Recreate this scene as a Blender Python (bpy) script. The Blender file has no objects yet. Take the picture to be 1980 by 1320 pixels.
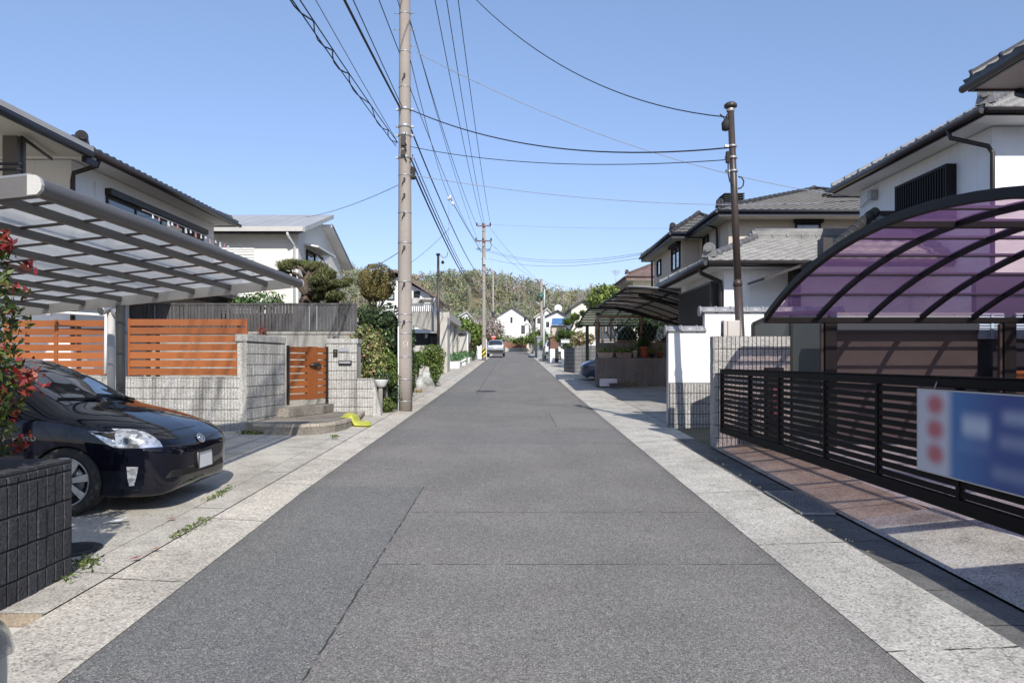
import bpy, bmesh, math, random
import numpy as np
from mathutils import Vector, Matrix
from mathutils.bvhtree import BVHTree
from mathutils.geometry import delaunay_2d_cdt
random.seed(7); RNG = np.random.default_rng(7)
PI = math.pi
S = bpy.context.scene
C = S.collection
F, CX, CY, H = 1400.0, 992.0, 700.0, 1.65

def P(px, py, Y):                      # a point of the street seen at that pixel, at depth Y
    return ((px-CX)/F*Y, Y, H-(py-CY)/F*Y)
def PX(px, Y): return (px-CX)/F*Y
def PZ(py, Y): return H-(py-CY)/F*Y
def g(Y):                              # the street climbs away from the camera
    return 0.0257*Y if Y < 25 else (0.6425+0.031*(Y-25) if Y < 130 else 3.8975)

# ------------------------------------------------------------------ node helper
class G:
    def __init__(s, name):
        s.m = bpy.data.materials.new(name); s.m.use_nodes = True
        s.t = s.m.node_tree; s.t.nodes.clear(); s.out = s.n('ShaderNodeOutputMaterial')
        s._co = None
    def n(s, ty, **kw):
        nd = s.t.nodes.new(ty)
        for k, v in kw.items(): setattr(nd, k, v)
        return nd
    def link(s, a, b): s.t.links.new(a, b)
    def put(s, sock, v):
        if hasattr(v, 'is_linked') or isinstance(v, bpy.types.NodeSocket): s.link(v, sock)
        elif v is not None:
            if sock.type == 'RGBA' and isinstance(v, (tuple, list)) and len(v) == 3: v = (*v, 1)
            if sock.type == 'RGBA' and isinstance(v, (int, float)): v = (v, v, v, 1)
            sock.default_value = v
    def co(s, kind='Object'):
        if s._co is None: s._co = s.n('ShaderNodeTexCoord')
        return s._co.outputs[kind]
    def scale(s, v, vec=None):
        m = s.n('ShaderNodeMapping'); s.link(vec or s.co(), m.inputs[0]); m.inputs['Scale'].default_value = v
        return m.outputs[0]
    def noise(s, sc, det=3, vec=None, rough=.55, out='Fac'):
        n = s.n('ShaderNodeTexNoise'); n.inputs['Scale'].default_value = sc; n.inputs['Detail'].default_value = det
        n.inputs['Roughness'].default_value = rough; s.link(vec or s.co(), n.inputs['Vector']); return n.outputs[out]
    def vor(s, sc, vec=None, out='Color', feat='F1'):
        n = s.n('ShaderNodeTexVoronoi', feature=feat); n.inputs['Scale'].default_value = sc
        s.link(vec or s.co(), n.inputs['Vector']); return n.outputs[out]
    def sep(s, v=None):
        n = s.n('ShaderNodeSeparateXYZ'); s.link(v or s.co(), n.inputs[0]); return n.outputs
    def ma(s, op, a, b=None, c=None, clamp=False):
        n = s.n('ShaderNodeMath', operation=op, use_clamp=clamp)
        s.put(n.inputs[0], a)
        if b is not None: s.put(n.inputs[1], b)
        if c is not None: s.put(n.inputs[2], c)
        return n.outputs[0]
    def rng(s, v, a, b, c=0., d=1.):
        n = s.n('ShaderNodeMapRange'); s.put(n.inputs[0], v)
        for i, x in enumerate((a, b, c, d)): n.inputs[i+1].default_value = x
        return n.outputs[0]
    def box(s, v, a, b):               # 1 where a < v < b
        return s.ma('MULTIPLY', s.ma('GREATER_THAN', v, a), s.ma('LESS_THAN', v, b))
    def mix(s, f, a, b, mode='MIX'):
        n = s.n('ShaderNodeMix', data_type='RGBA', blend_type=mode)
        s.put(n.inputs[0], f); s.put(n.inputs[6], a); s.put(n.inputs[7], b); return n.outputs[2]
    def mul(s, c, f):                  # colour times grey factor
        n = s.n('ShaderNodeMix', data_type='RGBA', blend_type='MULTIPLY'); n.inputs[0].default_value = 1
        s.put(n.inputs[6], c); s.put(n.inputs[7], f); return n.outputs[2]
    def bump(s, h, st=.3, d=.01, nrm=None):
        n = s.n('ShaderNodeBump'); n.inputs['Strength'].default_value = st; n.inputs['Distance'].default_value = d
        s.link(h, n.inputs['Height'])
        if nrm: s.link(nrm, n.inputs['Normal'])
        return n.outputs[0]
    def bsdf(s, col, rough=.6, metal=0., bump=None, spec=None, coat=0., alpha=None):
        b = s.n('ShaderNodeBsdfPrincipled')
        s.put(b.inputs['Base Color'], col); s.put(b.inputs['Roughness'], rough); s.put(b.inputs['Metallic'], metal)
        if spec is not None: b.inputs['Specular IOR Level'].default_value = spec
        if coat: b.inputs['Coat Weight'].default_value = coat; b.inputs['Coat Roughness'].default_value = .02
        if bump: s.link(bump, b.inputs['Normal'])
        return b.outputs[0]
    def done(s, sh): s.link(sh, s.out.inputs[0]); return s.m
    def mixsh(s, f, a, b):
        n = s.n('ShaderNodeMixShader'); s.put(n.inputs[0], f); s.link(a, n.inputs[1]); s.link(b, n.inputs[2]); return n.outputs[0]

def surf(name, c1, c2=None, sc=1.5, fine=60, fa=.25, rough=.75, bump=.15, bd=.004, streak=0., metal=0., spec=None, coat=0., grime=None):
    """weathered solid surface: two tones in large patches, fine grain, vertical streaks"""
    s = G(name); c2 = c2 or tuple(x*.8 for x in c1)
    big = s.rng(s.noise(sc, 4), .35, .65)
    col = s.mix(big, c1, c2)
    fn = s.noise(fine, 3)
    col = s.mul(col, s.rng(fn, .3, .7, 1-fa, 1+fa))
    if streak:
        st = s.rng(s.noise(1, 4, s.scale((7, 7, .35))), .5, .75)
        col = s.mix(s.ma('MULTIPLY', st, streak), col, grime or tuple(x*.35 for x in c1))
    bp = s.bump(fn, bump, bd) if bump else None
    return s.done(s.bsdf(col, rough, metal, bp, spec, coat))

M = {}
M['asphalt'] = None
def mk_asphalt():
    s = G('asphalt_worn'); X, Y, Z = s.sep()
    agg = s.vor(165); st = s.n('ShaderNodeSeparateColor'); s.link(agg, st.inputs[0])
    agg2 = s.vor(80); st2 = s.n('ShaderNodeSeparateColor'); s.link(agg2, st2.inputs[0])
    grain = s.rng(st.outputs[0], 0, 1, .45, 1.5)
    white = s.ma('MULTIPLY', s.ma('GREATER_THAN', st.outputs[1], .965), .55)
    base = s.mix(s.rng(s.noise(.9, 4), .38, .62), (0.196, 0.184, 0.167), (0.233, 0.218, 0.197))
    base = s.mix(s.ma('MULTIPLY', s.rng(s.noise(1.7, 3), .56, .7), .4), base, (0.235, 0.200, 0.173))
    base = s.mix(s.ma('MULTIPLY', s.rng(s.noise(.35, 5, s.scale((1.6, .5, 1))), .5, .68), .4), base, (0.170, 0.160, 0.147))
    base = s.mix(s.ma('MULTIPLY', s.rng(s.noise(4.5, 5), .60, .72), .35), base, (0.134, 0.126, 0.116))
    base = s.mix(s.ma('MULTIPLY', s.rng(s.noise(2.3, 4, s.scale((1, 1, 1), s.co())), .58, .68), .25), base, (0.273, 0.255, 0.228))
    # older bluish repair strips on the left lane
    wob = s.ma('MULTIPLY', s.ma('SUBTRACT', s.noise(3, 3), .5), .06)
    Xw = s.ma('ADD', X, wob); Yw = s.ma('ADD', Y, wob)
    near = s.ma('MULTIPLY', s.box(Xw, -2.6, -1.03), s.ma('LESS_THAN', Yw, 8.35))
    far = s.ma('MULTIPLY', s.box(Xw, -2.6, -.95), s.box(Yw, 19, 24.6))
    far2 = s.ma('MULTIPLY', s.ma('LESS_THAN', Xw, -1.2), s.ma('GREATER_THAN', Yw, 28))
    pat = s.ma('MAXIMUM', s.ma('MAXIMUM', s.ma('MULTIPLY', near, s.rng(s.noise(1.6, 4), .3, .6, .35, .75)), s.ma('MULTIPLY', far, .7)), s.ma('MULTIPLY', far2, .35))
    base = s.mix(pat, base, s.mix(s.noise(5, 4), (0.144, 0.149, 0.144), (0.194, 0.194, 0.182)))
    coarse = s.ma('MULTIPLY', near, .5)
    rp = s.ma('MULTIPLY', s.ma('GREATER_THAN', Xw, .86), s.box(Yw, 14.3, 17.2))
    base = s.mix(s.ma('MULTIPLY', rp, .5), base, (0.252, 0.237, 0.215))
    cross = s.ma('MULTIPLY', s.box(Yw, 11.95, 13.75), .35)
    base = s.mix(cross, base, (0.177, 0.170, 0.166))
    tyre = s.rng(s.ma('ABSOLUTE', s.ma('SUBTRACT', s.ma('ABSOLUTE', s.ma('ADD', X, .05)), .82)), 0, .4, .28, 0)
    base = s.mix(s.ma('MULTIPLY', tyre, s.rng(s.noise(.8, 3), .3, .7)), base, (0.165, 0.154, 0.141))
    col = s.mul(base, grain); col = s.mul(col, s.rng(st2.outputs[0], 0, 1, .8, 1.2)); col = s.mix(white, col, (0.639, 0.610, 0.551))
    # seams and cracks
    def line(v, at, w, amp=1.):
        wv = s.ma('ADD', v, s.ma('MULTIPLY', s.ma('SUBTRACT', s.noise(9, 4), .5), .05*amp))
        return s.ma('LESS_THAN', s.ma('ABSOLUTE', s.ma('SUBTRACT', wv, at)), w)
    right = s.ma('GREATER_THAN', X, -1.0)
    cr = None
    for at, w in ((5.42, .008), (7.1, .009), (11.95, .010), (13.8, .012), (17.2, .013), (21, .012)):
        l = s.ma('MULTIPLY', line(Y, at, w), right if at < 9 else 1.)
        cr = l if cr is None else s.ma('MAXIMUM', cr, l)
    cr = s.ma('MAXIMUM', cr, s.ma('MULTIPLY', line(X, -1.03, .007, .5), s.ma('LESS_THAN', Y, 8.35)))
    cr = s.ma('MAXIMUM', cr, s.ma('MULTIPLY', line(X, -1.2, .012, .5), s.ma('GREATER_THAN', Y, 24)))
    cr = s.ma('MAXIMUM', cr, s.ma('MULTIPLY', line(X, .86, .008, .5), s.box(Y, 14.3, 17.2)))
    gap = s.rng(s.noise(6, 3), .36, .5)
    col = s.mix(s.ma('MULTIPLY', s.ma('MULTIPLY', cr, gap), .85), col, (.03, .03, .028))
    edge = s.ma('MAXIMUM', s.rng(X, 1.86, 2.0, 0, .5), s.rng(X, -2.1, -2.3, 0, .4))
    col = s.mix(s.ma('MULTIPLY', edge, s.noise(8, 4)), col, (.06, .055, .05))
    return s.done(s.bsdf(col, .88, bump=s.bump(st.outputs[0], .35, .006), spec=.3))
M['asphalt'] = mk_asphalt()

def mk_aggregate(name, c1, c2, dirt, joint=2.0, joff=0., agg=80):
    s = G(name); X, Y, Z = s.sep()
    a = s.vor(agg); st = s.n('ShaderNodeSeparateColor'); s.link(a, st.inputs[0])
    col = s.mix(s.rng(s.noise(1.3, 5), .35, .65), c1, c2)
    col = s.mix(s.ma('MULTIPLY', s.rng(s.noise(2.6, 5), .48, .68), .5), col, dirt)
    col = s.mix(s.ma('MULTIPLY', s.rng(s.noise(.7, 6, rough=.7), .5, .62), .45), col, dirt)
    hair = s.ma('LESS_THAN', s.ma('ABSOLUTE', s.ma('SUBTRACT', s.noise(.8, 6, rough=.65), .5)), .0022)
    col = s.mix(s.ma('MULTIPLY', hair, .5), col, (.07, .065, .055))
    col = s.mul(col, s.rng(st.outputs[0], 0, 1, .7, 1.25))
    col = s.mix(s.ma('MULTIPLY', s.ma('LESS_THAN', st.outputs[1], .08), .55), col, (.09, .085, .08))
    if joint:
        f = s.ma('FRACT', s.ma('DIVIDE', s.ma('ADD', s.ma('ADD', Y, joff), s.ma('MULTIPLY', s.noise(14, 2), .03)), joint))
        col = s.mix(s.ma('MULTIPLY', s.ma('LESS_THAN', f, .010/joint*1.6), s.rng(s.noise(5), .35, .5)), col, (.05, .048, .042))
    return s.done(s.bsdf(col, .9, bump=s.bump(st.outputs[0], .3, .005), spec=.25))
M['kerb_l'] = mk_aggregate('kerb_concrete', (0.652, 0.593, 0.498), (0.538, 0.490, 0.415), (0.408, 0.372, 0.312), 1.72, .15)
M['kerb_r'] = mk_aggregate('kerb_concrete_right', (0.604, 0.569, 0.498), (0.506, 0.474, 0.415), (0.374, 0.356, 0.312), 2.05, .22)
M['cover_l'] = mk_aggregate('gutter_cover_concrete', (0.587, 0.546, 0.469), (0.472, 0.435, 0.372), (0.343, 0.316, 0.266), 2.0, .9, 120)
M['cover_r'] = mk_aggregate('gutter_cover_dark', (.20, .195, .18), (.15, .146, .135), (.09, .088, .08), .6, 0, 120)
M['drive_l'] = mk_aggregate('driveway_concrete', (0.583, 0.543, 0.464), (0.480, 0.445, 0.378), (0.349, 0.318, 0.265), 0, 0, 150)
M['drive_r'] = mk_aggregate('driveway_plain', (0.480, 0.451, 0.404), (0.394, 0.367, 0.324), (0.248, 0.233, 0.205), 0, 0, 90)
M['drive_brown'] = mk_aggregate('driveway_brown', (.46, .385, .30), (.375, .305, .235), (.23, .18, .135), .93, .4, 90)
M['floor_pale'] = mk_aggregate('garage_floor_concrete', (.60, .58, .54), (.52, .50, .47), (.40, .38, .35), 1.5, 0, 120)
M['terrain'] = mk_aggregate('earth_ground', (.19, .18, .14), (.13, .13, .09), (.09, .085, .07), 0, 0, 30)

def mk_block(name, c1, c2, dark, streak=.68):
    s = G(name)
    a = s.vor(70); st = s.n('ShaderNodeSeparateColor'); s.link(a, st.inputs[0])
    col = s.mix(s.rng(s.noise(1.2, 5), .35, .65), c1, c2)
    stk = s.rng(s.noise(1, 5, s.scale((5, 5, .5))), .46, .7)
    col = s.mix(s.ma('MULTIPLY', stk, streak), col, dark)
    n2 = s.noise(38, 4)
    col = s.mul(col, s.rng(n2, .3, .7, .72, 1.28))
    col = s.mul(col, s.rng(st.outputs[0], 0, 1, .78, 1.2))
    h = s.ma('ADD', n2, s.ma('MULTIPLY', st.outputs[0], .4))
    return s.done(s.bsdf(col, .92, bump=s.bump(h, .7, .012), spec=.25))
M['block_grey'] = mk_block('split_block_grey', (.50, .485, .45), (.40, .385, .35), (.14, .13, .115))
M['block_dark'] = mk_block('split_block_charcoal', (.075, .075, .08), (.042, .042, .046), (.02, .02, .022), .3)
M['block_right'] = mk_block('split_block_right', (.48, .465, .44), (.36, .345, .32), (.16, .15, .14), .3)
M['block_brown'] = mk_block('block_brown', (.24, .20, .17), (.19, .155, .13), (.10, .08, .07), .4)
M['block_old'] = mk_block('block_old_grey', (.21, .21, .205), (.15, .15, .15), (.08, .08, .08), .5)
M['mortar'] = surf('mortar_dark', (.05, .047, .042), rough=.95)
M['mortar_light'] = surf('mortar_light', (.22, .20, .18), rough=.95)
M['concrete'] = surf('concrete_stained', (.36, .345, .31), (.27, .255, .225), 1.1, 50, .18, .9, .25, .006, streak=.7, grime=(.11, .10, .085))
M['concrete_pale'] = surf('concrete_pale', (.52, .50, .45), (.40, .38, .34), .8, 40, .14, .9, .15, .004, streak=.6, grime=(.28, .26, .22))
M['step'] = mk_aggregate('washed_gravel', (.30, .27, .225), (.24, .21, .175), (.15, .135, .115), 0, 0, 70)
M['step_rim'] = surf('rim_tile', (.46, .41, .34), (.34, .29, .23), 3, 40, .25, .85)
M['pole_conc'] = surf('pole_concrete', (.35, .31, .275), (.29, .255, .22), .6, 45, .10, .85, .1, .003, streak=.35, grime=(.2, .16, .13))
M['stucco'] = surf('white_stucco', (.82, .81, .78), (.76, .75, .72), .5, 90, .04, .85, .12, .002, streak=.10, grime=(.5, .48, .45))
M['stucco_cream'] = surf('cream_stucco', (.72, .68, .585), (.67, .63, .54), .6, 60, .05, .85, .1, .003, streak=.12, grime=(.45, .41, .34))
M['tan'] = None
def mk_siding(name, c, pitch=.91, horiz=0., jd=.6):
    s = G(name); X, Y, Z = s.sep()
    nrm = s.n('ShaderNodeNewGeometry'); nx = s.sep(nrm.outputs['Normal'])
    u = s.mix(s.ma('GREATER_THAN', s.ma('ABSOLUTE', nx[0]), .5), s.ma('ADD', X, 0), s.ma('ADD', Y, 0))
    f = s.ma('FRACT', s.ma('DIVIDE', u, pitch)); j = s.ma('LESS_THAN', f, .012/pitch)
    if horiz:
        j = s.ma('MAXIMUM', j, s.ma('LESS_THAN', s.ma('FRACT', s.ma('DIVIDE', Z, horiz)), .012/horiz))
    col = s.mix(s.rng(s.noise(.6, 4), .35, .65), c, tuple(x*.92 for x in c))
    st = s.rng(s.noise(1, 4, s.scale((4, 4, .4))), .55, .8)
    col = s.mix(s.ma('MULTIPLY', st, .18), col, tuple(x*.55 for x in c))
    col = s.mul(col, s.rng(s.noise(80, 2), .3, .7, .96, 1.04))
    col = s.mix(s.ma('MULTIPLY', j, jd), col, tuple(x*.5 for x in c))
    return s.done(s.bsdf(col, .8, bump=s.bump(s.noise(120, 2), .1, .002)))
M['white_siding'] = mk_siding('white_panel_siding', (.85, .86, .87), .91, 0, .3)
M['tan'] = mk_siding('tan_panel_siding', (.56, .48, .39), .91, 0, .5)
M['tan2'] = mk_siding('beige_siding', (.58, .53, .42), .6)
M['cream_siding'] = mk_siding('cream_siding', (.80, .77, .69), 2.7, 0, .25)
M['soffit'] = surf('white_soffit', (.85, .84, .81), (.82, .81, .78), .6, 30, .03, .8, 0)
M['soffit_beige'] = surf('beige_soffit', (.54, .52, .46), (.50, .48, .42), .6, 30, .03, .8, 0)
M['tile_dark'] = surf('roof_tile_dark', (.075, .072, .072), (.05, .048, .05), 3, 40, .3, .42, .15)
M['tile_grey'] = surf('roof_tile_grey', (.25, .245, .235), (.175, .17, .165), 2.5, 30, .25, .55, .15, streak=.25)
M['tile_mid'] = surf('roof_tile_mid', (.072, .069, .068), (.05, .048, .047), 2.5, 30, .3, .5, .15)
M['tile_brown'] = surf('roof_tile_brown', (.20, .135, .115), (.15, .10, .085), 2, 12, .3, .7, .15)
M['metal_roof'] = None
def mk_seam():
    s = G('standing_seam_roof'); X, Y, Z = s.sep()
    f = s.ma('FRACT', s.ma('DIVIDE', X, .45)); j = s.ma('LESS_THAN', f, .09)
    col = s.mix(s.rng(s.noise(.8, 4), .35, .65), (.40, .41, .42), (.33, .335, .34))
    col = s.mix(s.ma('MULTIPLY', j, .5), col, (.18, .18, .19))
    return s.done(s.bsdf(col, .55))
M['metal_roof'] = mk_seam()
M['brown_metal'] = surf('dark_brown_metal', (.028, .021, .019), (.02, .015, .014), 2, 60, .15, .45, .05)
M['brown_pole'] = surf('brown_painted_steel', (.060, .044, .038), (.047, .035, .031), 1.2, 60, .1, .42, .04, streak=.3, grime=(.1, .08, .07))
M['black_metal'] = surf('black_aluminium', (.014, .013, .014), (.010, .0095, .010), 2, 90, .2, .55, .03, spec=.25)
M['gate_metal'] = surf('gate_dark_bronze', (.009, .0075, .008), (.0065, .0055, .006), 2, 90, .2, .6, .03, spec=.12)
M['grey_alu'] = surf('grey_aluminium', (.135, .127, .12), (.112, .106, .10), 1.5, 60, .06, .5, .03)
M['light_alu'] = surf('light_aluminium', (.52, .50, .46), (.47, .45, .42), 1.5, 60, .05, .45, .03)
M['white_paint'] = surf('white_paint', (.80, .80, .78), (.74, .74, .72), 1, 60, .04, .5, .03)
M['steel'] = surf('galvanised_steel', (.42, .42, .42), (.33, .33, .33), 4, 40, .15, .45, .05, metal=.5)
M['rust'] = surf('rusty_steel', (.33, .17, .09), (.22, .11, .06), 5, 50, .3, .8, .2)
M['black_rubber'] = surf('black_rubber', (.018, .018, .018), (.024, .023, .022), 3, 60, .15, .8, .05)
M['cable'] = surf('cable_black', (.02, .02, .024), rough=.6, bump=0)
M['cable_grey'] = surf('cable_grey', (.27, .30, .36), rough=.6, bump=0)
M['ceramic'] = surf('white_ceramic', (.72, .72, .70), rough=.3, bump=0)
M['fence_grey'] = surf('charcoal_wood_slats', (.075, .071, .07), (.05, .047, .047), 3, 25, .3, .7, .15, streak=.3, grime=(.2, .19, .18))
M['navy'] = surf('navy_trim', (.02, .022, .033), rough=.5)
M['wallbrown'] = surf('brown_render', (.085, .070, .068), (.07, .058, .056), .6, 60, .08, .85)
M['greyband'] = surf('grey_band', (.24, .25, .26), rough=.6)
M['green_post'] = surf('pale_green_steel', (.48, .56, .52), (.40, .47, .44), 1.2, 30, .08, .5)
def mk_wood():
    s = G('orange_timber')
    grain = s.noise(3, 5, s.scale((2, 2, 40)))
    col = s.mix(s.rng(grain, .3, .7), (.36, .110, .024), (.25, .072, .016))
    col = s.mix(s.ma('MULTIPLY', s.rng(s.noise(1.4, 3), .5, .75), .35), col, (.15, .045, .014))
    oi = s.n('ShaderNodeNewGeometry'); col = s.mul(col, s.rng(oi.outputs['Random Per Island'], 0, 1, .74, 1.18))
    return s.done(s.bsdf(col, .5, bump=s.bump(grain, .1, .002)))
M['wood'] = mk_wood()
def mk_leafmat(name, tr=.3, rough=.5):
    s = G(name); a = s.n('ShaderNodeAttribute', attribute_name='Col')
    b = s.bsdf(a.outputs['Color'], rough, spec=.35)
    t = s.n('ShaderNodeBsdfTranslucent'); s.link(s.mul(a.outputs['Color'], (1.3, 1.35, .6)), t.inputs[0])
    return s.done(s.mixsh(tr, b, t.outputs[0]))
M['leaf'] = mk_leafmat('foliage_leaves'); M['blossom'] = mk_leafmat('blossom_leaves', .25, .7)
M['bark'] = surf('bark', (.13, .10, .075), (.08, .06, .045), 6, 40, .4, .9, .5, .02)
M['bark_grey'] = surf('bark_grey', (.24, .22, .2), (.15, .135, .12), 6, 40, .4, .9, .5, .02)
M['soil'] = surf('planting_soil', (.07, .055, .04), rough=.95, fa=.5)
def mk_glass(name, col, rough=.03):
    s = G(name); w = s.noise(1.2, 2)
    return s.done(s.bsdf(s.mix(s.rng(w, .4, .6), col, tuple(x*.7 for x in col)), rough, spec=.9, coat=.6))
M['glass'] = mk_glass('window_glass', (.03, .036, .042))
M['glass_pale'] = mk_glass('frosted_glass', (.30, .33, .34), .25)
def mk_panel(name, tcol, dcol, ftr, gl=.08, rough=.15):
    """translucent polycarbonate sheet"""
    s = G(name)
    t = s.n('ShaderNodeBsdfTransparent'); s.put(t.inputs[0], tcol)
    dirt = s.rng(s.noise(2.5, 5), .4, .7)
    d = s.n('ShaderNodeBsdfTranslucent'); s.put(d.inputs[0], s.mix(s.ma('MULTIPLY', dirt, .4), dcol, tuple(x*.6 for x in dcol)))
    df = s.n('ShaderNodeBsdfDiffuse'); s.put(df.inputs[0], dcol)
    a = s.mixsh(.35, d.outputs[0], df.outputs[0])
    m = s.mixsh(s.rng(dirt, 0, 1, ftr-.05, ftr+.08), t.outputs[0], a)
    gz = s.n('ShaderNodeBsdfGlossy'); gz.inputs['Roughness'].default_value = rough
    fr = s.n('ShaderNodeFresnel'); fr.inputs[0].default_value = 1.4
    return s.done(s.mixsh(s.ma('MULTIPLY', fr.outputs[0], gl*4), m, gz.outputs[0]))
M['panel_grey'] = mk_panel('grey_polycarbonate', (.72, .74, .74), (.88, .89, .87), .70)
M['panel_purple'] = mk_panel('purple_polycarbonate', (.86, .70, .70), (.36, .19, .42), .42)
M['panel_brown'] = mk_panel('smoked_polycarbonate', (.13, .11, .10), (.10, .085, .075), .72)
M['panel_green'] = mk_panel('olive_polycarbonate', (.35, .38, .30), (.27, .29, .22), .65)
M['panel_screen'] = mk_panel('smoked_side_screen', (.10, .11, .11), (.12, .13, .13), .72)

# ------------------------------------------------------------------ mesh builder
class MB:
    def __init__(s): s.v = []; s.f = []; s.mi = []; s.sm = []
    def add(s, vs, fs, mi=0, sm=False):
        o = len(s.v); s.v += [tuple(map(float, v)) for v in vs]
        for f in fs: s.f.append([i+o for i in f]); s.mi.append(mi); s.sm.append(sm)
        return s
    def box(s, x0, x1, y0, y1, z0, z1, mi=0):
        return s.obox((x0, y0, z0), (x1-x0, 0, 0), (0, y1-y0, 0), (0, 0, z1-z0), mi)
    def obox(s, o, a, b, c, mi=0):
        o, a, b, c = map(Vector, (o, a, b, c))
        vs = [o, o+a, o+a+b, o+b, o+c, o+a+c, o+a+b+c, o+b+c]
        if a.cross(b).dot(c) < 0: fl = True
        else: fl = False
        fs = [(0, 3, 2, 1), (4, 5, 6, 7), (0, 1, 5, 4), (1, 2, 6, 5), (2, 3, 7, 6), (3, 0, 4, 7)]
        if fl: fs = [f[::-1] for f in fs]
        return s.add(vs, fs, mi)
    def quad(s, *pts, mi=0): return s.add(pts, [tuple(range(len(pts)))], mi)
    def prism(s, poly, z0, z1, mi=0):           # horizontal polygon, extruded up
        n = len(poly); vs = [(x, y, z0) for x, y in poly]+[(x, y, z1) for x, y in poly]
        ar = sum(poly[i][0]*poly[(i+1) % n][1]-poly[(i+1) % n][0]*poly[i][1] for i in range(n))
        fs = [tuple(range(n))[::-1], tuple(range(n, 2*n))]+[(i, (i+1) % n, (i+1) % n+n, i+n) for i in range(n)]
        if ar < 0: fs = [f[::-1] for f in fs]
        return s.add(vs, fs, mi)
    def ext(s, poly3, d, mi=0):                 # planar polygon extruded by vector d
        n = len(poly3); d = Vector(d); vs = [Vector(p) for p in poly3]; vs = vs+[p+d for p in vs]
        fs = [tuple(range(n))[::-1], tuple(range(n, 2*n))]+[(i, (i+1) % n, (i+1) % n+n, i+n) for i in range(n)]
        nn = Vector((0, 0, 0))
        for i in range(n): nn += vs[i].cross(vs[(i+1) % n])
        if nn.dot(d) < 0: fs = [f[::-1] for f in fs]
        return s.add(vs, fs, mi)
    def tube(s, pts, r, n=8, mi=0, cap=True, sm=True):
        pts = [Vector(p) for p in pts]; rs = r if isinstance(r, (list, tuple)) else [r]*len(pts)
        vs = []; up = None
        for i, p in enumerate(pts):
            t = (pts[min(i+1, len(pts)-1)]-pts[max(i-1, 0)]).normalized()
            if up is None: up = Vector((0, 0, 1)) if abs(t.z) < .9 else Vector((1, 0, 0))
            a = t.cross(up).normalized(); b = a.cross(t).normalized(); up = b
            for k in range(n):
                w = 2*PI*k/n; vs.append(p+(a*math.cos(w)+b*math.sin(w))*rs[i])
        fs = []
        for i in range(len(pts)-1):
            for k in range(n): fs.append((i*n+k, i*n+(k+1) % n, (i+1)*n+(k+1) % n, (i+1)*n+k))
        fs = [f[::-1] for f in fs]
        s.add(vs, fs, mi, sm)
        if cap and n > 2:
            o = len(s.v)-len(vs)
            s.f.append([o+k for k in range(n)]); s.f.append([o+(len(pts)-1)*n+k for k in range(n)][::-1]); s.mi += [mi, mi]; s.sm += [False, False]
        return s
    def bar(s, p, q, w, h, mi=0):               # rectangular bar p->q, width w sideways, height h
        p, q = Vector(p), Vector(q); t = (q-p).normalized()
        a = t.cross(Vector((0, 0, 1)))
        a = Vector((1, 0, 0)) if a.length < .01 else a.normalized()
        b = a.cross(t).normalized()
        return s.obox(p-a*w/2-b*h/2, a*w, q-p, b*h, mi)
    def lathe(s, prof, c, n=20, mi=0, axis='z', sm=True):
        vs = []
        for r, h in prof:
            for k in range(n):
                w = 2*PI*k/n; x, y = r*math.cos(w), r*math.sin(w)
                vs.append({'z': (c[0]+x, c[1]+y, c[2]+h), 'y': (c[0]+x, c[1]+h, c[2]+y), 'x': (c[0]+h, c[1]+x, c[2]+y)}[axis])
        fs = []
        for i in range(len(prof)-1):
            for k in range(n): fs.append((i*n+k, i*n+(k+1) % n, (i+1)*n+(k+1) % n, (i+1)*n+k))
        if axis == 'y': fs = [f[::-1] for f in fs]
        return s.add(vs, fs, mi, sm)
    def grid(s, fn, nu, nv, mi=0, sm=True, flip=False):
        vs = [fn(i/nu, j/nv) for i in range(nu+1) for j in range(nv+1)]
        fs = []
        for i in range(nu):
            for j in range(nv):
                a = i*(nv+1)+j; f = (a, a+nv+1, a+nv+2, a+1); fs.append(f[::-1] if flip else f)
        return s.add(vs, fs, mi, sm)
    def build(s, name, mats, parent=None, bevel=0., local=False, kind=None):
        me = bpy.data.meshes.new(name); vs = s.v
        if parent is not None and not local:
            L = origin(parent); vs = [(v[0]-L[0], v[1]-L[1], v[2]-L[2]) for v in vs]
        me.from_pydata(vs, [], s.f)
        for m in (mats if isinstance(mats, (list, tuple)) else [mats]): me.materials.append(M[m] if isinstance(m, str) else m)
        me.polygons.foreach_set('material_index', s.mi); me.polygons.foreach_set('use_smooth', s.sm); me.update()
        o = bpy.data.objects.new(name, me); C.objects.link(o)
        if parent is not None: o.parent = parent
        if bevel:
            b = o.modifiers.new('bevel', 'BEVEL'); b.width = bevel; b.segments = 2; b.limit_method = 'ANGLE'
        if kind: o['kind'] = kind
        return o
def origin(o):
    L = Vector((0, 0, 0))
    while o is not None: L += Vector(o.location); o = o.parent
    return L
def tag(o, label, cat, group=None, kind=None):
    o['label'] = label; o['category'] = cat
    if group: o['group'] = group
    if kind: o['kind'] = kind
    return o
def thing(name, label, cat, loc=(0, 0, 0), rz=0, group=None):
    o = bpy.data.objects.new(name, None); C.objects.link(o); o.location = loc; o.rotation_euler = (0, 0, rz); o.empty_display_size = .2
    return tag(o, label, cat, group)
def struct(name, mb, m, **k):
    return mb.build(name, m, kind='structure', **k)
def copy_tree(o, parent=None):
    c = o.copy(); C.objects.link(c)
    if parent: c.parent = parent
    for ch in [x for x in C.objects if x.parent == o]: copy_tree(ch, c)
    return c

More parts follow.
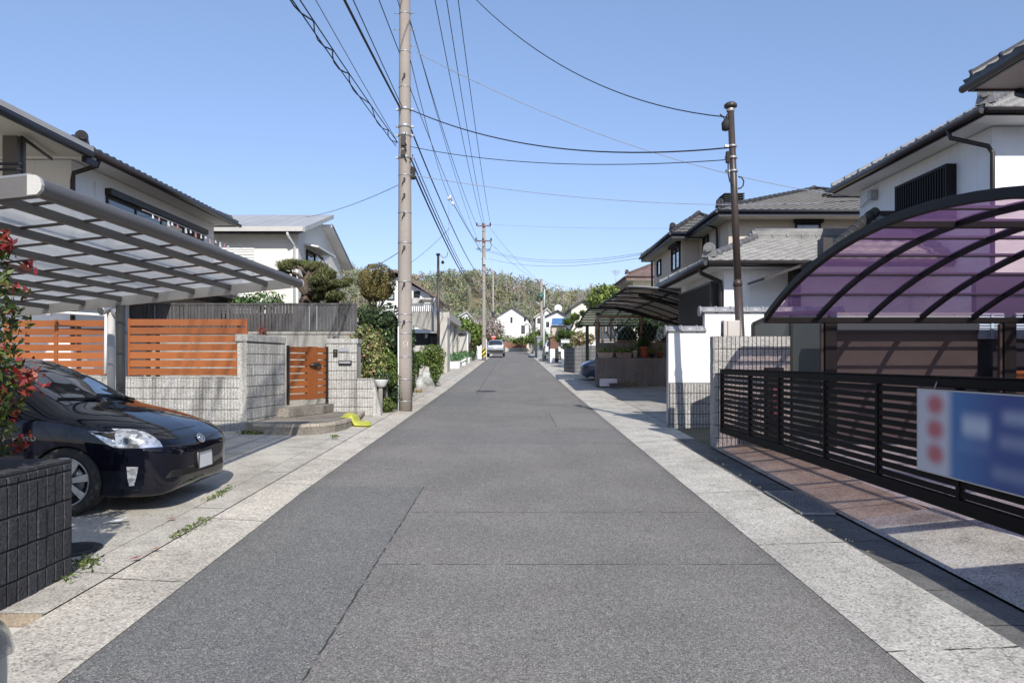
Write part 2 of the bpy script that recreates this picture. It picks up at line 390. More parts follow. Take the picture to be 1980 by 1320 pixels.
# ------------------------------------------------------------------ foliage
def leaf_object(name, cen, size, cols, parent=None, mat='leaf', aspect=.5, up=None, kind=None, nrm=None):
    """cen Nx3, size N, cols Nx3: one small folded leaf face each"""
    N = len(cen); L = np.array(origin(parent)) if parent is not None else np.zeros(3)
    d = RNG.normal(size=(N, 3)); 
    if up is not None: d = d*.6+np.asarray(up)
    d /= np.linalg.norm(d, axis=1)[:, None]
    e = RNG.normal(size=(N, 3)); e -= (e*d).sum(1)[:, None]*d; e /= np.linalg.norm(e, axis=1)[:, None]
    if nrm is not None:                       # leaves lie roughly along the crown's surface
        n0 = np.asarray(nrm)*.9+RNG.normal(0, .55, (N, 3))+np.array([0, 0, .25]); n0 /= np.linalg.norm(n0, axis=1)[:, None]
        d = np.cross(n0, d); d /= np.linalg.norm(d, axis=1)[:, None]; e = np.cross(n0, d)
    n = np.cross(d, e); s = np.asarray(size)[:, None]
    a, b = d*s*.5, e*s*.5*aspect
    fold = n*s*.08
    V = np.stack([cen-a, cen+b+fold, cen+a, cen-b+fold], 1).reshape(-1, 3)-L
    me = bpy.data.meshes.new(name); me.vertices.add(4*N); me.vertices.foreach_set('co', V.astype(np.float32).ravel())
    me.loops.add(4*N); me.loops.foreach_set('vertex_index', np.arange(4*N, dtype=np.int32))
    me.polygons.add(N); me.polygons.foreach_set('loop_start', np.arange(0, 4*N, 4, dtype=np.int32))
    me.update(calc_edges=True)
    at = me.attributes.new('Col', 'FLOAT_COLOR', 'POINT')
    cc = np.ones((4*N, 4), np.float32); cc[:, :3] = np.repeat(np.asarray(cols), 4, 0); at.data.foreach_set('color', cc.ravel())
    me.materials.append(M[mat]); me.validate()
    o = bpy.data.objects.new(name, me); C.objects.link(o)
    if parent is not None: o.parent = parent
    if kind: o['kind'] = kind
    return o
def pick(pal, n, var=.25):
    pal = np.array(pal); c = pal[RNG.integers(0, len(pal), n)]
    return np.clip(c*(1+RNG.normal(0, var, (n, 1))), .003, 1)
def blob_pts(c, r, n, shell=.55, lump=.18):
    """points in the outer shell of a lumpy ellipsoid"""
    d = RNG.normal(size=(n, 3)); d /= np.linalg.norm(d, axis=1)[:, None]
    ph = RNG.uniform(0, 6.28, 6)
    w = 1+lump*(np.sin(d[:, 0]*4+ph[0])*np.sin(d[:, 1]*5+ph[1])+.6*np.sin(d[:, 2]*7+ph[2])*np.sin(d[:, 0]*6+ph[3]))
    rad = (shell+(1-shell)*RNG.random(n)**.5)*w
    return np.asarray(c)+d*rad[:, None]*np.asarray(r), d, rad
GREEN = [(.15, .22, .04), (.19, .27, .06), (.11, .16, .035), (.24, .31, .08)]
DKGREEN = [(.04, .075, .025), (.06, .105, .035), (.10, .15, .055), (.028, .052, .018)]
def bush(name, label, cat, blobs, leaf, n, pal, stems=(), mat='leaf', aspect=.55, inner='leafdark', group=None, shell=.6, lump=.18, extra=None, cname='crown', bark='bark'):
    c0 = blobs[0][0]; base = min(b[0][2]-b[1][2] for b in blobs)
    zb = min([s_[0][0][2] for s_ in stems]) if stems else base
    t = thing(name, label, cat, (c0[0], c0[1], zb), 0, group)
    pts = []; cols = []; nr_ = []
    vol = [b[1][0]*b[1][1]+b[1][0]*b[1][2] for b in blobs]; tot = sum(vol)
    for b, v in zip(blobs, vol):
        k = max(8, int(n*v/tot)); p, d, rad = blob_pts(b[0], b[1], k, shell, lump)
        cl = pick(b[2] if len(b) > 2 else pal, k)
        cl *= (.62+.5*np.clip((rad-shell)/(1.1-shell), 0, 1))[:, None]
        pts.append(p); cols.append(cl); nr_.append(d)
    pts = np.concatenate(pts); cols = np.concatenate(cols)
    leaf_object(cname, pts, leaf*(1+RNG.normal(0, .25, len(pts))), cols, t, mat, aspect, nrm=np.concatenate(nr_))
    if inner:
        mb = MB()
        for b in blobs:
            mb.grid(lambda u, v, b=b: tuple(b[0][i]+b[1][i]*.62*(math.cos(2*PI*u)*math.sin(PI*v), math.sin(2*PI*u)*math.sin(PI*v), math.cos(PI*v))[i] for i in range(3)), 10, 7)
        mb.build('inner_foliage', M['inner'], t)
    if stems:
        mb = MB()
        for pl, r0, r1 in stems:
            mb.tube(pl, [r0+(r1-r0)*i/(len(pl)-1) for i in range(len(pl))], 6)
        mb.build('trunk', bark, t)
    return t
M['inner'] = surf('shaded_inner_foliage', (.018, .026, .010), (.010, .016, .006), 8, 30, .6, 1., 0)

# ------------------------------------------------------------------ block walls, roofs, windows
def ribbed(mb, p, q, z0, z1, out, th=.15, rib=.0667, course=.2, depth=.012, gap=.014, top=True, jz=None, vg=None):
    """block wall from p to q (plan), split ribs on the side 'out' (+1: left of p->q); slot 0 blocks, slot 1 joints"""
    p, q = Vector((*p, 0)), Vector((*q, 0)); t = (q-p); Ln = t.length; t.normalize()
    n = Vector((-t.y, t.x, 0))*out
    mb.obox((p.x, p.y, z0), t*Ln, -n*th, (0, 0, z1-z0), 1)
    for q_ in (p-t*.004, q):
        mb.obox((q_.x, q_.y, z0), t*.004, -n*th, (0, 0, z1-z0), 0)
    nr = max(1, round(Ln/rib)); w = Ln/nr; zc = z0; js = jz or z0
    rows = []
    k = math.floor((z0-js)/course+1e-6)
    z = js+k*course
    while z < z1-1e-4:
        a, b = max(z, z0), min(z+course, z1)
        if b-a > .02: rows.append((a, b))
        z += course
    for a, b in rows:
        v_ = gap if vg is None else vg
        for i in range(nr):
            o = p+t*(w*i+v_/2); dd = depth*(.55+.6*random.random())
            mb.obox((o.x, o.y, a+gap/2), t*(w-v_), n*dd, (0, 0, b-a-gap), 0)
    return mb

def tile_slope(mb, e0, e1, t0, t1, pitch=.28, course=.29, wave=.04, step=.045, mi=0, flat=False):
    """tiled roof slope: eave e0->e1, top t0->t1 (e0,e1 level); stepped courses of wavy pantiles clipped to the trapezoid"""
    e0, e1, t0, t1 = map(Vector, (e0, e1, t0, t1)); ex = (e1-e0); W = ex.length; ex.normalize()
    # slope direction
    d = (t0-e0)-ex*((t0-e0).dot(ex)); Ls = d.length; d.normalize(); n = ex.cross(d).normalized()
    if n.z < 0: n = -n
    a0 = (t0-e0).dot(ex); a1 = (t1-e0).dot(ex)
    if flat:
        return mb.quad(e0, e1, t1, t0, mi=mi)
    nc = max(1, round(Ls/course)); nw = max(1, round(W/pitch)); sub = 4
    for j in range(nc):
        v0, v1 = j/nc, (j+1)/nc
        lo, hi = a0*(v0+v1)/2, W+(a1-W)*(v0+v1)/2
        k0 = max(0, int(lo/W*nw)); k1 = min(nw, int(math.ceil(hi/W*nw)))
        if k1 <= k0: continue
        m = (k1-k0)*sub; vs = []
        for i in range(m+1):
            u = (k0+i/sub)/nw*W; ph = (i % sub)/sub
            h = wave*(.5+.5*math.cos(2*PI*ph)) if ph < .99 else wave
            u0 = min(max(u, a0*v0), W+(a1-W)*v0) ; u1 = min(max(u, a0*v1), W+(a1-W)*v1)
            pa = e0+ex*u0+d*(Ls*v0)+n*(h+step); pb = e0+ex*u1+d*(Ls*v1+.02)+n*h*.9
            vs += [pa-n*(step+.03), pa, pb]
        fs = []
        for i in range(m):
            a = i*3; fs += [(a, a+3, a+4, a+1), (a+1, a+4, a+5, a+2)]
        mb.add(vs, fs, mi, True)
    return mb
def ridge(mb, p, q, r=.11, mi=0, h=.10):
    p, q = Vector(p), Vector(q); up = Vector((0, 0, 1))
    L = (q-p).length; n = max(1, int(L/.35))
    mb.bar(p+up*h*.4, q+up*h*.4, r*1.7, h, mi)
    for i in range(n):
        a, b = p.lerp(q, i/n)+up*h*.95, p.lerp(q, (i+1)/n-.0001)+up*h*.95
        mb.tube([a, a.lerp(b, .12), a.lerp(b, .13), b], [r*1.08, r*1.08, r*.95, r*.95], 10, mi)
def onigawara(mb, p, d, s=.26, mi=0):
    """rounded end tile standing at the foot of a ridge, facing direction d"""
    p = Vector(p); d = Vector(d).normalized(); a = d.cross(Vector((0, 0, 1))).normalized(); up = Vector((0, 0, 1))
    poly = [p-a*s*.62, p+a*s*.62, p+a*s*.5+up*s*.5]+[p+a*s*.5*math.cos(w)+up*(s*.75+s*.5*math.sin(w)) for w in np.linspace(.1, PI-.1, 7)]+[p-a*s*.5+up*s*.5]
    mb.ext(poly, d*s*.3, mi)
    c = p+up*s*.62+d*s*.3
    mb.tube([c, c+d*s*.25], [s*.28, s*.24], 12, mi)
def hip_roof(root, x0, x1, y0, y1, ze, rise, tile='tile_dark', trim='brown_metal', soffit='soffit', wx=None, faces='fblr', ins=None, tile_faces='fl', drop=.16, ridge_mat=None, pitch=.27, gut=.055, name='roof'):
    """hipped roof; f = the side facing the camera, l = facing -X"""
    w, d = x1-x0, y1-y0
    i = ins if ins is not None else min(w, d)/2
    if w >= d: r0, r1 = (x0+i, (y0+y1)/2, ze+rise), (x1-i, (y0+y1)/2, ze+rise)
    else: r0, r1 = ((x0+x1)/2, y0+i, ze+rise), ((x0+x1)/2, y1-i, ze+rise)
    c = [(x0, y0, ze), (x1, y0, ze), (x1, y1, ze), (x0, y1, ze)]
    if w >= d: sl = {'f': (c[0], c[1], r0, r1), 'r': (c[1], c[2], r1, r1), 'b': (c[2], c[3], r1, r0), 'l': (c[3], c[0], r0, r0)}
    else: sl = {'f': (c[0], c[1], r0, r0), 'r': (c[1], c[2], r0, r1), 'b': (c[2], c[3], r1, r1), 'l': (c[3], c[0], r1, r0)}
    mb = MB()
    for k in faces: tile_slope(mb, *sl[k], flat=(k not in tile_faces), pitch=pitch)
    rf = mb.build(name, tile, root)
    mb = MB(); ridge(mb, r0, r1)
    for a, b in ((c[0], r0), (c[1], r1 if w >= d else r0), (c[2], r1), (c[3], r0 if w >= d else r1)):
        v = (Vector(b)-Vector(a)); ridge(mb, Vector(a)+v*.04, b, .09, 0, .08)
    dv = Vector(c[0])-Vector(r0); dv.z = 0
    onigawara(mb, Vector(c[0])-dv.normalized()*.12+Vector((0, 0, .08)), dv, .26)
    mb.build('ridge_tiles', ridge_mat or tile, rf)
    mb = MB(); e = .02
    mb.box(x0+e, x1-e, y0+e, y0+.06, ze-drop, ze+.01); mb.box(x0+e, x0+.06, y0+.06, y1-.06, ze-drop, ze+.01)
    mb.box(x1-.06, x1-e, y0+.06, y1-.06, ze-drop, ze+.01); mb.box(x0+e, x1-e, y1-.06, y1-e, ze-drop, ze+.01)
    if gut:
        for a, b in ((c[0], c[1]), (c[0], c[3])):
            a, b = Vector(a), Vector(b); o = Vector((0, -gut*.9, -.06)) if a.y == b.y else Vector((-gut*.9, 0, -.06))
            mb.tube([a+o, b+o], gut, 8)
    mb.build('eave_trim', trim, rf)
    MB().quad((x0+.06, y0+.06, ze-drop+.03), (x0+.06, y1-.06, ze-drop+.03), (x1-.06, y1-.06, ze-drop+.03), (x1-.06, y0+.06, ze-drop+.03)).build('soffit', soffit, rf)
    return rf
def window(root, axis, at, a0, a1, z0, z1, out=-1, frame='black_metal', pane='glass', mull=2, fw=.06, dep=.07, box=None, boxmat=None, name='window'):
    """window on a wall plane: axis 'y' = wall faces the camera side (plane y=at), 'x' = plane x=at; out = sign of outward normal"""
    def bx(mb, p0, p1, q0, q1, d0, d1):
        lo, hi = sorted((at+out*d0, at+out*d1))
        if axis == 'y': mb.box(p0, p1, lo, hi, q0, q1)
        else: mb.box(lo, hi, p0, p1, q0, q1)
    m = MB()
    bx(m, a0, a1, z0, z0+fw, .004, dep); bx(m, a0, a1, z1-fw, z1, .004, dep)
    bx(m, a0, a0+fw, z0+fw, z1-fw, .004, dep); bx(m, a1-fw, a1, z0+fw, z1-fw, .004, dep)
    for k in range(1, mull):
        c = a0+(a1-a0)*k/mull; bx(m, c-fw*.45, c+fw*.45, z0+fw, z1-fw, .004, dep*.8)
    if box: bx(m, a0-.05, a1+.05, z1, z1+box, .004, dep+.12)
    w = m.build(name, frame, root)
    m = MB(); bx(m, a0+fw, a1-fw, z0+fw, z1-fw, .003, dep*.35); m.build('pane', pane, w)
    return w
def lattice(root, axis, at, a0, a1, z0, z1, out=-1, pitch=.09, mat='brown_metal', dep=.16, name='lattice_window'):
    m = MB()
    def bx(p0, p1, q0, q1, d0, d1):
        lo, hi = sorted((at+out*d0, at+out*d1))
        if axis == 'y': m.box(p0, p1, lo, hi, q0, q1)
        else: m.box(lo, hi, p0, p1, q0, q1)
    bx(a0, a1, z1-.05, z1, .003, dep); bx(a0, a1, z0, z0+.05, .003, dep)
    bx(a0, a0+.04, z0+.05, z1-.05, .003, dep); bx(a1-.04, a1, z0+.05, z1-.05, .003, dep)
    n = int((a1-a0)/pitch)
    for i in range(1, n): c = a0+(a1-a0)*i/n; bx(c-.016, c+.016, z0+.05, z1-.05, dep-.05, dep)
    bx(a0+.04, a1-.04, z0+.05, z1-.05, .004, .02)
    return m.build(name, mat, root)

# ================================================================== camera, light
cam = bpy.data.cameras.new('camera'); co = bpy.data.objects.new('camera', cam); C.objects.link(co); S.camera = co
co.location = (0, 0, H); co.rotation_euler = (PI/2, 0, 0)
cam.sensor_width = 36; cam.lens = 36*F/1980; cam.shift_x = (990-CX)/1980; cam.shift_y = (CY-660)/1980
cam.clip_start = .05; cam.clip_end = 3000
SUN_AZ, SUN_EL = math.radians(14), math.radians(35)     # behind the camera, to the right
sd = Vector((math.sin(SUN_AZ)*math.cos(SUN_EL), -math.cos(SUN_AZ)*math.cos(SUN_EL), math.sin(SUN_EL)))
sl = bpy.data.lights.new('sun', 'SUN'); sl.energy = 5.0; sl.angle = math.radians(.5); sl.color = (1, .955, .885)
so = bpy.data.objects.new('sun', sl); C.objects.link(so); so.rotation_euler = sd.to_track_quat('Z', 'Y').to_euler(); so.location = (10, -20, 30)
w = bpy.data.worlds.new('World'); S.world = w; w.use_nodes = True
nt = w.node_tree; bg = nt.nodes['Background']
sky = nt.nodes.new('ShaderNodeTexSky'); sky.sky_type = 'NISHITA'; sky.sun_disc = False
sky.sun_elevation = SUN_EL; sky.sun_rotation = math.radians(166); sky.altitude = 50; sky.air_density = 1.0; sky.dust_density = .35; sky.ozone_density = 1.5
gn = nt.nodes.new('ShaderNodeMix'); gn.data_type = 'RGBA'; gn.blend_type = 'MULTIPLY'; gn.inputs[0].default_value = 1; gn.inputs[7].default_value = (1.27, 1.23, 1.29, 1)
tc = nt.nodes.new('ShaderNodeTexCoord'); sx = nt.nodes.new('ShaderNodeSeparateXYZ'); mr = nt.nodes.new('ShaderNodeMapRange'); hz = nt.nodes.new('ShaderNodeMix'); hz.data_type = 'RGBA'
nt.links.new(tc.outputs['Generated'], sx.inputs[0]); nt.links.new(sx.outputs[2], mr.inputs[0]); mr.inputs[1].default_value = .05; mr.inputs[2].default_value = .44
nt.links.new(mr.outputs[0], hz.inputs[0]); hz.inputs[6].default_value = (.62, .62, .74, 1); hz.inputs[7].default_value = (1, 1, 1, 1)       # sky colour dimmed toward the horizon
g2 = nt.nodes.new('ShaderNodeMix'); g2.data_type = 'RGBA'; g2.blend_type = 'MULTIPLY'; g2.inputs[0].default_value = 1
nt.links.new(sky.outputs[0], gn.inputs[6]); nt.links.new(gn.outputs[2], g2.inputs[6]); nt.links.new(hz.outputs[2], g2.inputs[7]); nt.links.new(g2.outputs[2], bg.inputs[0]); bg.inputs[1].default_value = .15
S.view_settings.view_transform = 'Standard'; S.view_settings.look = 'None'; S.view_settings.exposure = 0; S.view_settings.gamma = 1
S.cycles.max_bounces = 8; S.cycles.transparent_max_bounces = 16; S.cycles.caustics_reflective = False; S.cycles.caustics_refractive = False
S.cycles.use_denoising = True

# ================================================================== ground, street, gutters
YS = [-30, -15, -8, -4]+[i*1. for i in range(-2, 31)]+[32, 35, 40, 45, 50, 55, 60, 70, 80, 90, 100, 110, 124, 130]
def strip(name, mat, xl, xr, y0, y1, dz, mats=None):
    """ground strip following the street's climb; xl, xr numbers or functions of Y; dz: height above the street at left, right edge"""
    ys = sorted({y0, y1, *[y for y in YS if y0 < y < y1]}); mb = MB()
    fx = lambda f, y: f(y) if callable(f) else f
    vs = []
    for y in ys:
        a, b = fx(xl, y), fx(xr, y)
        for i in range(4):
            k = i/3; vs.append((a+(b-a)*k, y, g(y)+fx(dz[0], y)+(fx(dz[1], y)-fx(dz[0], y))*k))
    fs = []
    for j in range(len(ys)-1):
        for i in range(3): a = j*4+i; fs.append((a, a+1, a+5, a+4))
    mb.add(vs, fs, 0, True)
    return struct(name, mb, mat)
def hill_h(x, y):
    r = math.hypot(x+40, y-330)
    h = 0
    for cx_, cy_, sx, sy, hh in ((-95, 300, 85, 70, 34), (-20, 300, 70, 70, 28), (50, 330, 90, 80, 25), (130, 360, 100, 90, 19), (-230, 330, 120, 80, 26), (230, 400, 120, 90, 16)):
        h = max(h, hh*math.exp(-((x-cx_)/sx)**2-((y-cy_)/sy)**2)+2)
    return h if y > 150 else 0
mb = MB()
xs = [-500, -250, -120, -60, -30, -14, -6, 6, 14, 30, 60, 120, 250, 500]
ys = [-60, -20, 0, 10, 20, 25, 40, 60, 80, 100, 130, 150]
vs = [(x, y, g(max(y, -10))-.09) for y in ys for x in xs]; n = len(xs)
mb.add(vs, [(j*n+i, j*n+i+1, (j+1)*n+i+1, (j+1)*n+i) for j in range(len(ys)-1) for i in range(n-1)], 0, True)
struct('ground', mb, 'terrain')
mb = MB()
mb.grid(lambda u, v: (lambda x, y: (x, y, 3.75+hill_h(x, y)*min(1, (y-150)/40)))(-500+1000*u, 150+550*v), 70, 50)
struct('hill', mb, surf('hill_floor', (.20, .17, .10), (.15, .14, .07), .05, 2, .3, 1., 0))

RL = lambda y: -2.20 if y < 3 else (-2.20-.14*min(1, (y-3)/5))       # left asphalt edge
strip('road', 'asphalt', RL, 2.0, -30, 130, (0, 0))
strip('gutter_slab', 'kerb_l', -2.796, lambda y: RL(y)-.0, -30, 130, (.03, .004))
strip('gutter_slab_right', 'kerb_r', 2.0, 2.71, -30, 130, (.004, .03))
strip('gutter_cover', 'cover_l', -3.113, -2.801, 4.32, 130, (.045, .036))
MB().box(-3.11, -2.80, 4.30, 4.318, g(4.3)-.06, g(4.3)+.046).build('gutter_cover_end', surf('stained_concrete_end', (.36, .30, .23), (.24, .19, .14), 8, 60, .3), kind='structure')
strip('pad', surf('cream_pad', (.66, .64, .57), (.64, .62, .55), 1, 60, .03, .8, .05), -9, -2.80, 2.2, 4.29, (-.045, -.03))
strip('driveway', 'drive_l', -15, -3.12, 5.0, 19, (.12, .045))
strip('pavement_strip', 'drive_l', -4.6, -3.12, 19.0, 130, (.06, .045))
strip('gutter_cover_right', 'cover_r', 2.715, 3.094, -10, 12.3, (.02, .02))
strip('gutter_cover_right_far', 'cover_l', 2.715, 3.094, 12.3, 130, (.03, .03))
lvl = lambda y: .40-g(y)
strip('driveway_plain', 'drive_r', 3.10, 3.85, -6, 6.6, (.035, .16))
strip('driveway_brown', 'drive_brown', 3.10, 3.85, 6.604, 11.25, (.035, .12))
strip('driveway_ramp', 'floor_pale', 3.854, 4.6, -6, 11.25, (lambda y: .16 if y < 6.6 else .12, lvl))
strip('garage_floor', 'floor_pale', 4.604, 16, -6, 12.9, (lvl, lvl))
strip('verge_dirt', surf('verge_dirt', (.16, .14, .10), (.09, .09, .05), 3, 30, .4, .95), 3.10, 3.9, 11.3, 13.9, (.02, .05))
strip('forecourt', 'drive_r', 3.10, 12, 14.2, 27, (.035, .12))
strip('pavement_right', 'drive_r', 3.10, 4.5, 27, 130, (.035, .06))
# road furniture in the ground
def grate():
    t = thing('drain_grate', 'steel bar drain grating set in the dark gutter strip by the sliding gate', 'grate', (2.9, 7.4, g(7.4)+.025))
    y0, y1 = 6.9, 7.9; m = MB(); z = lambda y: g(y)+.026
    for x in (2.745, 3.065): m.bar((x, y0, z(y0)+.008), (x, y1, z(y1)+.008), .02, .02)
    for y in (y0, y1): m.bar((2.74, y, z(y)+.008), (3.07, y, z(y)+.008), .02, .02)
    m.build('frame', 'steel', t); m = MB()
    for i in range(1, 10): x = 2.745+.32*i/10; m.bar((x, y0, z(y0)+.006), (x, y1, z(y1)+.006), .008, .02)
    for i in range(1, 12): y = y0+i/12; m.bar((2.75, y, z(y)+.012), (3.06, y, z(y)+.012), .01, .008)
    m.build('bars', 'steel', t)
grate()
def manhole(x, y, r, dz, label, mat, slope=0):
    m = MB(); n = 32
    pr = [(0, .005), (r*.72, .005), (r*.74, .002), (r*.78, .002), (r*.8, .006), (r*.94, .006), (r*.95, 0.001), (r, .001)][::-1]
    m.lathe(pr, (0, 0, 0), n)
    for i in range(-4, 5):
        w = math.sqrt(max(0, (.68*r)**2-(i*r*.15)**2)); m.bar((-w, i*r*.15, .006), (w, i*r*.15, .006), .02, .006)
    m.v = [(a+x, b+y, c+g(b+y)+dz) for a, b, c in m.v]
    tag(m.build('manhole_cover', mat), label, 'manhole cover')
manhole(-.93, 25.0, .36, .006, 'round iron manhole cover in the asphalt well up the street', surf('cast_iron', (.05, .05, .055), (.035, .035, .04), 6, 60, .3, .6, .2))
manhole(-3.42, 5.62, .21, .055, 'round black manhole cover in the shaded driveway by the charcoal block wall', surf('iron_dark', (.03, .03, .034), (.02, .02, .024), 6, 60, .3, .6, .2))
# weeds in the joints
def weeds(name, label, pts, n, size, h, pal=GREEN, sp=.06):
    q = np.array([pts[RNG.integers(len(pts))] for _ in range(n)], float); q += RNG.normal(0, 1, (n, 3))*np.array([sp, sp, h*.3])
    q[:, 2] = np.abs(q[:, 2]-np.array([g(y)+.03 for y in q[:, 1]]))*.6+np.array([g(y)+.05 for y in q[:, 1]])+h*.4*RNG.random(n)
    o = leaf_object(name, q, size*(1+RNG.normal(0, .3, n)), pick(pal, n, .3), aspect=.35)
    return tag(o, label, 'weeds')
LG = [(.10, .16, .03), (.14, .2, .05), (.08, .12, .03), (.2, .2, .08)]
weeds('weed_tuft', 'small green weeds at the foot of the charcoal block wall corner', [(-3.1+.0*i, 5.15+i*.05, .17) for i in range(5)]+[(-3.02-.1*i, 4.95, .17) for i in range(3)], 160, .045, .05, LG)
weeds('weed_tuft', 'strip of low weeds in the kerb joint beside the black car nose', [(-2.8, 6.0+i*.1, .2) for i in range(7)], 130, .035, .03, LG, .03)
weeds('weed_tuft', 'weed clump in the gutter joint in front of the black car', [(-3.11, 7.4+i*.08, .2) for i in range(8)], 120, .035, .03, LG, .03)
weeds('weed_tuft', 'green weeds at the foot of the round gravel step and block wall', [(-4.75+i*.06, 12.75, .4) for i in range(6)], 160, .06, .05, LG, .05)
weeds('weed_tuft', 'dandelion weed at the right foot of the round gravel step', [(-3.0, 12.2, .4)], 40, .05, .04, LG, .04)
weeds('weed_tuft', 'dry yellowish weeds along the outer edge of the right kerb slab', [(2.71, 5.5+i*.35, .2) for i in range(14)], 150, .018, .012, [(.30, .27, .18), (.25, .23, .15), (.28, .25, .18)], .02)
def litter(x, y, z, s, col, label):
    m = MB(); p = [(x-s, y-s*.4, z), (x+s*.7, y-s*.5, z+.01), (x+s, y+s*.5, z+.02), (x-s*.2, y+s*.4, z+.008)]
    m.quad(*p); tag(m.build('fallen_leaf', surf('dry_leaf_%d' % int(x*1000+y*10), col, bump=0)), label, 'leaf')
litter(-2.80, 5.35, .2, .035, (.45, .06, .05), 'red fallen leaf lying in the left kerb joint')
litter(-2.78, 5.62, .2, .03, (.42, .15, .06), 'orange fallen leaf in the kerb joint just past the red one')
litter(-3.10, 6.55, .235, .04, (.35, .10, .05), 'brown fallen leaf in the driveway joint beside the car')
m = MB(); m.quad((-3.62, 6.42, .235), (-3.5, 6.40, .238), (-3.45, 6.50, .262), (-3.58, 6.47, .24)); tag(m.build('paper_scrap', 'white_paint'), 'small white paper scrap on the driveway beside the front wheel', 'paper')

# ================================================================== left: near corner
def near_wall():
    t = thing('block_wall', 'low charcoal split block planter wall in the left foreground', 'wall', (-3.1, 4.6, .1))
    m = MB(); z0 = .10
    ribbed(m, (-3.09, 3.4), (-3.09, 5.05), z0, .955, -1, th=1.57, rib=.094, course=.2, depth=.016)
    m.build('wall', ['block_dark', 'mortar'], t, bevel=.003)
    m = MB()
    ribbed(m, (-3.092, 5.066), (-4.66, 5.066), z0, .955, -1, th=.01, depth=.012)
    m.build('end_face', ['block_dark', 'mortar'], t)
    m = MB(); m.box(-4.66, -3.086, 3.4, 5.07, .957, .975); m.build('cap', 'block_dark', t)
    m = MB(); m.box(-4.4, -3.4, 3.6, 4.7, .976, .985); m.build('soil', 'soil', t)
near_wall()
RED = [(.30, .03, .035), (.40, .07, .06), (.24, .02, .03), (.34, .10, .07), (.20, .05, .03)]
def photinia():
    t = thing('photinia_bush', 'bush with glossy green leaves and red new shoots above the charcoal wall', 'bush', (-3.6, 4.5, .95))
    pts, cols = [], []; rp = []
    blobs = [((-3.45, 4.45, 1.95), (.34, .35, .42)), ((-3.50, 4.4, 2.33), (.30, .3, .25)), ((-3.48, 4.45, 1.5), (.33, .33, .30)), ((-3.52, 4.40, 1.2), (.33, .3, .25)), ((-3.85, 4.3, 1.8), (.5, .45, .75)), ((-3.6, 3.9, 1.5), (.4, .4, .5))]
    for c, r in blobs:
        p, d, rad = blob_pts((c[0]+.07, c[1], c[2]), r, 1300, .5, .3); pts.append(p); cols.append(pick([(.05, .085, .02), (.08, .12, .03), (.12, .15, .04), (.035, .06, .016), (.16, .13, .05)], len(p), .3))
        q = p[np.argsort(-rad)[:14]]; rp.append(q)
    q = np.concatenate(rp); extra = np.array([(-3.24, 4.45, .86), (-3.19, 4.6, .9), (-3.2, 4.3, .7), (-3.21, 4.35, .78), (-3.12, 4.62, 2.27), (-3.16, 4.6, 2.12), (-3.2, 4.5, 2.3), (-3.25, 4.5, 2.38), (-3.18, 4.5, 1.95), (-3.2, 4.5, 1.65), (-3.17, 4.6, 1.32), (-3.22, 4.5, 1.5), (-3.2, 4.4, 1.75), (-3.3, 4.5, 2.42), (-3.35, 4.45, 2.3)])
    allr = np.concatenate([q, extra]); sh = np.repeat(allr, 10, 0)+RNG.normal(0, .028, (len(allr)*10, 3))
    pts.append(sh); cols.append(pick(RED, len(sh), .3)); pts = np.concatenate(pts); cols = np.concatenate(cols)
    leaf_object('foliage', pts, .062*(1+RNG.normal(0, .25, len(pts))), cols, t, aspect=.38)
    m = MB()
    for c, r in blobs: m.tube([(-3.7, 4.45, .95), (-3.66, 4.45, 1.2), c], [.025, .02, .008], 6)
    for e in list(extra)+list(q[::3]):
        b = min(blobs, key=lambda bb: (Vector(bb[0])-Vector(e)).length)[0]; m.tube([b, (Vector(b)+Vector(e))/2+Vector((0, 0, .05)), e], [.008, .006, .004], 5)
    m.build('stems', 'bark', t)
photinia()

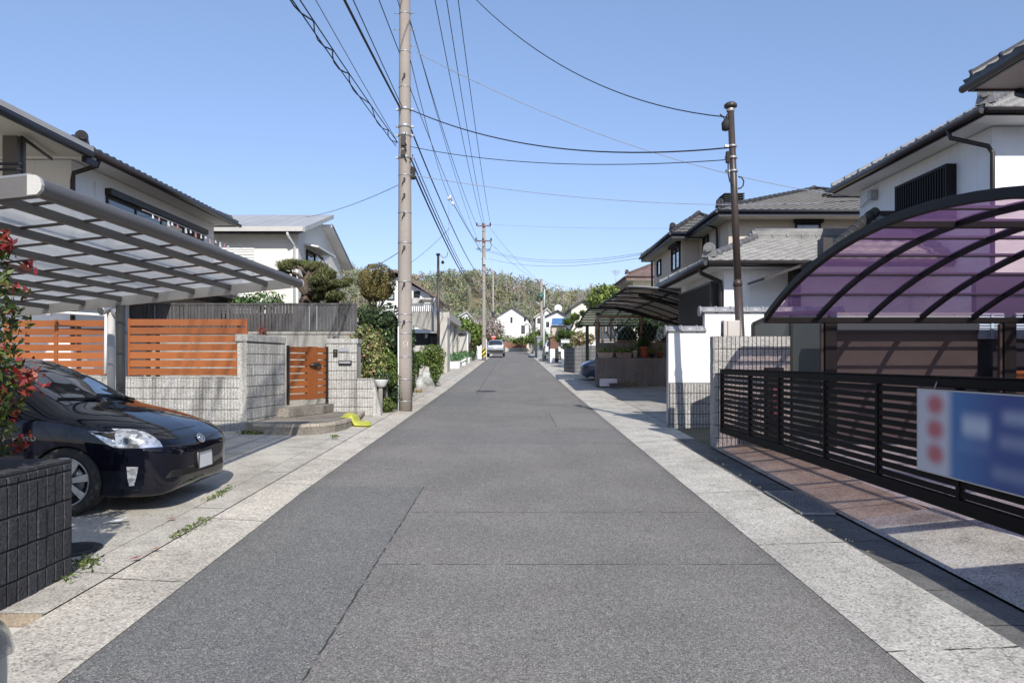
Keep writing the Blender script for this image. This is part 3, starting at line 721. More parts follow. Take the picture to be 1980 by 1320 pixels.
# ================================================================== left carport
def carport_left():
    t = thing('carport', 'flat grey aluminium carport over the black car', 'carport', (-5.5, 10.2, .4))
    y0, y1 = 4.56, 10.2
    zt = lambda x: 2.74+.105*(x+3.0)                  # underside of the frame
    xs = [-3.46-.51*k for k in range(8)]
    m = MB()
    sec = [(-.02, -.06), (.035, -.056), (.06, -.03), (.066, 0), (.056, .035), (.03, .056), (-.02, .06)]
    z = zt(-3.0)+.02
    n = len(sec)
    vs = [(-3.02+a, y, z+b) for y in (y0, y1) for a, b in sec]
    m.add(vs, [(i, i+1, n+i+1, n+i) for i in range(n-1)]+[(n-1, 0, n, 2*n-1)], 0, True)
    m.build('gutter_beam', 'grey_alu', t)
    for y, d in ((y0-.03, .03), (y1, .03)):
        m = MB(); m.ext([(-3.02+a*1.08, y, z+b*1.08) for a, b in sec], (0, d, 0)); m.build('end_cap', 'light_alu', t)
    for x in xs:
        m = MB(); m.box(x-.028, x+.028, y0+.1, y1-.07, zt(x)+.028, zt(x)+.09); m.build('rafter', 'grey_alu', t)
    xe = xs[-1]
    for y in (y0+.05, y1-.035):
        m = MB(); m.bar((xe, y, zt(xe)+.03), (-3.04, y, zt(-3.04)+.03), .07, .13); m.build('end_beam', 'light_alu' if y > 8 else 'grey_alu', t)
    ny = 9
    m = MB()
    for i in range(1, ny):
        y = y0+(y1-y0)*i/ny; m.bar((xe, y, zt(xe)+.085), (-3.05, y, zt(-3.05)+.085), .022, .02)
    m.build('glazing_bars', 'brown_pole', t)
    m = MB(); m.quad((xe, y0, zt(xe)+.105), (-3.05, y0, zt(-3.05)+.105), (-3.05, y1, zt(-3.05)+.105), (xe, y1, zt(xe)+.105)); m.build('roof_panel', 'panel_grey', t)
    m = MB(); m.tube([(-5.5, 10.15, .35), (-5.5, 10.15, zt(-5.5)-.03)], .062, 14); m.build('post', 'grey_alu', t)
    m = MB(); m.tube([(-5.5, y0+.5, .2), (-5.5, y0+.5, zt(-5.5)-.03)], .062, 14); m.build('post', 'grey_alu', t)
carport_left()
def floodlight():
    t = thing('floodlight', 'twin spotlight on a grey pole beside the carport post', 'light', (-6.0, 10.9, .4))
    m = MB(); m.tube([(-6.05, 10.9, .36), (-6.05, 10.9, 2.40)], .055, 12); m.build('pole', 'light_alu', t)
    for dx, dz, ty in ((-.04, .04, -.2), (.10, .0, -.12)):
        m = MB(); c = Vector((-6.05+dx, 10.84, 2.40+dz)); d = Vector((dx*2, ty, -.06)).normalized()
        m.tube([c-d*.09, c-d*.03, c+d*.07, c+d*.1], [.03, .055, .07, .072], 14); h = m.build('lamp_head', 'steel', t)
        m = MB(); m.tube([c+d*.101, c+d*.108], .06, 14); m.build('lens', 'glass', h)
floodlight()
def pipe():
    m = MB(); Y = 12.9
    a, b, c = P(97, 603, Y), P(205, 609, Y), P(204, 722, Y)
    m.tube([a, b, c], .03, 8); m.tube([(a[0]-.02, a[1], a[2]-.06), (a[0]-.02, a[1], a[2]+.06)], .05, 8)
    tag(m.build('drain_pipe', 'white_paint'), 'thin white pipe bending down beside the carport post', 'pipe')
pipe()

# ================================================================== left front walls, timber fence, gate
def front_wall():
    t = thing('block_wall', 'grey ribbed block wall behind the black car carrying the orange timber fence', 'wall', (-6, 13.2, .3))
    m = MB(); ribbed(m, (-10.5, 13.2), (-4.86, 13.2), .33, 1.36, -1, th=.15, rib=.057, jz=.385, vg=.006); m.build('wall', ['block_grey', 'mortar'], t)
    m = MB(); m.box(-10.5, -4.86, 13.19, 13.35, 1.362, 1.385); m.build('cap', 'block_grey', t)
    t = thing('block_pier', 'stained grey block pier at the left of the orange gate', 'pier', (-4.75, 14, .3))
    m = MB(); ribbed(m, (-4.85, 13.18), (-4.62, 14.66), .3, 2.02, -1, th=.18, rib=.057, jz=.02+.385-.4, vg=.006); m.build('wall', ['block_grey', 'mortar'], t)
    m = MB(); m.prism([(-5.06, 13.16), (-4.83, 13.16), (-4.6, 14.68), (-4.82, 14.68)], 2.025, 2.16); m.build('cap', 'block_grey', t, bevel=.015)
    t = thing('block_pier', 'pale block gate pillar with intercom and mail slot right of the orange gate', 'pier', (-3.8, 16.1, .4))
    m = MB(); ribbed(m, (-4.15, 16.1), (-3.47, 16.1), .42, 2.06, -1, th=.4, rib=.057, jz=.46, vg=.006)
    m.build('wall', ['block_grey', 'mortar'], t)
    m = MB(); m.box(-4.17, -3.44, 16.07, 16.5, 2.063, 2.17); m.build('cap', 'block_grey', t, bevel=.012)
    m = MB(); m.box(PX(645, 16.1), PX(653, 16.1), 16.05, 16.12, PZ(689, 16.1), PZ(675.5, 16.1)); i = m.build('intercom', 'black_metal', t, bevel=.004)
    m = MB(); m.box(PX(647, 16.1), PX(651.5, 16.1), 16.044, 16.052, PZ(681.5, 16.1), PZ(677.5, 16.1)); m.tube([(PX(649.2, 16.1), 16.052, PZ(686, 16.1)), (PX(649.2, 16.1), 16.04, PZ(686, 16.1))], .018, 10); m.build('camera_lens', 'glass', i)
    m = MB(); m.box(PX(655, 16.1), PX(674, 16.1), 16.07, 16.12, PZ(680, 16.1), PZ(671, 16.1)); m.build('nameplate', surf('grey_plate', (.35, .34, .36), (.30, .30, .32), 6, 20, .1, .4), t, bevel=.004)
    m = MB(); m.box(PX(655, 16.1), PX(680, 16.1), 16.06, 16.12, PZ(706, 16.1), PZ(697, 16.1)); ms = m.build('mail_slot', 'black_metal', t, bevel=.004)
    m = MB(); m.box(PX(656.5, 16.1), PX(678.5, 16.1), 16.05, 16.061, PZ(702.5, 16.1), PZ(698.5, 16.1)); m.build('flap', 'steel', ms)
    t = thing('block_wall', 'low pale block wall stepping down to the utility pole', 'wall', (-3.2, 16.1, .4))
    m = MB(); ribbed(m, (-3.468, 16.1), (-3.12, 16.1), .42, 1.30, -1, th=.2, rib=.057, jz=.46, vg=.006)
    m.ext([(-3.12, 16.095, .42), (-2.93, 16.095, .42), (-2.95, 16.095, .6), (-3.12, 16.095, 1.29)], (0, .2, 0), 0)
    m.build('wall', ['block_grey', 'mortar'], t)
front_wall()
def slat_fence(label, x0, x1, Y, z0, z1, n, posts):
    t = thing('timber_fence', label, 'fence', ((x0+x1)/2, Y, z0))
    ph = (z1-z0)/n; 
    m = MB()
    for i in range(n):
        z = z0+ph*i; m.box(x0, x1, Y-.012+random.uniform(-.003, .003), Y+.012, z+.014, z+ph-.014)
    m.build('slats', 'wood', t, bevel=.004)
    for x in posts:
        m = MB(); m.box(x-.03, x+.03, Y+.014, Y+.06, z0-.02, z1-.01); m.build('post', 'brown_metal', t)
    for x in (x0, x1):
        m = MB(); m.box(x-.02, x+.02, Y-.02, Y+.014, z0, z1); m.build('end_trim', 'wood', t, bevel=.003)
slat_fence('long orange timber slat fence panel right of the carport post', PX(250, 13.25), PX(477, 13.25), 13.25, 1.40, 2.45, 7, [PX(x, 13.25) for x in (285, 303, 460)])
slat_fence('orange timber slat fence panel left of the spotlight pole', PX(110, 13.25), PX(203, 13.25), 13.25, 1.40, 2.43, 7, [PX(150, 13.25)])
slat_fence('orange timber slat fence panel partly behind the red-tipped bush', PX(10, 13.3), PX(107, 13.3), 13.3, 1.40, 2.43, 7, [PX(50, 13.3)])
def garden_gate():
    t = thing('garden_gate', 'orange timber double garden gate with dark latch at the top of the step', 'gate', (-4.3, 15.2, .8))
    a, b = Vector((-4.60, 14.70, 0)), Vector((-4.07, 15.80, 0)); L = (b-a).length; e = (b-a).normalized(); n = Vector((e.y, -e.x, 0))
    z0, z1 = .86, 1.98
    for k, (u0, u1, inner) in enumerate(((.03, L*.66, L*.5), (L*.665, L-.04, L*.75))):
        m = MB()
        nb = 8; ph = (z1-z0)/nb
        sA, sB = (u0, u0+(u1-u0)*.74) if k == 0 else (u0+(u1-u0)*.26, u1)
        for i in range(nb):
            p = a+e*sA; m.obox((p.x, p.y, z0+ph*i+.012), e*(sB-sA), n*.02, (0, 0, ph-.024))
        leaf = m.build('gate_leaf', 'wood', t, bevel=.003)
        m = MB(); q0, q1 = (sB, u1) if k == 0 else (u0, sA); p = a+e*q0-n*.006
        m.obox((p.x, p.y, z0), e*(q1-q0), n*.032, (0, 0, z1-z0)); m.build('board', 'wood', leaf, bevel=.003)
        m = MB(); p = a+e*sA-n*.03; m.obox((p.x, p.y, z0), e*(sB-sA)*.12, n*.028, (0, 0, z1-z0)); p = a+e*(sB-.03)-n*.03; m.obox((p.x, p.y, z0), e*.05, n*.028, (0, 0, z1-z0)); m.build('stile', 'rust', leaf)
    m = MB(); p = a+e*(L*.66)+n*.05
    m.tube([p+Vector((0, 0, 1.58))-e*.17, p+Vector((0, 0, 1.6))+n*.03-e*.06, p+Vector((0, 0, 1.6))+n*.03+e*.06, p+Vector((0, 0, 1.57))+e*.17], [.022, .045, .045, .022], 8)
    m.tube([p+Vector((0, 0, 1.6))-n*.03, p+Vector((0, 0, 1.6))+n*.05], .045, 10); m.build('latch', 'brown_metal', t)
    for u in (0, L-.035):
        m = MB(); p = a+e*u; m.obox((p.x, p.y, .78), e*.035, n*.05, (0, 0, 1.21)); m.build('gate_post', 'brown_metal', t)
garden_gate()
def steps():
    t = thing('entrance_step', 'rounded washed gravel entrance step below the orange gate', 'step', (-4, 13.6, .35))
    edge = [(-4.84, 13.05), (-4.62, 12.86), (-4.33, 12.72), (-4.0, 12.62), (-3.7, 12.62), (-3.42, 12.78), (-3.22, 13.1), (-3.13, 13.55), (-3.13, 14.1), (-3.15, 14.9), (-3.3, 16.08)]
    back = [(-4.1, 16.08), (-4.58, 14.72), (-4.8, 13.25)]
    m = MB(); m.prism(edge+back, .30, .555); m.build('platform', 'step', t)
    cx_ = sum(p[0] for p in edge)/len(edge); cy_ = sum(p[1] for p in edge)/len(edge)
    m = MB()
    for (x0, y0), (x1, y1) in zip(edge[1:-1], edge[2:]):
        L = math.hypot(x1-x0, y1-y0); n = max(1, int(L/.14)); dx, dy = (x1-x0)/L, (y1-y0)/L; nx, ny = -dy, dx
        for i in range(n):
            a = i/n*L+.006; b = (i+1)/n*L-.006
            m.obox((x0+dx*a-nx*.008, y0+dy*a-ny*.008, .515), (dx*(b-a), dy*(b-a), 0), (nx*.11, ny*.11, 0), (0, 0, .052))
    m.build('rim_tiles', 'step_rim', t)
    m = MB(); m.prism([(-4.72, 14.3), (-4.45, 14.35), (-4.02, 15.35), (-3.98, 16.06), (-4.25, 16.06), (-4.6, 14.7)], .557, .735); m.build('upper_step', 'step', t, bevel=.01)
steps()
def yellow_bag():
    m = MB(); rg = np.random.default_rng(3); ph = rg.uniform(0, 6, 8)
    def fn(u, v):
        x = -3.40+.60*u+.04*math.sin(5*v+ph[0])*u; y = 14.1+.7*v-.2*u+.05*math.sin(5*u+ph[1])
        q = min(1, max(0, (x+3.15)/.10)); q = q*q*(3-2*q); base = .570*(1-q)+(.435)*q
        e_ = (math.sin(PI*u)*math.sin(PI*v))**.5 if 0 < u < 1 and 0 < v < 1 else 0
        z = base+e_*(.055+.03*math.sin(6*u+4*v+ph[2])+.022*math.sin(11*u-7*v+ph[3])+.012*math.sin(19*v+ph[4]))
        return (x, y, z)
    m.grid(fn, 22, 18)
    s = G('yellow_net'); t = s.n('ShaderNodeBsdfTranslucent'); c = s.mix(s.noise(14, 4), (.82, .82, .16), (.68, .70, .12)); s.put(t.inputs[0], c)
    mt = s.done(s.mixsh(.4, s.bsdf(c, .5), t.outputs[0]))
    tag(m.build('garbage_net', mt), 'crumpled bright yellow net lying on the edge of the gravel step', 'net')
yellow_bag()
# garden above: retaining wall, slat fence
def garden():
    t = thing('retaining_wall', 'stained concrete retaining wall below the charcoal slat fence', 'wall', (-7, 17.7, .4))
    m = MB(); m.box(-12, -3.86, 17.6, 17.9, .3, 2.33); m.build('wall', 'concrete', t)
    m = MB(); m.box(-12, -3.84, 17.57, 17.92, 2.333, 2.39); m.build('cap', 'concrete', t)
    m = MB(); m.tube([(-4.25, 17.3, 2.28), (-4.22, 17.32, 2.05), (-4.3, 17.25, 1.8), (-4.26, 17.3, .8)], [.06, .05, .045, .04], 8); tag(m.build('dead_stump', 'bark_grey'), 'bare grey stem standing behind the orange gate against the concrete', 'stump')
    strip_y = MB(); strip_y.box(-14, -3.87, 17.95, 24, .3, 2.30); tag(strip_y.build('garden_bed', 'soil', kind='structure'), 'raised garden soil', 'ground')
    t = thing('slat_fence', 'charcoal vertical slat fence along the top of the concrete retaining wall', 'fence', (-7, 17.75, 2.36))
    m = MB(); x = -10.2
    while x < -3.88:
        wd = .072; m.box(x, x+wd, 17.735, 17.75+random.uniform(0, .006), 2.42, 3.06+random.uniform(-.006, .006)); x += wd+(.010 if random.random() < .85 else .03)
    m.build('slats', 'fence_grey', t)
    for z in (2.40, 3.07):
        m = MB(); m.box(-10.2, -3.86, 17.715, 17.775, z-.02, z+.025); m.build('rail', 'fence_grey', t)
    for i in range(7):
        x = -3.9-i*1.02; m = MB(); m.box(x-.03, x+.03, 17.70, 17.733, 2.39, 3.09); m.build('post', 'fence_grey', t)
garden()
weeds_pts = np.array([(-4+RNG.uniform(-6, 0), 17.6, 2.40) for _ in range(300)]); weeds_pts += RNG.normal(0, .02, weeds_pts.shape)
tag(leaf_object('moss', weeds_pts, .05*np.ones(300), pick([(.12, .13, .05), (.2, .19, .1), (.08, .09, .03)], 300), aspect=.4), 'moss and dry leaves along the foot of the charcoal slat fence', 'moss', kind='stuff')
rp = np.array([PX(500, 17.2), 17.45, 2.42])+RNG.normal(0, 1, (90, 3))*np.array([.07, .05, .06]); 
tag(leaf_object('red_plant', rp, .07*np.ones(90), pick(RED, 90), aspect=.3), 'small red-leaved plant growing on the wall below the charcoal fence', 'plant')

# ---- planting beside the pole
bush('hedge', 'tall clipped dark green hedge behind the variegated bush and utility pole', 'hedge',
     [((-3.72+.5*i, 18.6, 1.1+.53*j), (.42, .55, .46)) for i in range(2) for j in range(4)]+[((-3.17-.03*k, 19.6+1.0*k, 1.05+.66*j), (.32, .7, .48)) for k in range(3) for j in range(3)],
     .085, 15000, DKGREEN+[(.06, .10, .035)], stems=[([(-3.6, 18.6, .5), (-3.6, 18.6, 2.)], .05, .03), ([(-3.1, 19.8, .6), (-3.1, 19.8, 2.)], .05, .03)], shell=.75, lump=.1)
bush('variegated_bush', 'rounded cream and pink variegated bush beside the pale gate pillar', 'bush',
     [((-3.45, 17.0, 2.12), (.42, .36, .40)), ((-3.36, 16.95, 1.75), (.38, .34, .42)), ((-3.22, 16.95, 1.45), (.25, .25, .22))], .062, 3600,
     [(.46, .44, .22), (.46, .34, .22), (.22, .28, .08), (.36, .42, .16), (.38, .20, .12), (.13, .20, .05), (.30, .38, .14)], stems=[([(-3.3, 17.0, .5), (-3.36, 17, 1.1), (-3.4, 17, 1.8)], .04, .02)], lump=.28, shell=.5)
bush('shrub', 'leafy dark shrub hanging under the variegated bush behind the low wall', 'bush',
     [((-3.2, 16.85, 1.15), (.26, .25, .3)), ((-3.02, 16.85, 1.3), (.22, .2, .16))], .06, 1300, DKGREEN+[(.09, .14, .04), (.3, .28, .2)], stems=[([(-3.15, 16.9, .5), (-3.15, 16.9, 1.1)], .03, .02)])
bush('shrub', 'clipped green shrub on a pale trunk just left of the utility pole', 'bush',
     [((-2.98, 17.25, 1.62), (.24, .24, .27)), ((-2.92, 17.25, 1.28), (.17, .18, .22)), ((-3.12, 17.2, 1.50), (.15, .15, .15))], .045, 2200, GREEN, stems=[([(-3.0, 17.2, .46), (-3.03, 17.2, .9), (-2.98, 17.25, 1.5)], .075, .04)], bark='bark_grey', lump=.1, shell=.75)
bush('shrub', 'low green shrub at the foot of the utility pole', 'bush',
     [((-3.0, 16.9, .67), (.20, .2, .17)), ((-2.9, 17.15, .6), (.12, .15, .12))], .05, 900, GREEN+LG, stems=[([(-2.98, 16.9, .45), (-2.98, 16.9, .6)], .02, .01)], lump=.3)
bush('shrub', 'dark bushy shrub filling the gap between low wall and pole', 'bush',
     [((-2.92, 17.5, 1.0), (.25, .3, .5)), ((-3.2, 17.4, .85), (.25, .2, .4))], .06, 1500, DKGREEN, stems=[([(-2.95, 17.5, .45), (-2.95, 17.5, .9)], .03, .02)])
def basin():
    t = thing('basin', 'white ceramic wash basin mounted at the end of the low pale wall', 'basin', (-3.0, 16.5, 1.0))
    m = MB(); m.lathe([(0, .0), (.08, .0), (.12, .03), (.16, .12), (.175, .155), (.18, .17), (.16, .17), (.14, .13), (.09, .05), (0, .045)], (-3.02, 16.5, 1.08), 22); m.build('bowl', 'ceramic', t)
    m = MB(); m.tube([(-3.02, 16.5, .5), (-3.02, 16.5, 1.08)], .05, 10); m.build('pedestal', 'concrete', t)
basin()
def ball_tree():
    c = (-3.95, 21.0, 3.98); st = [([(-3.95, 21, 2.2), (-3.97, 21, 2.7), (-4.0, 21, 3.2)], .06, .045)]
    for a in range(7):
        w = a*.9; st.append(([(-3.98, 21, 3.0), (-3.97+.2*math.cos(w), 21+.2*math.sin(w), 3.35), (-3.95+.38*math.cos(w), 21+.38*math.sin(w), 3.75)], .03, .012))
    bush('round_tree', 'clipped ball shaped tree with bronze leaf tips rising above the dark hedge', 'tree', [(c, (.55, .55, .55)), ((-3.95, 21, 3.7), (.46, .46, .30))], .048, 9500,
         [(.24, .24, .08), (.32, .26, .10), (.36, .23, .11), (.19, .20, .06)], stems=st, bark='bark_grey', shell=.75, lump=.06)
ball_tree()
def niwaki():
    t = thing('garden_pine', 'cloud pruned pine tree behind the charcoal slat fence', 'tree', (-5.4, 20, 2.3))
    Y = 20.0
    tr = MB()
    tr.tube([P(585, 590, Y), P(592, 565, Y), P(590, 540, Y), P(600, 525, Y), P(590, 518, Y)], [.12, .11, .10, .08, .05], 8)
    limbs = [((592, 552), (575, 530), (552, 525)), ((598, 535), (620, 520), (632, 518)), ((595, 560), (620, 562), (640, 560)), ((590, 570), (565, 540), (545, 515)), ((640, 560), (655, 552), (668, 545)), ((595, 565), (630, 580), (652, 575)), ((590, 575), (600, 585), (610, 588)), ((570, 535), (560, 520), (580, 515)), ((590, 535), (585, 522), (575, 514))]
    for l in limbs:
        pts = [P(x, y, Y+random.uniform(-.3, .3)) for x, y in l]; tr.tube(pts, [.06, .045, .025], 6)
    tr.build('trunk', 'bark', t)
    pads = [(572, 511, 34, 8), (608, 517, 26, 10), (630, 530, 20, 11), (618, 541, 20, 10), (552, 516, 14, 7), (545, 528, 10, 6), (598, 556, 16, 8), (622, 556, 22, 8), (655, 549, 22, 7), (672, 543, 12, 6), (612, 572, 28, 9), (648, 572, 18, 10), (600, 583, 20, 8), (640, 585, 16, 7)]
    pts, cols = [], []
    for x, y, rx, ry in pads:
        k = rx*ry*7; c = P(x, y, Y+random.uniform(-.4, .4)); r = (rx/F*Y, rx/F*Y*.9, ry/F*Y)
        p, d, rad = blob_pts(c, r, k, .3, .2); p[:, 2] = np.maximum(p[:, 2], c[2]-r[2]*.6)
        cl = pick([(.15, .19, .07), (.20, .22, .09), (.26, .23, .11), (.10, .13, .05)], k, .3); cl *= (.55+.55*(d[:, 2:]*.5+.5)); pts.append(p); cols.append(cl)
    pts = np.concatenate(pts); cols = np.concatenate(cols)
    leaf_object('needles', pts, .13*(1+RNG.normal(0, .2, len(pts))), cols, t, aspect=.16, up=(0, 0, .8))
niwaki()
bush('shrub', 'light green leafy shrub showing above the charcoal fence under the carport edge', 'bush', [((PX(508, 19), 19, PZ(580, 19)), (.55, .4, .22)), ((PX(470, 19), 19, PZ(585, 19)), (.3, .3, .15))], .09, 700, [(.10, .2, .06), (.16, .26, .09), (.06, .12, .04)], stems=[([(PX(500, 19), 19, 2.3), (PX(505, 19), 19, 3.2)], .03, .015)], inner=None, lump=.3)

# ================================================================== utility pole 1
def utility_pole(name, label, x, y, zb, zt, r0, r1, bolts=True):
    t = thing(name, label, 'utility pole', (x, y, zb))
    R = lambda z: r0+(r1-r0)*(z-zb)/(zt-zb)
    m = MB(); n = 12; m.tube([(x, y, zb+(zt-zb)*i/n) for i in range(n+1)], [R(zb+(zt-zb)*i/n) for i in range(n+1)], 22); m.build('pole', 'pole_conc', t)
    return t, R
def pole1():
    x, y = -2.63, 17.6; zb = g(y)+.02; zt = 13.2
    t, R = utility_pole('utility_pole', 'tall concrete utility pole standing at the left kerb beside the hedge', x, y, zb, zt, .182, .118)
    m = MB()
    for py in (28, 102, 170, 340, 412, 470, 545, 622, 608, 645, 690, 733, 775):
        z = PZ(py, y); m.lathe([(R(z)+.004, -.012), (R(z)+.008, -.01), (R(z)+.008, .01), (R(z)+.004, .012)], (x, y, z), 22)
    m.build('steel_bands', 'steel', t)
    for py in (212, 245, 262, 305):
        z = PZ(py, y); m = MB(); m.lathe([(R(z)+.003, -.04), (R(z)+.014, -.035), (R(z)+.014, .035), (R(z)+.003, .04)], (x, y, z), 22)
        m.box(x-R(z)-.07, x-R(z), y-.03, y+.03, z-.02, z+.02); m.box(x+R(z), x+R(z)+.07, y-.03, y+.03, z-.02, z+.02); m.build('clamp', 'steel', t)
    for i, py in enumerate((150, 350, 380, 415, 480, 550, 622)):
        z = PZ(py, y); m = MB(); yy = y-R(z); m.tube([(x+.02, yy+.02, z), (x+.02, yy-.07, z)], .012, 6); m.tube([(x+.02, yy-.065, z), (x-.04, yy-.05, z-.14)], .010, 6); m.tube([(x+.02, yy-.05, z), (x+.02, yy-.08, z)], .03, 8); m.build('step_bolt', 'brown_metal', t)
    for py in (26, 58, 89):
        z = PZ(py, y)
        for s in (-1, 1):
            if py == 89 and s < 0: continue
            m = MB(); m.tube([(x+s*R(z), y, z), (x+s*(R(z)+.12), y, z)], .010, 6); m.build('step_bolt', 'steel', t)
    m = MB(); m.tube([(x-.13, y-.175, zb), (x-.13, y-.17, PZ(632, y))], .017, 8); m.build('conduit', 'white_paint', t)
    for dz, py in ((0, 280), (0, 300), (0, 270)):
        z = PZ(py, y); m = MB(); m.box(x-.06, x+.04, y-R(z)-.07, y-R(z)+.01, z-.07, z+.07); m.tube([(x+.05, y-R(z)-.03, z+.12), (x-.02, y-R(z)-.06, z), (x+.07, y-R(z)-.03, z-.2)], .012, 6); m.build('fitting', 'brown_metal', t)
    z = PZ(335, y); m = MB(); m.box(x+R(z), x+R(z)+.10, y-.1, y+.06, z-.15, z+.14); m.build('junction_box', 'black_rubber', t, bevel=.02)
    z = PZ(1, y)+.5; 
    for zz in (11.3, 12.6):
        m = MB(); m.box(x-.5, x+1.35, y-.2, y-.12, zz-.05, zz+.05); m.build('crossarm', 'steel', t)
    m = MB(); yy = y-R(2.1)-.004                           # faded painted mark
    for px_, py_, w_, h_ in ((779.5, 660, 1.4, 4), (783.5, 659, 3, 1.5), (787, 661, 1.6, 6), (781.5, 665, 1.3, 3), (784, 667, 2, 1.3), (780, 669, 1.2, 2), (786.5, 668, 1.2, 1.6)):
        a, b = PX(px_, yy), PX(px_+w_, yy); za, zb_ = PZ(py_+h_, yy), PZ(py_, yy)
        f = lambda xx: y-math.sqrt(max(0, (R(2.1)+.003)**2-(xx-x)**2))
        m.quad((a, f(a), za), (b, f(b), za), (b, f(b), zb_), (a, f(a), zb_))
    m.build('painted_mark', surf('faded_white_paint', (.62, .58, .54), (.5, .45, .4), 20, 60, .2), t)
pole1()

# ================================================================== cars
def pchip(x, y, xs):
    x, y = np.asarray(x, float), np.asarray(y, float); h = np.diff(x); dl = np.diff(y)/h; m = np.zeros_like(y)
    for i in range(1, len(x)-1):
        if dl[i-1]*dl[i] > 0:
            w1, w2 = 2*h[i]+h[i-1], h[i]+2*h[i-1]; m[i] = (w1+w2)/(w1/dl[i-1]+w2/dl[i])
    m[0], m[-1] = dl[0], dl[-1]
    k = np.clip(np.searchsorted(x, xs)-1, 0, len(h)-1); t = (xs-x[k])/h[k]
    return (2*t**3-3*t**2+1)*y[k]+(t**3-2*t**2+t)*h[k]*m[k]+(-2*t**3+3*t**2)*y[k+1]+(t**3-t**2)*h[k]*m[k+1]
HATCH = dict(u=[0, .03, .08, .16, .28, .45, .70, 1.00, 1.25, 1.60, 2.00, 2.40, 2.90, 3.40, 3.90, 4.25, 4.42, 4.46],
    top=[.56, .635, .685, .735, .80, .865, .94, 1.01, 1.13, 1.32, 1.455, 1.49, 1.485, 1.44, 1.35, 1.24, 1.10, 1.0],
    hw=[.44, .57, .67, .745, .795, .83, .857, .868, .872, .872, .872, .872, .872, .868, .85, .80, .74, .70],
    rw=[.30, .41, .48, .54, .58, .61, .64, .665, .665, .63, .585, .56, .55, .54, .53, .52, .5, .48],
    rt=[.55, .62, .668, .715, .775, .835, .90, .965, 1.075, 1.255, 1.39, 1.43, 1.43, 1.39, 1.30, 1.2, 1.07, .98],
    bt=[.53, .595, .64, .68, .725, .775, .84, .895, .93, .955, .975, .985, 1.0, 1.02, 1.03, 1.02, .99, .95],
    mid=[.48, .50, .52, .53, .55, .56, .57, .58, .58, .58, .58, .58, .58, .6, .62, .62, .62, .62],
    bot=[.38, .25, .185, .155, .15, .15, .16, .17, .18, .18, .18, .18, .18, .18, .21, .25, .32, .42])
SUV = dict(u=[0, .03, .1, .2, .4, .8, 1.1, 1.3, 1.7, 2.1, 2.6, 3.2, 3.8, 4.2, 4.4, 4.52, 4.58, 4.6],
    top=[.7, .85, .95, 1.0, 1.04, 1.09, 1.12, 1.2, 1.45, 1.62, 1.67, 1.67, 1.64, 1.58, 1.42, 1.18, 1.02, .9],
    hw=[.55, .7, .8, .86, .90, .915, .92, .92, .92, .92, .92, .92, .92, .90, .88, .85, .80, .72],
    rw=[.4, .5, .6, .66, .70, .72, .73, .73, .68, .62, .60, .60, .60, .60, .64, .70, .66, .58],
    rt=[.69, .83, .92, .97, 1.01, 1.05, 1.08, 1.15, 1.39, 1.55, 1.6, 1.6, 1.57, 1.5, 1.36, 1.14, .99, .88],
    bt=[.66, .78, .86, .91, .95, .99, 1.02, 1.04, 1.06, 1.07, 1.08, 1.1, 1.12, 1.12, 1.11, 1.06, .96, .85],
    mid=[.6, .62, .64, .65, .66, .67, .68, .68, .68, .68, .68, .68, .68, .68, .68, .68, .66, .64],
    bot=[.5, .38, .30, .27, .26, .26, .26, .26, .26, .26, .26, .26, .26, .27, .3, .36, .44, .52])
def catmull(p, sub):
    out = []
    for i in range(len(p)-1):
        a, b, c, d = p[max(i-1, 0)], p[i], p[i+1], p[min(i+2, len(p)-1)]
        for k in range(sub):
            t = k/sub; out.append(.5*((2*b)+(c-a)*t+(2*a-5*b+4*c-d)*t*t+(-a+3*b-3*c+d)*t**3))
    out.append(p[-1]); return np.array(out)
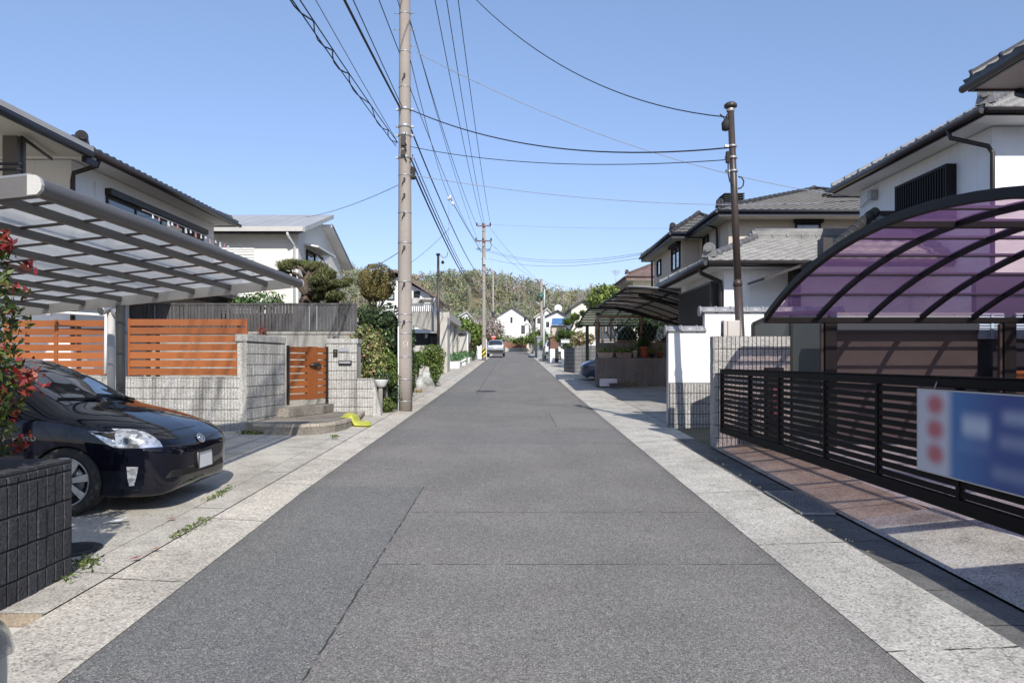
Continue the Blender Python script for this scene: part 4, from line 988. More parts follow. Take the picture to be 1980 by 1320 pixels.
class Car:
    """body lofted from stations along the length; local +x is forward, nose at x = 0"""
    def __init__(s, T, root, paint, wheels=(.93, 3.63), wr=.315, nst=96):
        s.T, s.root = T, root; L = T['u'][-1]; tt = np.linspace(0, 1, nst); us = L*(tt+.12*np.sin(2*PI*tt)/(-2*PI)*5*.9) if False else L*(.5-.5*np.cos(PI*tt))*.55+L*tt*.45
        s.us = us; col = {k: pchip(T['u'], T[k], us) for k in T if k != 'u'}
        prof = []
        for i, u in enumerate(us):
            c = {k: col[k][i] for k in col}; hw = c['hw']; flare = .0
            pts = [(0, c['top']), (c['rw']*.5, c['top']-(c['top']-c['rt'])*.28), (c['rw'], c['rt']), (hw-.045, c['bt']), (hw-.006, c['bt']*.55+c['mid']*.45),
                   (hw, c['mid']), (hw-.012, c['mid']*.5+c['bot']*.5), (hw-.045, c['bot']+.03), (hw-.13, c['bot'])]
            q = catmull(np.array(pts), 5); q = np.vstack([q, [(0, c['bot'])]]); prof.append(q)
        s.half = np.array(prof); s.n = s.half.shape[1]
        m = MB(); nst, n = s.half.shape[:2]
        ring = lambda i: [(-us[i], y, z) for y, z in s.half[i]]+[(-us[i], -y, z) for y, z in s.half[i][-2:0:-1]]
        k = 2*n-2; vs = []
        for i in range(nst): vs += ring(i)
        fs = [(i*k+j, i*k+(j+1) % k, (i+1)*k+(j+1) % k, (i+1)*k+j) for i in range(nst-1) for j in range(k)]
        fs += [tuple(range(k))[::-1], tuple((nst-1)*k+j for j in range(k))]
        m.add(vs, fs, 0, True); s.k = k; s.vs = vs
        s.bvh = BVHTree.FromPolygons(vs, fs)
        body = m.build('body', paint, root, local=True)
        # wheel arches cut out of the shell
        mc = MB(); R = wr+.018
        for x in wheels:
            for sd_ in (-1, 1): mc.tube([(-x, sd_*.55, wr), (-x, sd_*1.1, wr)], R, 40)
        cut = mc.build('cutter', 'black_rubber', root, local=True)
        b = body.modifiers.new('arch', 'BOOLEAN'); b.object = cut; b.operation = 'DIFFERENCE'; b.solver = 'EXACT'
        try: b.material_mode = 'TRANSFER'
        except Exception: pass
        dg = bpy.context.evaluated_depsgraph_get(); me = bpy.data.meshes.new_from_object(body.evaluated_get(dg))
        body.modifiers.clear(); body.data = me; bpy.data.objects.remove(cut)
        me.polygons.foreach_set('use_smooth', [True]*len(me.polygons)); me.set_sharp_from_angle(angle=math.radians(38))
        s.body = body
    def sheet(s, name, mat, test, off=.004, parent=None):
        """faces of the shell whose (u, j) pass the test, lifted off it: windows"""
        nst, k = len(s.us), s.k; keep = {(i, j) for i in range(nst-1) for j in range(k) if test(s.us[i], j if j < s.n else k-j-1, j >= s.n-1)}
        out = []
        while keep:                                   # one object for each connected pane
            st = [next(iter(keep))]; comp = []; keep.discard(st[0])
            while st:
                i, j = st.pop(); comp.append((i, j))
                for nb in ((i+1, j), (i-1, j), (i, (j+1) % k), (i, (j-1) % k)):
                    if nb in keep: keep.discard(nb); st.append(nb)
            bm = bmesh.new(); vv = {}
            for i, j in sorted(comp):
                f = []
                for a, b in ((i, j), (i, (j+1) % k), (i+1, (j+1) % k), (i+1, j)):
                    if (a, b) not in vv: vv[(a, b)] = bm.verts.new(s.vs[a*k+b])
                    f.append(vv[(a, b)])
                bm.faces.new(f)
            bm.normal_update(); cen = Vector((-2.2, 0, .6))
            if sum(f.normal.dot(f.calc_center_median()-cen)*f.calc_area() for f in bm.faces) < 0: bmesh.ops.reverse_faces(bm, faces=bm.faces)
            bm.normal_update()
            for v in bm.verts: v.co += v.normal*off
            me = bpy.data.meshes.new(name); bm.to_mesh(me); bm.free(); me.materials.append(M[mat] if isinstance(mat, str) else mat)
            me.polygons.foreach_set('use_smooth', [True]*len(me.polygons))
            o = bpy.data.objects.new(name, me); C.objects.link(o); o.parent = parent or s.root; out.append(o)
        return out
    def patch(s, name, mat, poly, ray, off=.004, step=4., mirror=False, parent=None, rim=None):
        """outline poly (2-D) cast onto the shell by ray(p) -> origin, direction"""
        poly = [Vector(p) for p in poly]; e = []
        for a, b in zip(poly, poly[1:]+poly[:1]):
            n = max(1, int((b-a).length/step)); e += [a.lerp(b, i/n) for i in range(n)]
        xs = [p.x for p in e]; ys = [p.y for p in e]; pts = list(e); nb = len(e)
        X = min(xs)+step/2
        while X < max(xs):
            Y = min(ys)+step/2
            while Y < max(ys): pts.append(Vector((X, Y))); Y += step
            X += step
        v2, _, f2, *_ = delaunay_2d_cdt(pts, [(i, (i+1) % nb) for i in range(nb)], [list(range(nb))], 1, 1e-5)
        v3 = []
        for p in v2:
            o, d = ray(p); loc, nr, _, _ = s.bvh.ray_cast(Vector(o), Vector(d))
            if loc is None: v3.append(None)
            else:
                if nr.dot(Vector(d)) > 0: nr = -nr
                v3.append(loc+nr*off)
        fs = [tuple(f) for f in f2 if all(v3[i] is not None for i in f)]
        fz = Vector((0, 0, 0))
        v3 = [v if v is not None else fz for v in v3]
        out = []
        for sg in ((1, -1) if mirror else (1,)):
            m = MB(); 
            ff = []
            for f in fs:
                a, b, c = (v3[i] for i in f[:3]); nn = (b-a).cross(c-a); mid = (a+b+c)/3
                cvec = mid-Vector((-1.5, 0, .6))
                ff.append(f if (nn.dot(cvec) > 0) == (sg > 0) else f[::-1])
            m.add([(v.x, v.y*sg, v.z) for v in v3], ff, 0, True)
            out.append(m.build(name, mat, parent or s.root, local=True))
        return out
    def wheel(s, x, y, r, spokes=7, w=.2, rim='rim_silver'):
        sg = 1 if y > 0 else -1
        m = MB(); a = r*.70
        m.lathe([(a, sg*-w), (r*.93, sg*-w), (r, sg*-(w-.03)), (r, sg*-.03), (r*.985, sg*-.012), (r*.92, sg*.004), (a*1.04, sg*.004), (a, sg*-.01)], (x, y, r), 40, axis='y')
        wh = m.build('wheel', 'black_rubber', s.root, local=True)
        m = MB(); m.lathe([(a*1.03, sg*.006), (a*1.0, sg*.01), (a*.965, sg*.004), (a*.95, sg*-.05), (a*.93, sg*-.14)], (x, y, r), 36, axis='y')
        m.lathe([(0, sg*.0), (.055, sg*.0), (.062, sg*-.012), (.06, sg*-.06)], (x, y, r), 16, axis='y')
        for i in range(spokes):
            w0 = 2*PI*i/spokes+.2
            d = Vector((math.cos(w0), 0, math.sin(w0))); t = Vector((-d.z, 0, d.x)); c = Vector((x, y, r))
            ps = []
            for q, hw_, dp in ((.05, .022, -.012), (a*.55, .026, -.008), (a*.97, .036, -.004)):
                ps.append((c+d*q+Vector((0, sg*dp, 0)), hw_))
            for (p0, h0), (p1, h1) in zip(ps, ps[1:]):
                dn = Vector((0, -sg*.03, 0))
                vs = [p0-t*h0, p0+t*h0, p1+t*h1, p1-t*h1]; m.ext(vs, dn)
        m.build('rim', rim, wh, local=True)
        m = MB(); m.lathe([(0, sg*-.075), (a*.95, sg*-.075)], (x, y, r), 28, axis='y'); m.lathe([(.05, sg*-.062), (a*.66, sg*-.062), (a*.66, sg*-.07)], (x, y, r), 28, axis='y', mi=1)
        m.build('brake_disc', ['black_rubber', 'steel'], wh, local=True)
        return wh
def mk_paint(name, col, metal=.0, rough=.28, coat=1., spec=.5):
    s = G(name); f = s.noise(900, 1); c = s.mul(col, s.rng(f, .3, .7, .8, 1.25))
    return s.done(s.bsdf(c, rough, metal, spec=spec, coat=coat))
M['paint_black'] = mk_paint('deep_navy_black_paint', (.0045, .005, .010), 0, .05, 0, .42)
M['paint_silver'] = mk_paint('silver_paint', (.42, .44, .46), .5, .3)
M['paint_white'] = mk_paint('white_car_paint', (.72, .72, .72))
M['paint_blue'] = mk_paint('dark_blue_paint', (.02, .03, .08))
M['rim_silver'] = surf('machined_rim', (.42, .43, .45), (.34, .35, .37), 6, 60, .06, .28, 0, metal=.8)
M['rim_dark'] = surf('dark_rim', (.10, .10, .11), (.07, .07, .08), 6, 60, .06, .35, 0, metal=.5)
M['chrome'] = surf('chrome', (.62, .63, .65), (.55, .56, .58), 9, 60, .03, .12, 0, metal=.9)
M['red_lens'] = surf('red_lens', (.35, .01, .01), rough=.2, bump=0)
M['car_glass'] = mk_glass('car_glass', (.028, .036, .046), .015)
M['plate'] = surf('white_plate', (.66, .66, .65), (.62, .62, .61), 3, 20, .03, .5, 0)
def mk_lamp():
    s = G('headlamp_lens'); v = s.vor(22, s.scale((1, 1, 1.6))); st = s.n('ShaderNodeSeparateColor'); s.link(v, st.inputs[0])
    col = s.mix(st.outputs[0], (.16, .17, .19), (.75, .77, .80)); return s.done(s.bsdf(col, .10, .55, coat=1.))
M['lamp'] = mk_lamp()

NOSE = (-3.19, 7.52)
def black_car():
    z = g(7.3)+.045
    t = thing('parked_car', 'glossy black hatchback parked nose out under the flat grey carport', 'car', (NOSE[0], NOSE[1], z))
    K = Car(HATCH, t, 'paint_black', nst=110)
    cl = Vector((0, 0, H))-Vector(t.location)
    def pix(p): return cl, Vector(((p.x-CX)/F, 1, -(p.y-CY)/F))
    zz = lambda L: [(100+a/5.657, 780+b/5.657) for a, b in L]
    K.sheet('windscreen', 'car_glass', lambda u, j, o: 1.06 < u < 1.93 and j < 9)
    K.sheet('side_window', 'car_glass', lambda u, j, o: 1.42+.0*j < u < 3.75 and 11 <= j < 14 and not (u < 1.42+(13-j)*.10))
    K.sheet('rear_window', 'car_glass', lambda u, j, o: 3.5 < u < 4.2 and j < 8)
    # headlamps
    hl = [(395, 300), (470, 345), (600, 440), (690, 483), (760, 490), (1000, 482), (1210, 470), (1180, 415), (1120, 370), (1040, 322), (950, 295), (850, 281), (655, 277), (705, 305), (620, 318), (520, 308)]
    for o in K.patch('headlight', 'lamp', zz(hl), pix, .005, 5, mirror=True): pass
    dk = [(405, 302), (620, 322), (706, 312), (690, 345), (700, 400), (640, 385), (520, 345), (470, 335)]
    K.patch('lamp_housing', 'black_metal', zz(dk), pix, .008, 5, mirror=True)
    ring = [(815+48*math.cos(w), 412+55*math.sin(w)) for w in np.linspace(0, 2*PI, 20)[:-1]]
    K.patch('projector_ring', 'chrome', zz(ring), pix, .008, 5, mirror=True)
    ring = [(815+30*math.cos(w), 412+36*math.sin(w)) for w in np.linspace(0, 2*PI, 16)[:-1]]
    K.patch('projector_lens', 'car_glass', zz(ring), pix, .011, 5, mirror=True)
    K.patch('lamp_trim', 'chrome', zz([(690, 476), (770, 481), (1000, 474), (1195, 462), (1212, 473), (1000, 486), (760, 494), (680, 482)]), pix, .009, 5, mirror=True)
    K.patch('fog_light', 'lamp', zz([(820, 690), (948, 690), (930, 790), (902, 895), (850, 900), (832, 830)]), pix, .006, 4, mirror=True)
    K.patch('lower_grille', 'black_rubber', zz([(1235, 815), (1300, 735), (1540, 690), (1780, 640), (1860, 580), (1872, 640), (1700, 705), (1420, 790)]), pix, .004, 5)
    for dy in (0, 24, 48): K.patch('grille_bar', 'black_metal', zz([(1300, 745+dy), (1560, 692+dy*.9), (1780, 642+dy*.6), (1780, 650+dy*.6), (1560, 702+dy*.9), (1300, 756+dy)]), pix, .007, 5)
    K.patch('upper_grille', 'black_rubber', zz([(1225, 466), (1340, 458), (1560, 432), (1770, 330), (1775, 342), (1640, 425), (1575, 450), (1340, 470)]), pix, .004, 5)
    K.patch('bonnet_seam', 'black_rubber', zz([(1060, 338), (1300, 296), (1560, 240), (1562, 244), (1300, 301), (1062, 343)]), pix, .003, 5)
    # emblem: three interlocking rings on the nose
    cpt, d = pix(Vector(zz([(1620, 378)])[0])); loc, nr, _, _ = K.bvh.ray_cast(cpt, d)
    n = nr if nr.dot(d) < 0 else -nr; a = n.cross(Vector((0, 0, 1))).normalized()*-1; b = n.cross(a)*1; b = -b if b.z < 0 else b; c = loc+n*.012
    m = MB()
    for ox, oy, rx, rz_, r in ((0, 0, .066, .046, .008), (0, .012, .044, .020, .006), (0, -.004, .018, .036, .006)):
        m.tube([c+a*(ox+rx*math.cos(w))+b*(oy+rz_*math.sin(w)) for w in np.linspace(0, 2*PI, 25)], r, 6)
    em = m.build('emblem', 'chrome', t, local=True)
    m = MB(); m.ext([c-n*.004+a*.06*math.cos(w)+b*.041*math.sin(w) for w in np.linspace(0, 2*PI, 20)[:-1]], -n*.01); m.build('emblem_plate', surf('emblem_blue', (.03, .07, .22), rough=.25, bump=0), em, local=True)
    # plate
    q = [Vector(p) for p in zz([(1558, 540), (1772, 473), (1772, 655), (1580, 702)])]
    cpt, d = pix((q[0]+q[2])/2); loc, nr, _, _ = K.bvh.ray_cast(cpt, d)
    n = Vector((1, 0, .06)).normalized(); c = Vector((max(loc.x, -.05)+.022, loc.y, loc.z)); m = MB()
    m.obox(c+Vector((0, -.165, -.0825)), (0, .33, 0), (-.008, 0, .165), (-.01, 0, 0)); pl = m.build('number_plate', 'plate', t, local=True, bevel=.006)
    m = MB()
    for (y0, y1, z0, z1) in ((-.172, .172, -.09, -.082), (-.172, .172, .082, .09), (-.172, -.165, -.082, .082), (.165, .172, -.082, .082)): m.box(c.x-.006, c.x+.004, c.y+y0, c.y+y1, c.z+z0, c.z+z1)
    m.build('plate_frame', 'black_rubber', pl, local=True)
    # badge on the front wing
    fc = bpy.data.curves.new('badge', 'FONT'); fc.body = 'HYBRID'; fc.size = .062; fc.extrude = .003; fo = bpy.data.objects.new('tmp', fc); C.objects.link(fo)
    me = bpy.data.meshes.new_from_object(fo.evaluated_get(bpy.context.evaluated_depsgraph_get())); bpy.data.objects.remove(fo)
    o, d = pix(Vector((48, 848))); loc, nr, _, _ = K.bvh.ray_cast(o, d)
    bo = bpy.data.objects.new('badge', me); me.materials.append(M['chrome']); C.objects.link(bo); bo.parent = t
    bo.location = loc+Vector((-.11, -.006, -.02)); bo.rotation_euler = (PI/2, 0, 0)
    # wipers
    m = MB()
    def onb(x, y): 
        h = K.bvh.ray_cast(Vector((x, y, 3)), Vector((0, 0, -1)))[0]; return h+Vector((0, 0, .018))
    m.tube([onb(-1.06, -.05), onb(-1.10, -.3), onb(-1.17, -.58)], .011, 6); m.build('wiper', 'black_rubber', t, local=True)
    m = MB(); m.tube([onb(-1.03, .55), onb(-1.10, .3), onb(-1.13, .0)], .011, 6); m.build('wiper', 'black_rubber', t, local=True)
    m = MB(); m.tube([(-1.50, -.885, .98), (-1.55, -.93, 1.0)], .03, 8); mr = m.lathe([(0, -.09), (.07, -.08), (.10, -.02), (.105, .03), (0, .045)], (-1.55, -1.0, 1.03), 18, axis='x').build('mirror', 'paint_black', t, local=True)
    for x in (-.93, -3.63):
        for y in (-.865, .865): K.wheel(x, y, .315)
black_car()

def silver_corner():
    t = thing('parked_car', 'silver car of which only the front headlight corner enters at bottom left', 'car', (-2.46, 2.62, g(2.3)+.02), PI/2)
    K = Car(HATCH, t, 'paint_silver', nst=70)
    K.sheet('windscreen', 'car_glass', lambda u, j, o: 1.06 < u < 1.93 and j < 9)
    K.sheet('side_window', 'car_glass', lambda u, j, o: 1.5 < u < 3.75 and 11 <= j < 14)
    s = G('clear_lens'); a = s.n('ShaderNodeBsdfTransparent'); a.inputs[0].default_value = (.75, .78, .76, 1); lens = s.done(s.mixsh(.55, a.outputs[0], s.bsdf((.30, .31, .30), .12, .2, coat=1.)))
    K.sheet('headlight', lens, lambda u, j, o: .05 < u < .62 and 9 <= j < 22, .02)
    K.sheet('reflector', surf('blue_reflector', (.10, .16, .42), (.3, .33, .4), 12, 30, .1, .15, 0, metal=.6), lambda u, j, o: .16 < u < .34 and 14 <= j < 20, .006)
    for x in (-.93, -3.63):
        for y in (-.865, .865): K.wheel(x, y, .315)
silver_corner()

def suv(label, x, y, rz, paint, name='parked_car'):
    t = thing(name, label, 'car', (x, y, g(y)+.01), rz)
    K = Car(SUV, t, paint, (.9, 3.55), .35, 60)
    K.sheet('windscreen', 'car_glass', lambda u, j, o: 1.25 < u < 2.0 and j < 10)
    K.sheet('rear_window', 'car_glass', lambda u, j, o: 4.22 < u < 4.53 and j < 10)
    K.sheet('side_window', 'car_glass', lambda u, j, o: 1.7 < u < 4.1 and 11 <= j < 14)
    for s in (-1, 1):
        m = MB(); m.box(-4.56, -4.46, s*.86-.10, s*.86+.02*s, .92, 1.06) if s > 0 else m.box(-4.56, -4.46, -.88, -.62, .92, 1.06)
        if s > 0: m = MB(); m.box(-4.56, -4.46, .62, .88, .92, 1.06)
        m.build('tail_light', 'red_lens', t, local=True, bevel=.02)
    m = MB(); m.box(-4.66, -4.40, -.80, .80, .42, .62); m.build('bumper', 'black_rubber', t, local=True, bevel=.05)
    m = MB(); m.box(-4.63, -4.61, -.17, .17, .74, .90); m.build('number_plate', 'plate', t, local=True)
    for xx in (-.9, -3.55):
        for yy in (-.91, .91): K.wheel(xx, yy, .35, 5)
    return t
suv('silver grey SUV parked facing away beside the far left utility pole', PX(958, 72)+.0, 76.5, PI/2, 'paint_silver')
suv('white van-like car parked half hidden between the far right sheds', 3.55, 66, PI/2, 'paint_white')

# ================================================================== right: sliding gate, sign, pillar, carport
GX = 3.25
def sliding_gate():
    t = thing('sliding_gate', 'long dark bronze slatted sliding gate across the right driveway', 'gate', (GX, 8, .5))
    y0, y1, z0, z1 = 4.2, 11.28, .555, 1.535
    m = MB(); m.box(GX-.03, GX+.03, y0, y1, z1-.075, z1); m.build('top_rail', 'gate_metal', t, bevel=.006)
    m = MB(); m.box(GX-.03, GX+.03, y0, y1, z0, z0+.10); m.build('bottom_rail', 'gate_metal', t, bevel=.006)
    m = MB(); m.box(GX-.04, GX+.04, y0-.02, y1+.02, z1+.002, z1+.012); m.build('cap', 'gate_metal', t)
    for i, py in enumerate((1395, 1450, 1507, 1596, 1698, 1856, 2060)):
        Y = GX*F/(py+1-CX) if i else y1-.03
        m = MB(); w = .03 if i == 0 else .02; m.box(GX-.025, GX+.025, Y-w, Y+w, z0+.10, z1-.075); m.build('upright', 'gate_metal', t)
    n = 11
    for i in range(n):
        z = z0+.10+(z1-.075-z0-.10)*(i+.5)/n; m = MB(); m.box(GX-.017, GX+.017, y0, y1-.07, z-.023, z+.023); m.build('slat', 'gate_metal', t, bevel=.003)
    Y = 10.7; m = MB(); m.box(3.72, 3.97, Y-.1, Y+.05, .33, 1.57); t2 = m.build('latch_post', 'black_metal', None, bevel=.01)
    tag(t2, 'dark square post with control box standing behind the far end of the sliding gate', 'post')
    m = MB(); m.box(3.80, 3.93, Y-.12, Y-.101, .85, 1.30); m.build('label_plate', surf('maroon_plate', (.20, .05, .06), rough=.5), t2)
sliding_gate()
def sign():
    s = G('blurred_sale_sign'); X, Y, Z = s.sep(s.co('Generated'))
    u = s.ma('SUBTRACT', 1, Y); v = Z                # u runs left to right as one faces the sign
    def sm(x, a, b): return s.rng(x, a, b) if False else s.smooth(x, a, b)
    def smooth(x, a, b):
        n = s.n('ShaderNodeMapRange', interpolation_type='SMOOTHSTEP'); s.put(n.inputs[0], x); n.inputs[1].default_value = a; n.inputs[2].default_value = b; return n.outputs[0]
    def blob(cu, cv, ru, rv, soft=.5):
        a = s.ma('POWER', s.ma('DIVIDE', s.ma('SUBTRACT', u, cu), ru), 2); b = s.ma('POWER', s.ma('DIVIDE', s.ma('SUBTRACT', v, cv), rv), 2)
        return smooth(s.ma('SQRT', s.ma('ADD', a, b)), 1+soft, 1-soft)
    def rect(u0, u1, v0, v1, e=.035, ev=.10):
        return s.ma('MULTIPLY', s.ma('MULTIPLY', smooth(u, u0-e, u0+e), smooth(u, u1+e, u1-e)), s.ma('MULTIPLY', smooth(v, v0-ev, v0+ev), smooth(v, v1+ev, v1-ev)))
    col = s.mix(smooth(u, .22, .62), (.05, .18, .42), (.035, .075, .26))
    strip_ = smooth(u, .285, .205); col = s.mix(strip_, col, (.56, .56, .62))
    for cv in (.83, .53, .23): col = s.mix(s.ma('MULTIPLY', blob(.135, cv, .060, .115, .7), .9), col, (.50, .09, .11))
    col = s.mix(s.ma('MULTIPLY', rect(.33, .50, .52, .74), .75), col, (.62, .68, .78))
    col = s.mix(s.ma('MULTIPLY', rect(.58, .86, .72, .82), .6), col, (.62, .68, .78))
    col = s.mix(s.ma('MULTIPLY', rect(.56, .95, .46, .56), .4), col, (.6, .66, .76))
    col = s.mix(s.ma('MULTIPLY', rect(.30, .5, .36, .42), .25), col, (.4, .5, .7))
    col = s.mix(s.ma('MULTIPLY', rect(.52, .9, .12, .22), .3), col, (.6, .66, .76))
    mt = s.done(s.bsdf(col, .45))
    t = thing('sale_sign', 'blue and white sale sign with three red marks hung on the sliding gate', 'sign', (GX-.06, 4.9, 1.1))
    m = MB(); m.box(GX-.062, GX-.05, 4.0, 5.70, .815, 1.435); m.build('board', mt, t)
    m = MB()
    for (a, b, c, d) in ((4.0, 5.71, .805, .815), (4.0, 5.71, 1.435, 1.445), (5.70, 5.712, .815, 1.435)): m.box(GX-.064, GX-.048, a, b, c, d)
    m.build('frame', 'light_alu', t)
    for y in (5.5, 4.3):
        m = MB(); m.tube([(GX-.05, y, 1.44), (GX-.03, y, 1.50), (GX+.02, y, 1.49)], .006, 6); m.build('tie', 'steel', t)
sign()
def pillar():
    t = thing('block_pillar', 'tall grey split block pillar at the far end of the sliding gate', 'pillar', (3.75, 11.5, .3))
    x0, x1 = 3.165, 4.36
    m = MB(); ribbed(m, (x0, 11.4), (x1, 11.4), .30, 2.06, -1, th=.19, rib=.0663, course=.2, depth=.014, gap=.011, jz=.26); m.build('wall', ['block_right', 'mortar'], t, bevel=.002)
    m = MB(); ribbed(m, (x0-.002, 11.59), (x0-.002, 11.402), .30, 2.06, -1, th=.01, rib=.0633, depth=.012, gap=.011, jz=.26); m.build('side_face', ['block_right', 'mortar'], t)
    t = thing('meter_box', 'beige electric meter box standing between the block pillar and the brown pole', 'meter box', (PX(1411, 11.66), 11.66, 1.9))
    Y = 11.66; a, b, c = PX(1398, Y), PX(1409, Y), PX(1431, Y)
    m = MB(); m.box(b-.08, c, Y, Y+.18, 1.55, PZ(619, Y)); m.build('case', surf('beige_plastic', (.52, .48, .43), (.48, .44, .40), 2, 30, .04, .5), t, bevel=.012)
    m = MB(); m.box(b-.083, b-.06, Y+.03, Y+.15, 1.75, PZ(624, Y)); m.build('window', 'glass', t)
    m = MB(); m.box(b-.02, b-.012, Y-.006, Y+.002, 1.6, PZ(621, Y)); m.build('door_seam', 'navy', t)
    m = MB(); m.box(b-.04, b+.04, Y+.12, Y+.2, .4, 1.549); m.build('stand', 'steel', t)
pillar()
def brown_pole():
    x, y = 3.82, 11.95; tp = (PX(1412.5, y), y, PZ(205, y)); b = (PX(1441, y), y, .33); md = (PX(1426.5, y), y, PZ(546, y))
    t = thing('steel_pole', 'slim brown steel service pole with round cap beside the white wall', 'pole', b)
    m = MB(); m.tube([b, md], [.074, .070], 18); m.tube([(md[0], y, md[2]-.06), (md[0]-.003, y, md[2]+.05)], [.08, .063], 18); m.build('lower_pole', 'brown_pole', t)
    m = MB(); m.tube([(md[0], y, md[2]+.03), tp], [.060, .052], 18); m.build('pole', 'brown_pole', t)
    m = MB(); m.lathe([(.058, -.10), (.066, -.09), (.066, -.05), (.055, -.04)], tp, 18); m.build('collar', 'steel', t)
    m = MB(); m.lathe([(0, -.03), (.07, -.035), (.105, -.02), (.105, .02), (.07, .05), (.03, .055), (0, .055)], tp, 22); m.build('cap', 'brown_pole', t)
    for py in (283, 305, 331):
        z = PZ(py, y); xx = b[0]+(tp[0]-b[0])*(z-b[2])/(tp[2]-b[2]); m = MB(); m.lathe([(.06, -.02), (.072, -.018), (.072, .018), (.06, .02)], (xx, y, z), 16); m.box(xx-.13, xx-.06, y-.03, y+.02, z-.018, z+.018); m.build('clamp', 'steel', t)
    m = MB(); c0 = Vector(P(1404, 238, y)); m.tube([c0+Vector((0, 0, .08)), c0, c0-Vector((.02, 0, .12))], [.02, .075, .05], 10); m.build('insulator', 'black_rubber', t)
    m = MB(); m.tube([P(x_, y_, y) for x_, y_ in ((1412, 216), (1406, 222), (1402, 232), (1398, 226), (1392, 221))], .012, 6); m.build('bracket', 'black_rubber', t)
    m = MB(); m.tube([P(x_, y_, y-.08) for x_, y_ in ((1408, 312), (1408, 335), (1411, 350), (1417, 360))], .012, 6)
    m.build('cable_loop', 'cable', t)
    m = MB(); m.tube([P(x_, y_, y-.08) for x_, y_ in ((1428, 342), (1434, 343), (1438, 350), (1437, 359), (1432, 364), (1427, 365))], .012, 6); m.build('cable_loop', 'cable', t)
    m = MB(); m.box(tp[0]-.1, tp[0]-.04, y-.12, y-.05, PZ(318, y), PZ(296, y)); m.build('connector', 'black_rubber', t, bevel=.01)
brown_pole()
def white_wall():
    t = thing('garden_wall', 'white rendered wall with tiled coping stepping up behind the brown pole', 'wall', (4, 14.1, .4))
    Y = 14.0; xa, xb, xc = 3.01, PX(1363, Y), 6.4; za, zc = PZ(637, Y)-.03, PZ(600, Y)-.03; zb = PZ(740, Y)
    m = MB(); m.ext([(xa, Y, zb+.003), (xb+.3, Y, zb+.003), (xb+.3, Y, zc), (xb, Y, zc), (xb, Y, za), (xa, Y, za)][::-1], (0, .16, 0)); m.box(xb+.3, xc, Y, Y+.16, .4, zc); m.build('wall', 'stucco', t)
    m = MB(); ribbed(m, (xa+.02, Y-.012), (xb+.36, Y-.012), .33, zb, -1, th=.18, rib=.058, course=.2, jz=zb-1.0+.0); m.build('block_base', ['block_right', 'mortar'], t)
    m = MB()
    for x0, x1, z in ((xa-.03, xb+.02, za), (xb-.06, xc, zc)):
        x = x0
        while x < x1-.05:
            e = min(x+.30, x1); m.tube([(x, Y+.08, z+.02), (e-.002, Y+.08, z+.02)], .085, 12); m.tube([(e-.035, Y+.08, z+.022), (e, Y+.08, z+.022)], .098, 12); x = e
        m.box(x0, x1, Y-.06, Y+.22, z, z+.025)
    m.tube([(xa-.06, Y+.08, za+.02), (xa-.031, Y+.08, za+.02)], .10, 12); m.tube([(xb-.10, Y+.08, zc+.02), (xb-.061, Y+.08, zc+.02)], .10, 12)
    m.build('coping_tiles', surf('coping_tile', (.33, .33, .34), (.25, .25, .26), 4, 40, .2, .45, .1), t)
    m = MB(); m.box(xa-.012, xa-.002, Y+.002, Y+.158, .4, za); m.build('end_trim', surf('grey_trim', (.35, .36, .38), rough=.6), t)
white_wall()
CPX = 3.75
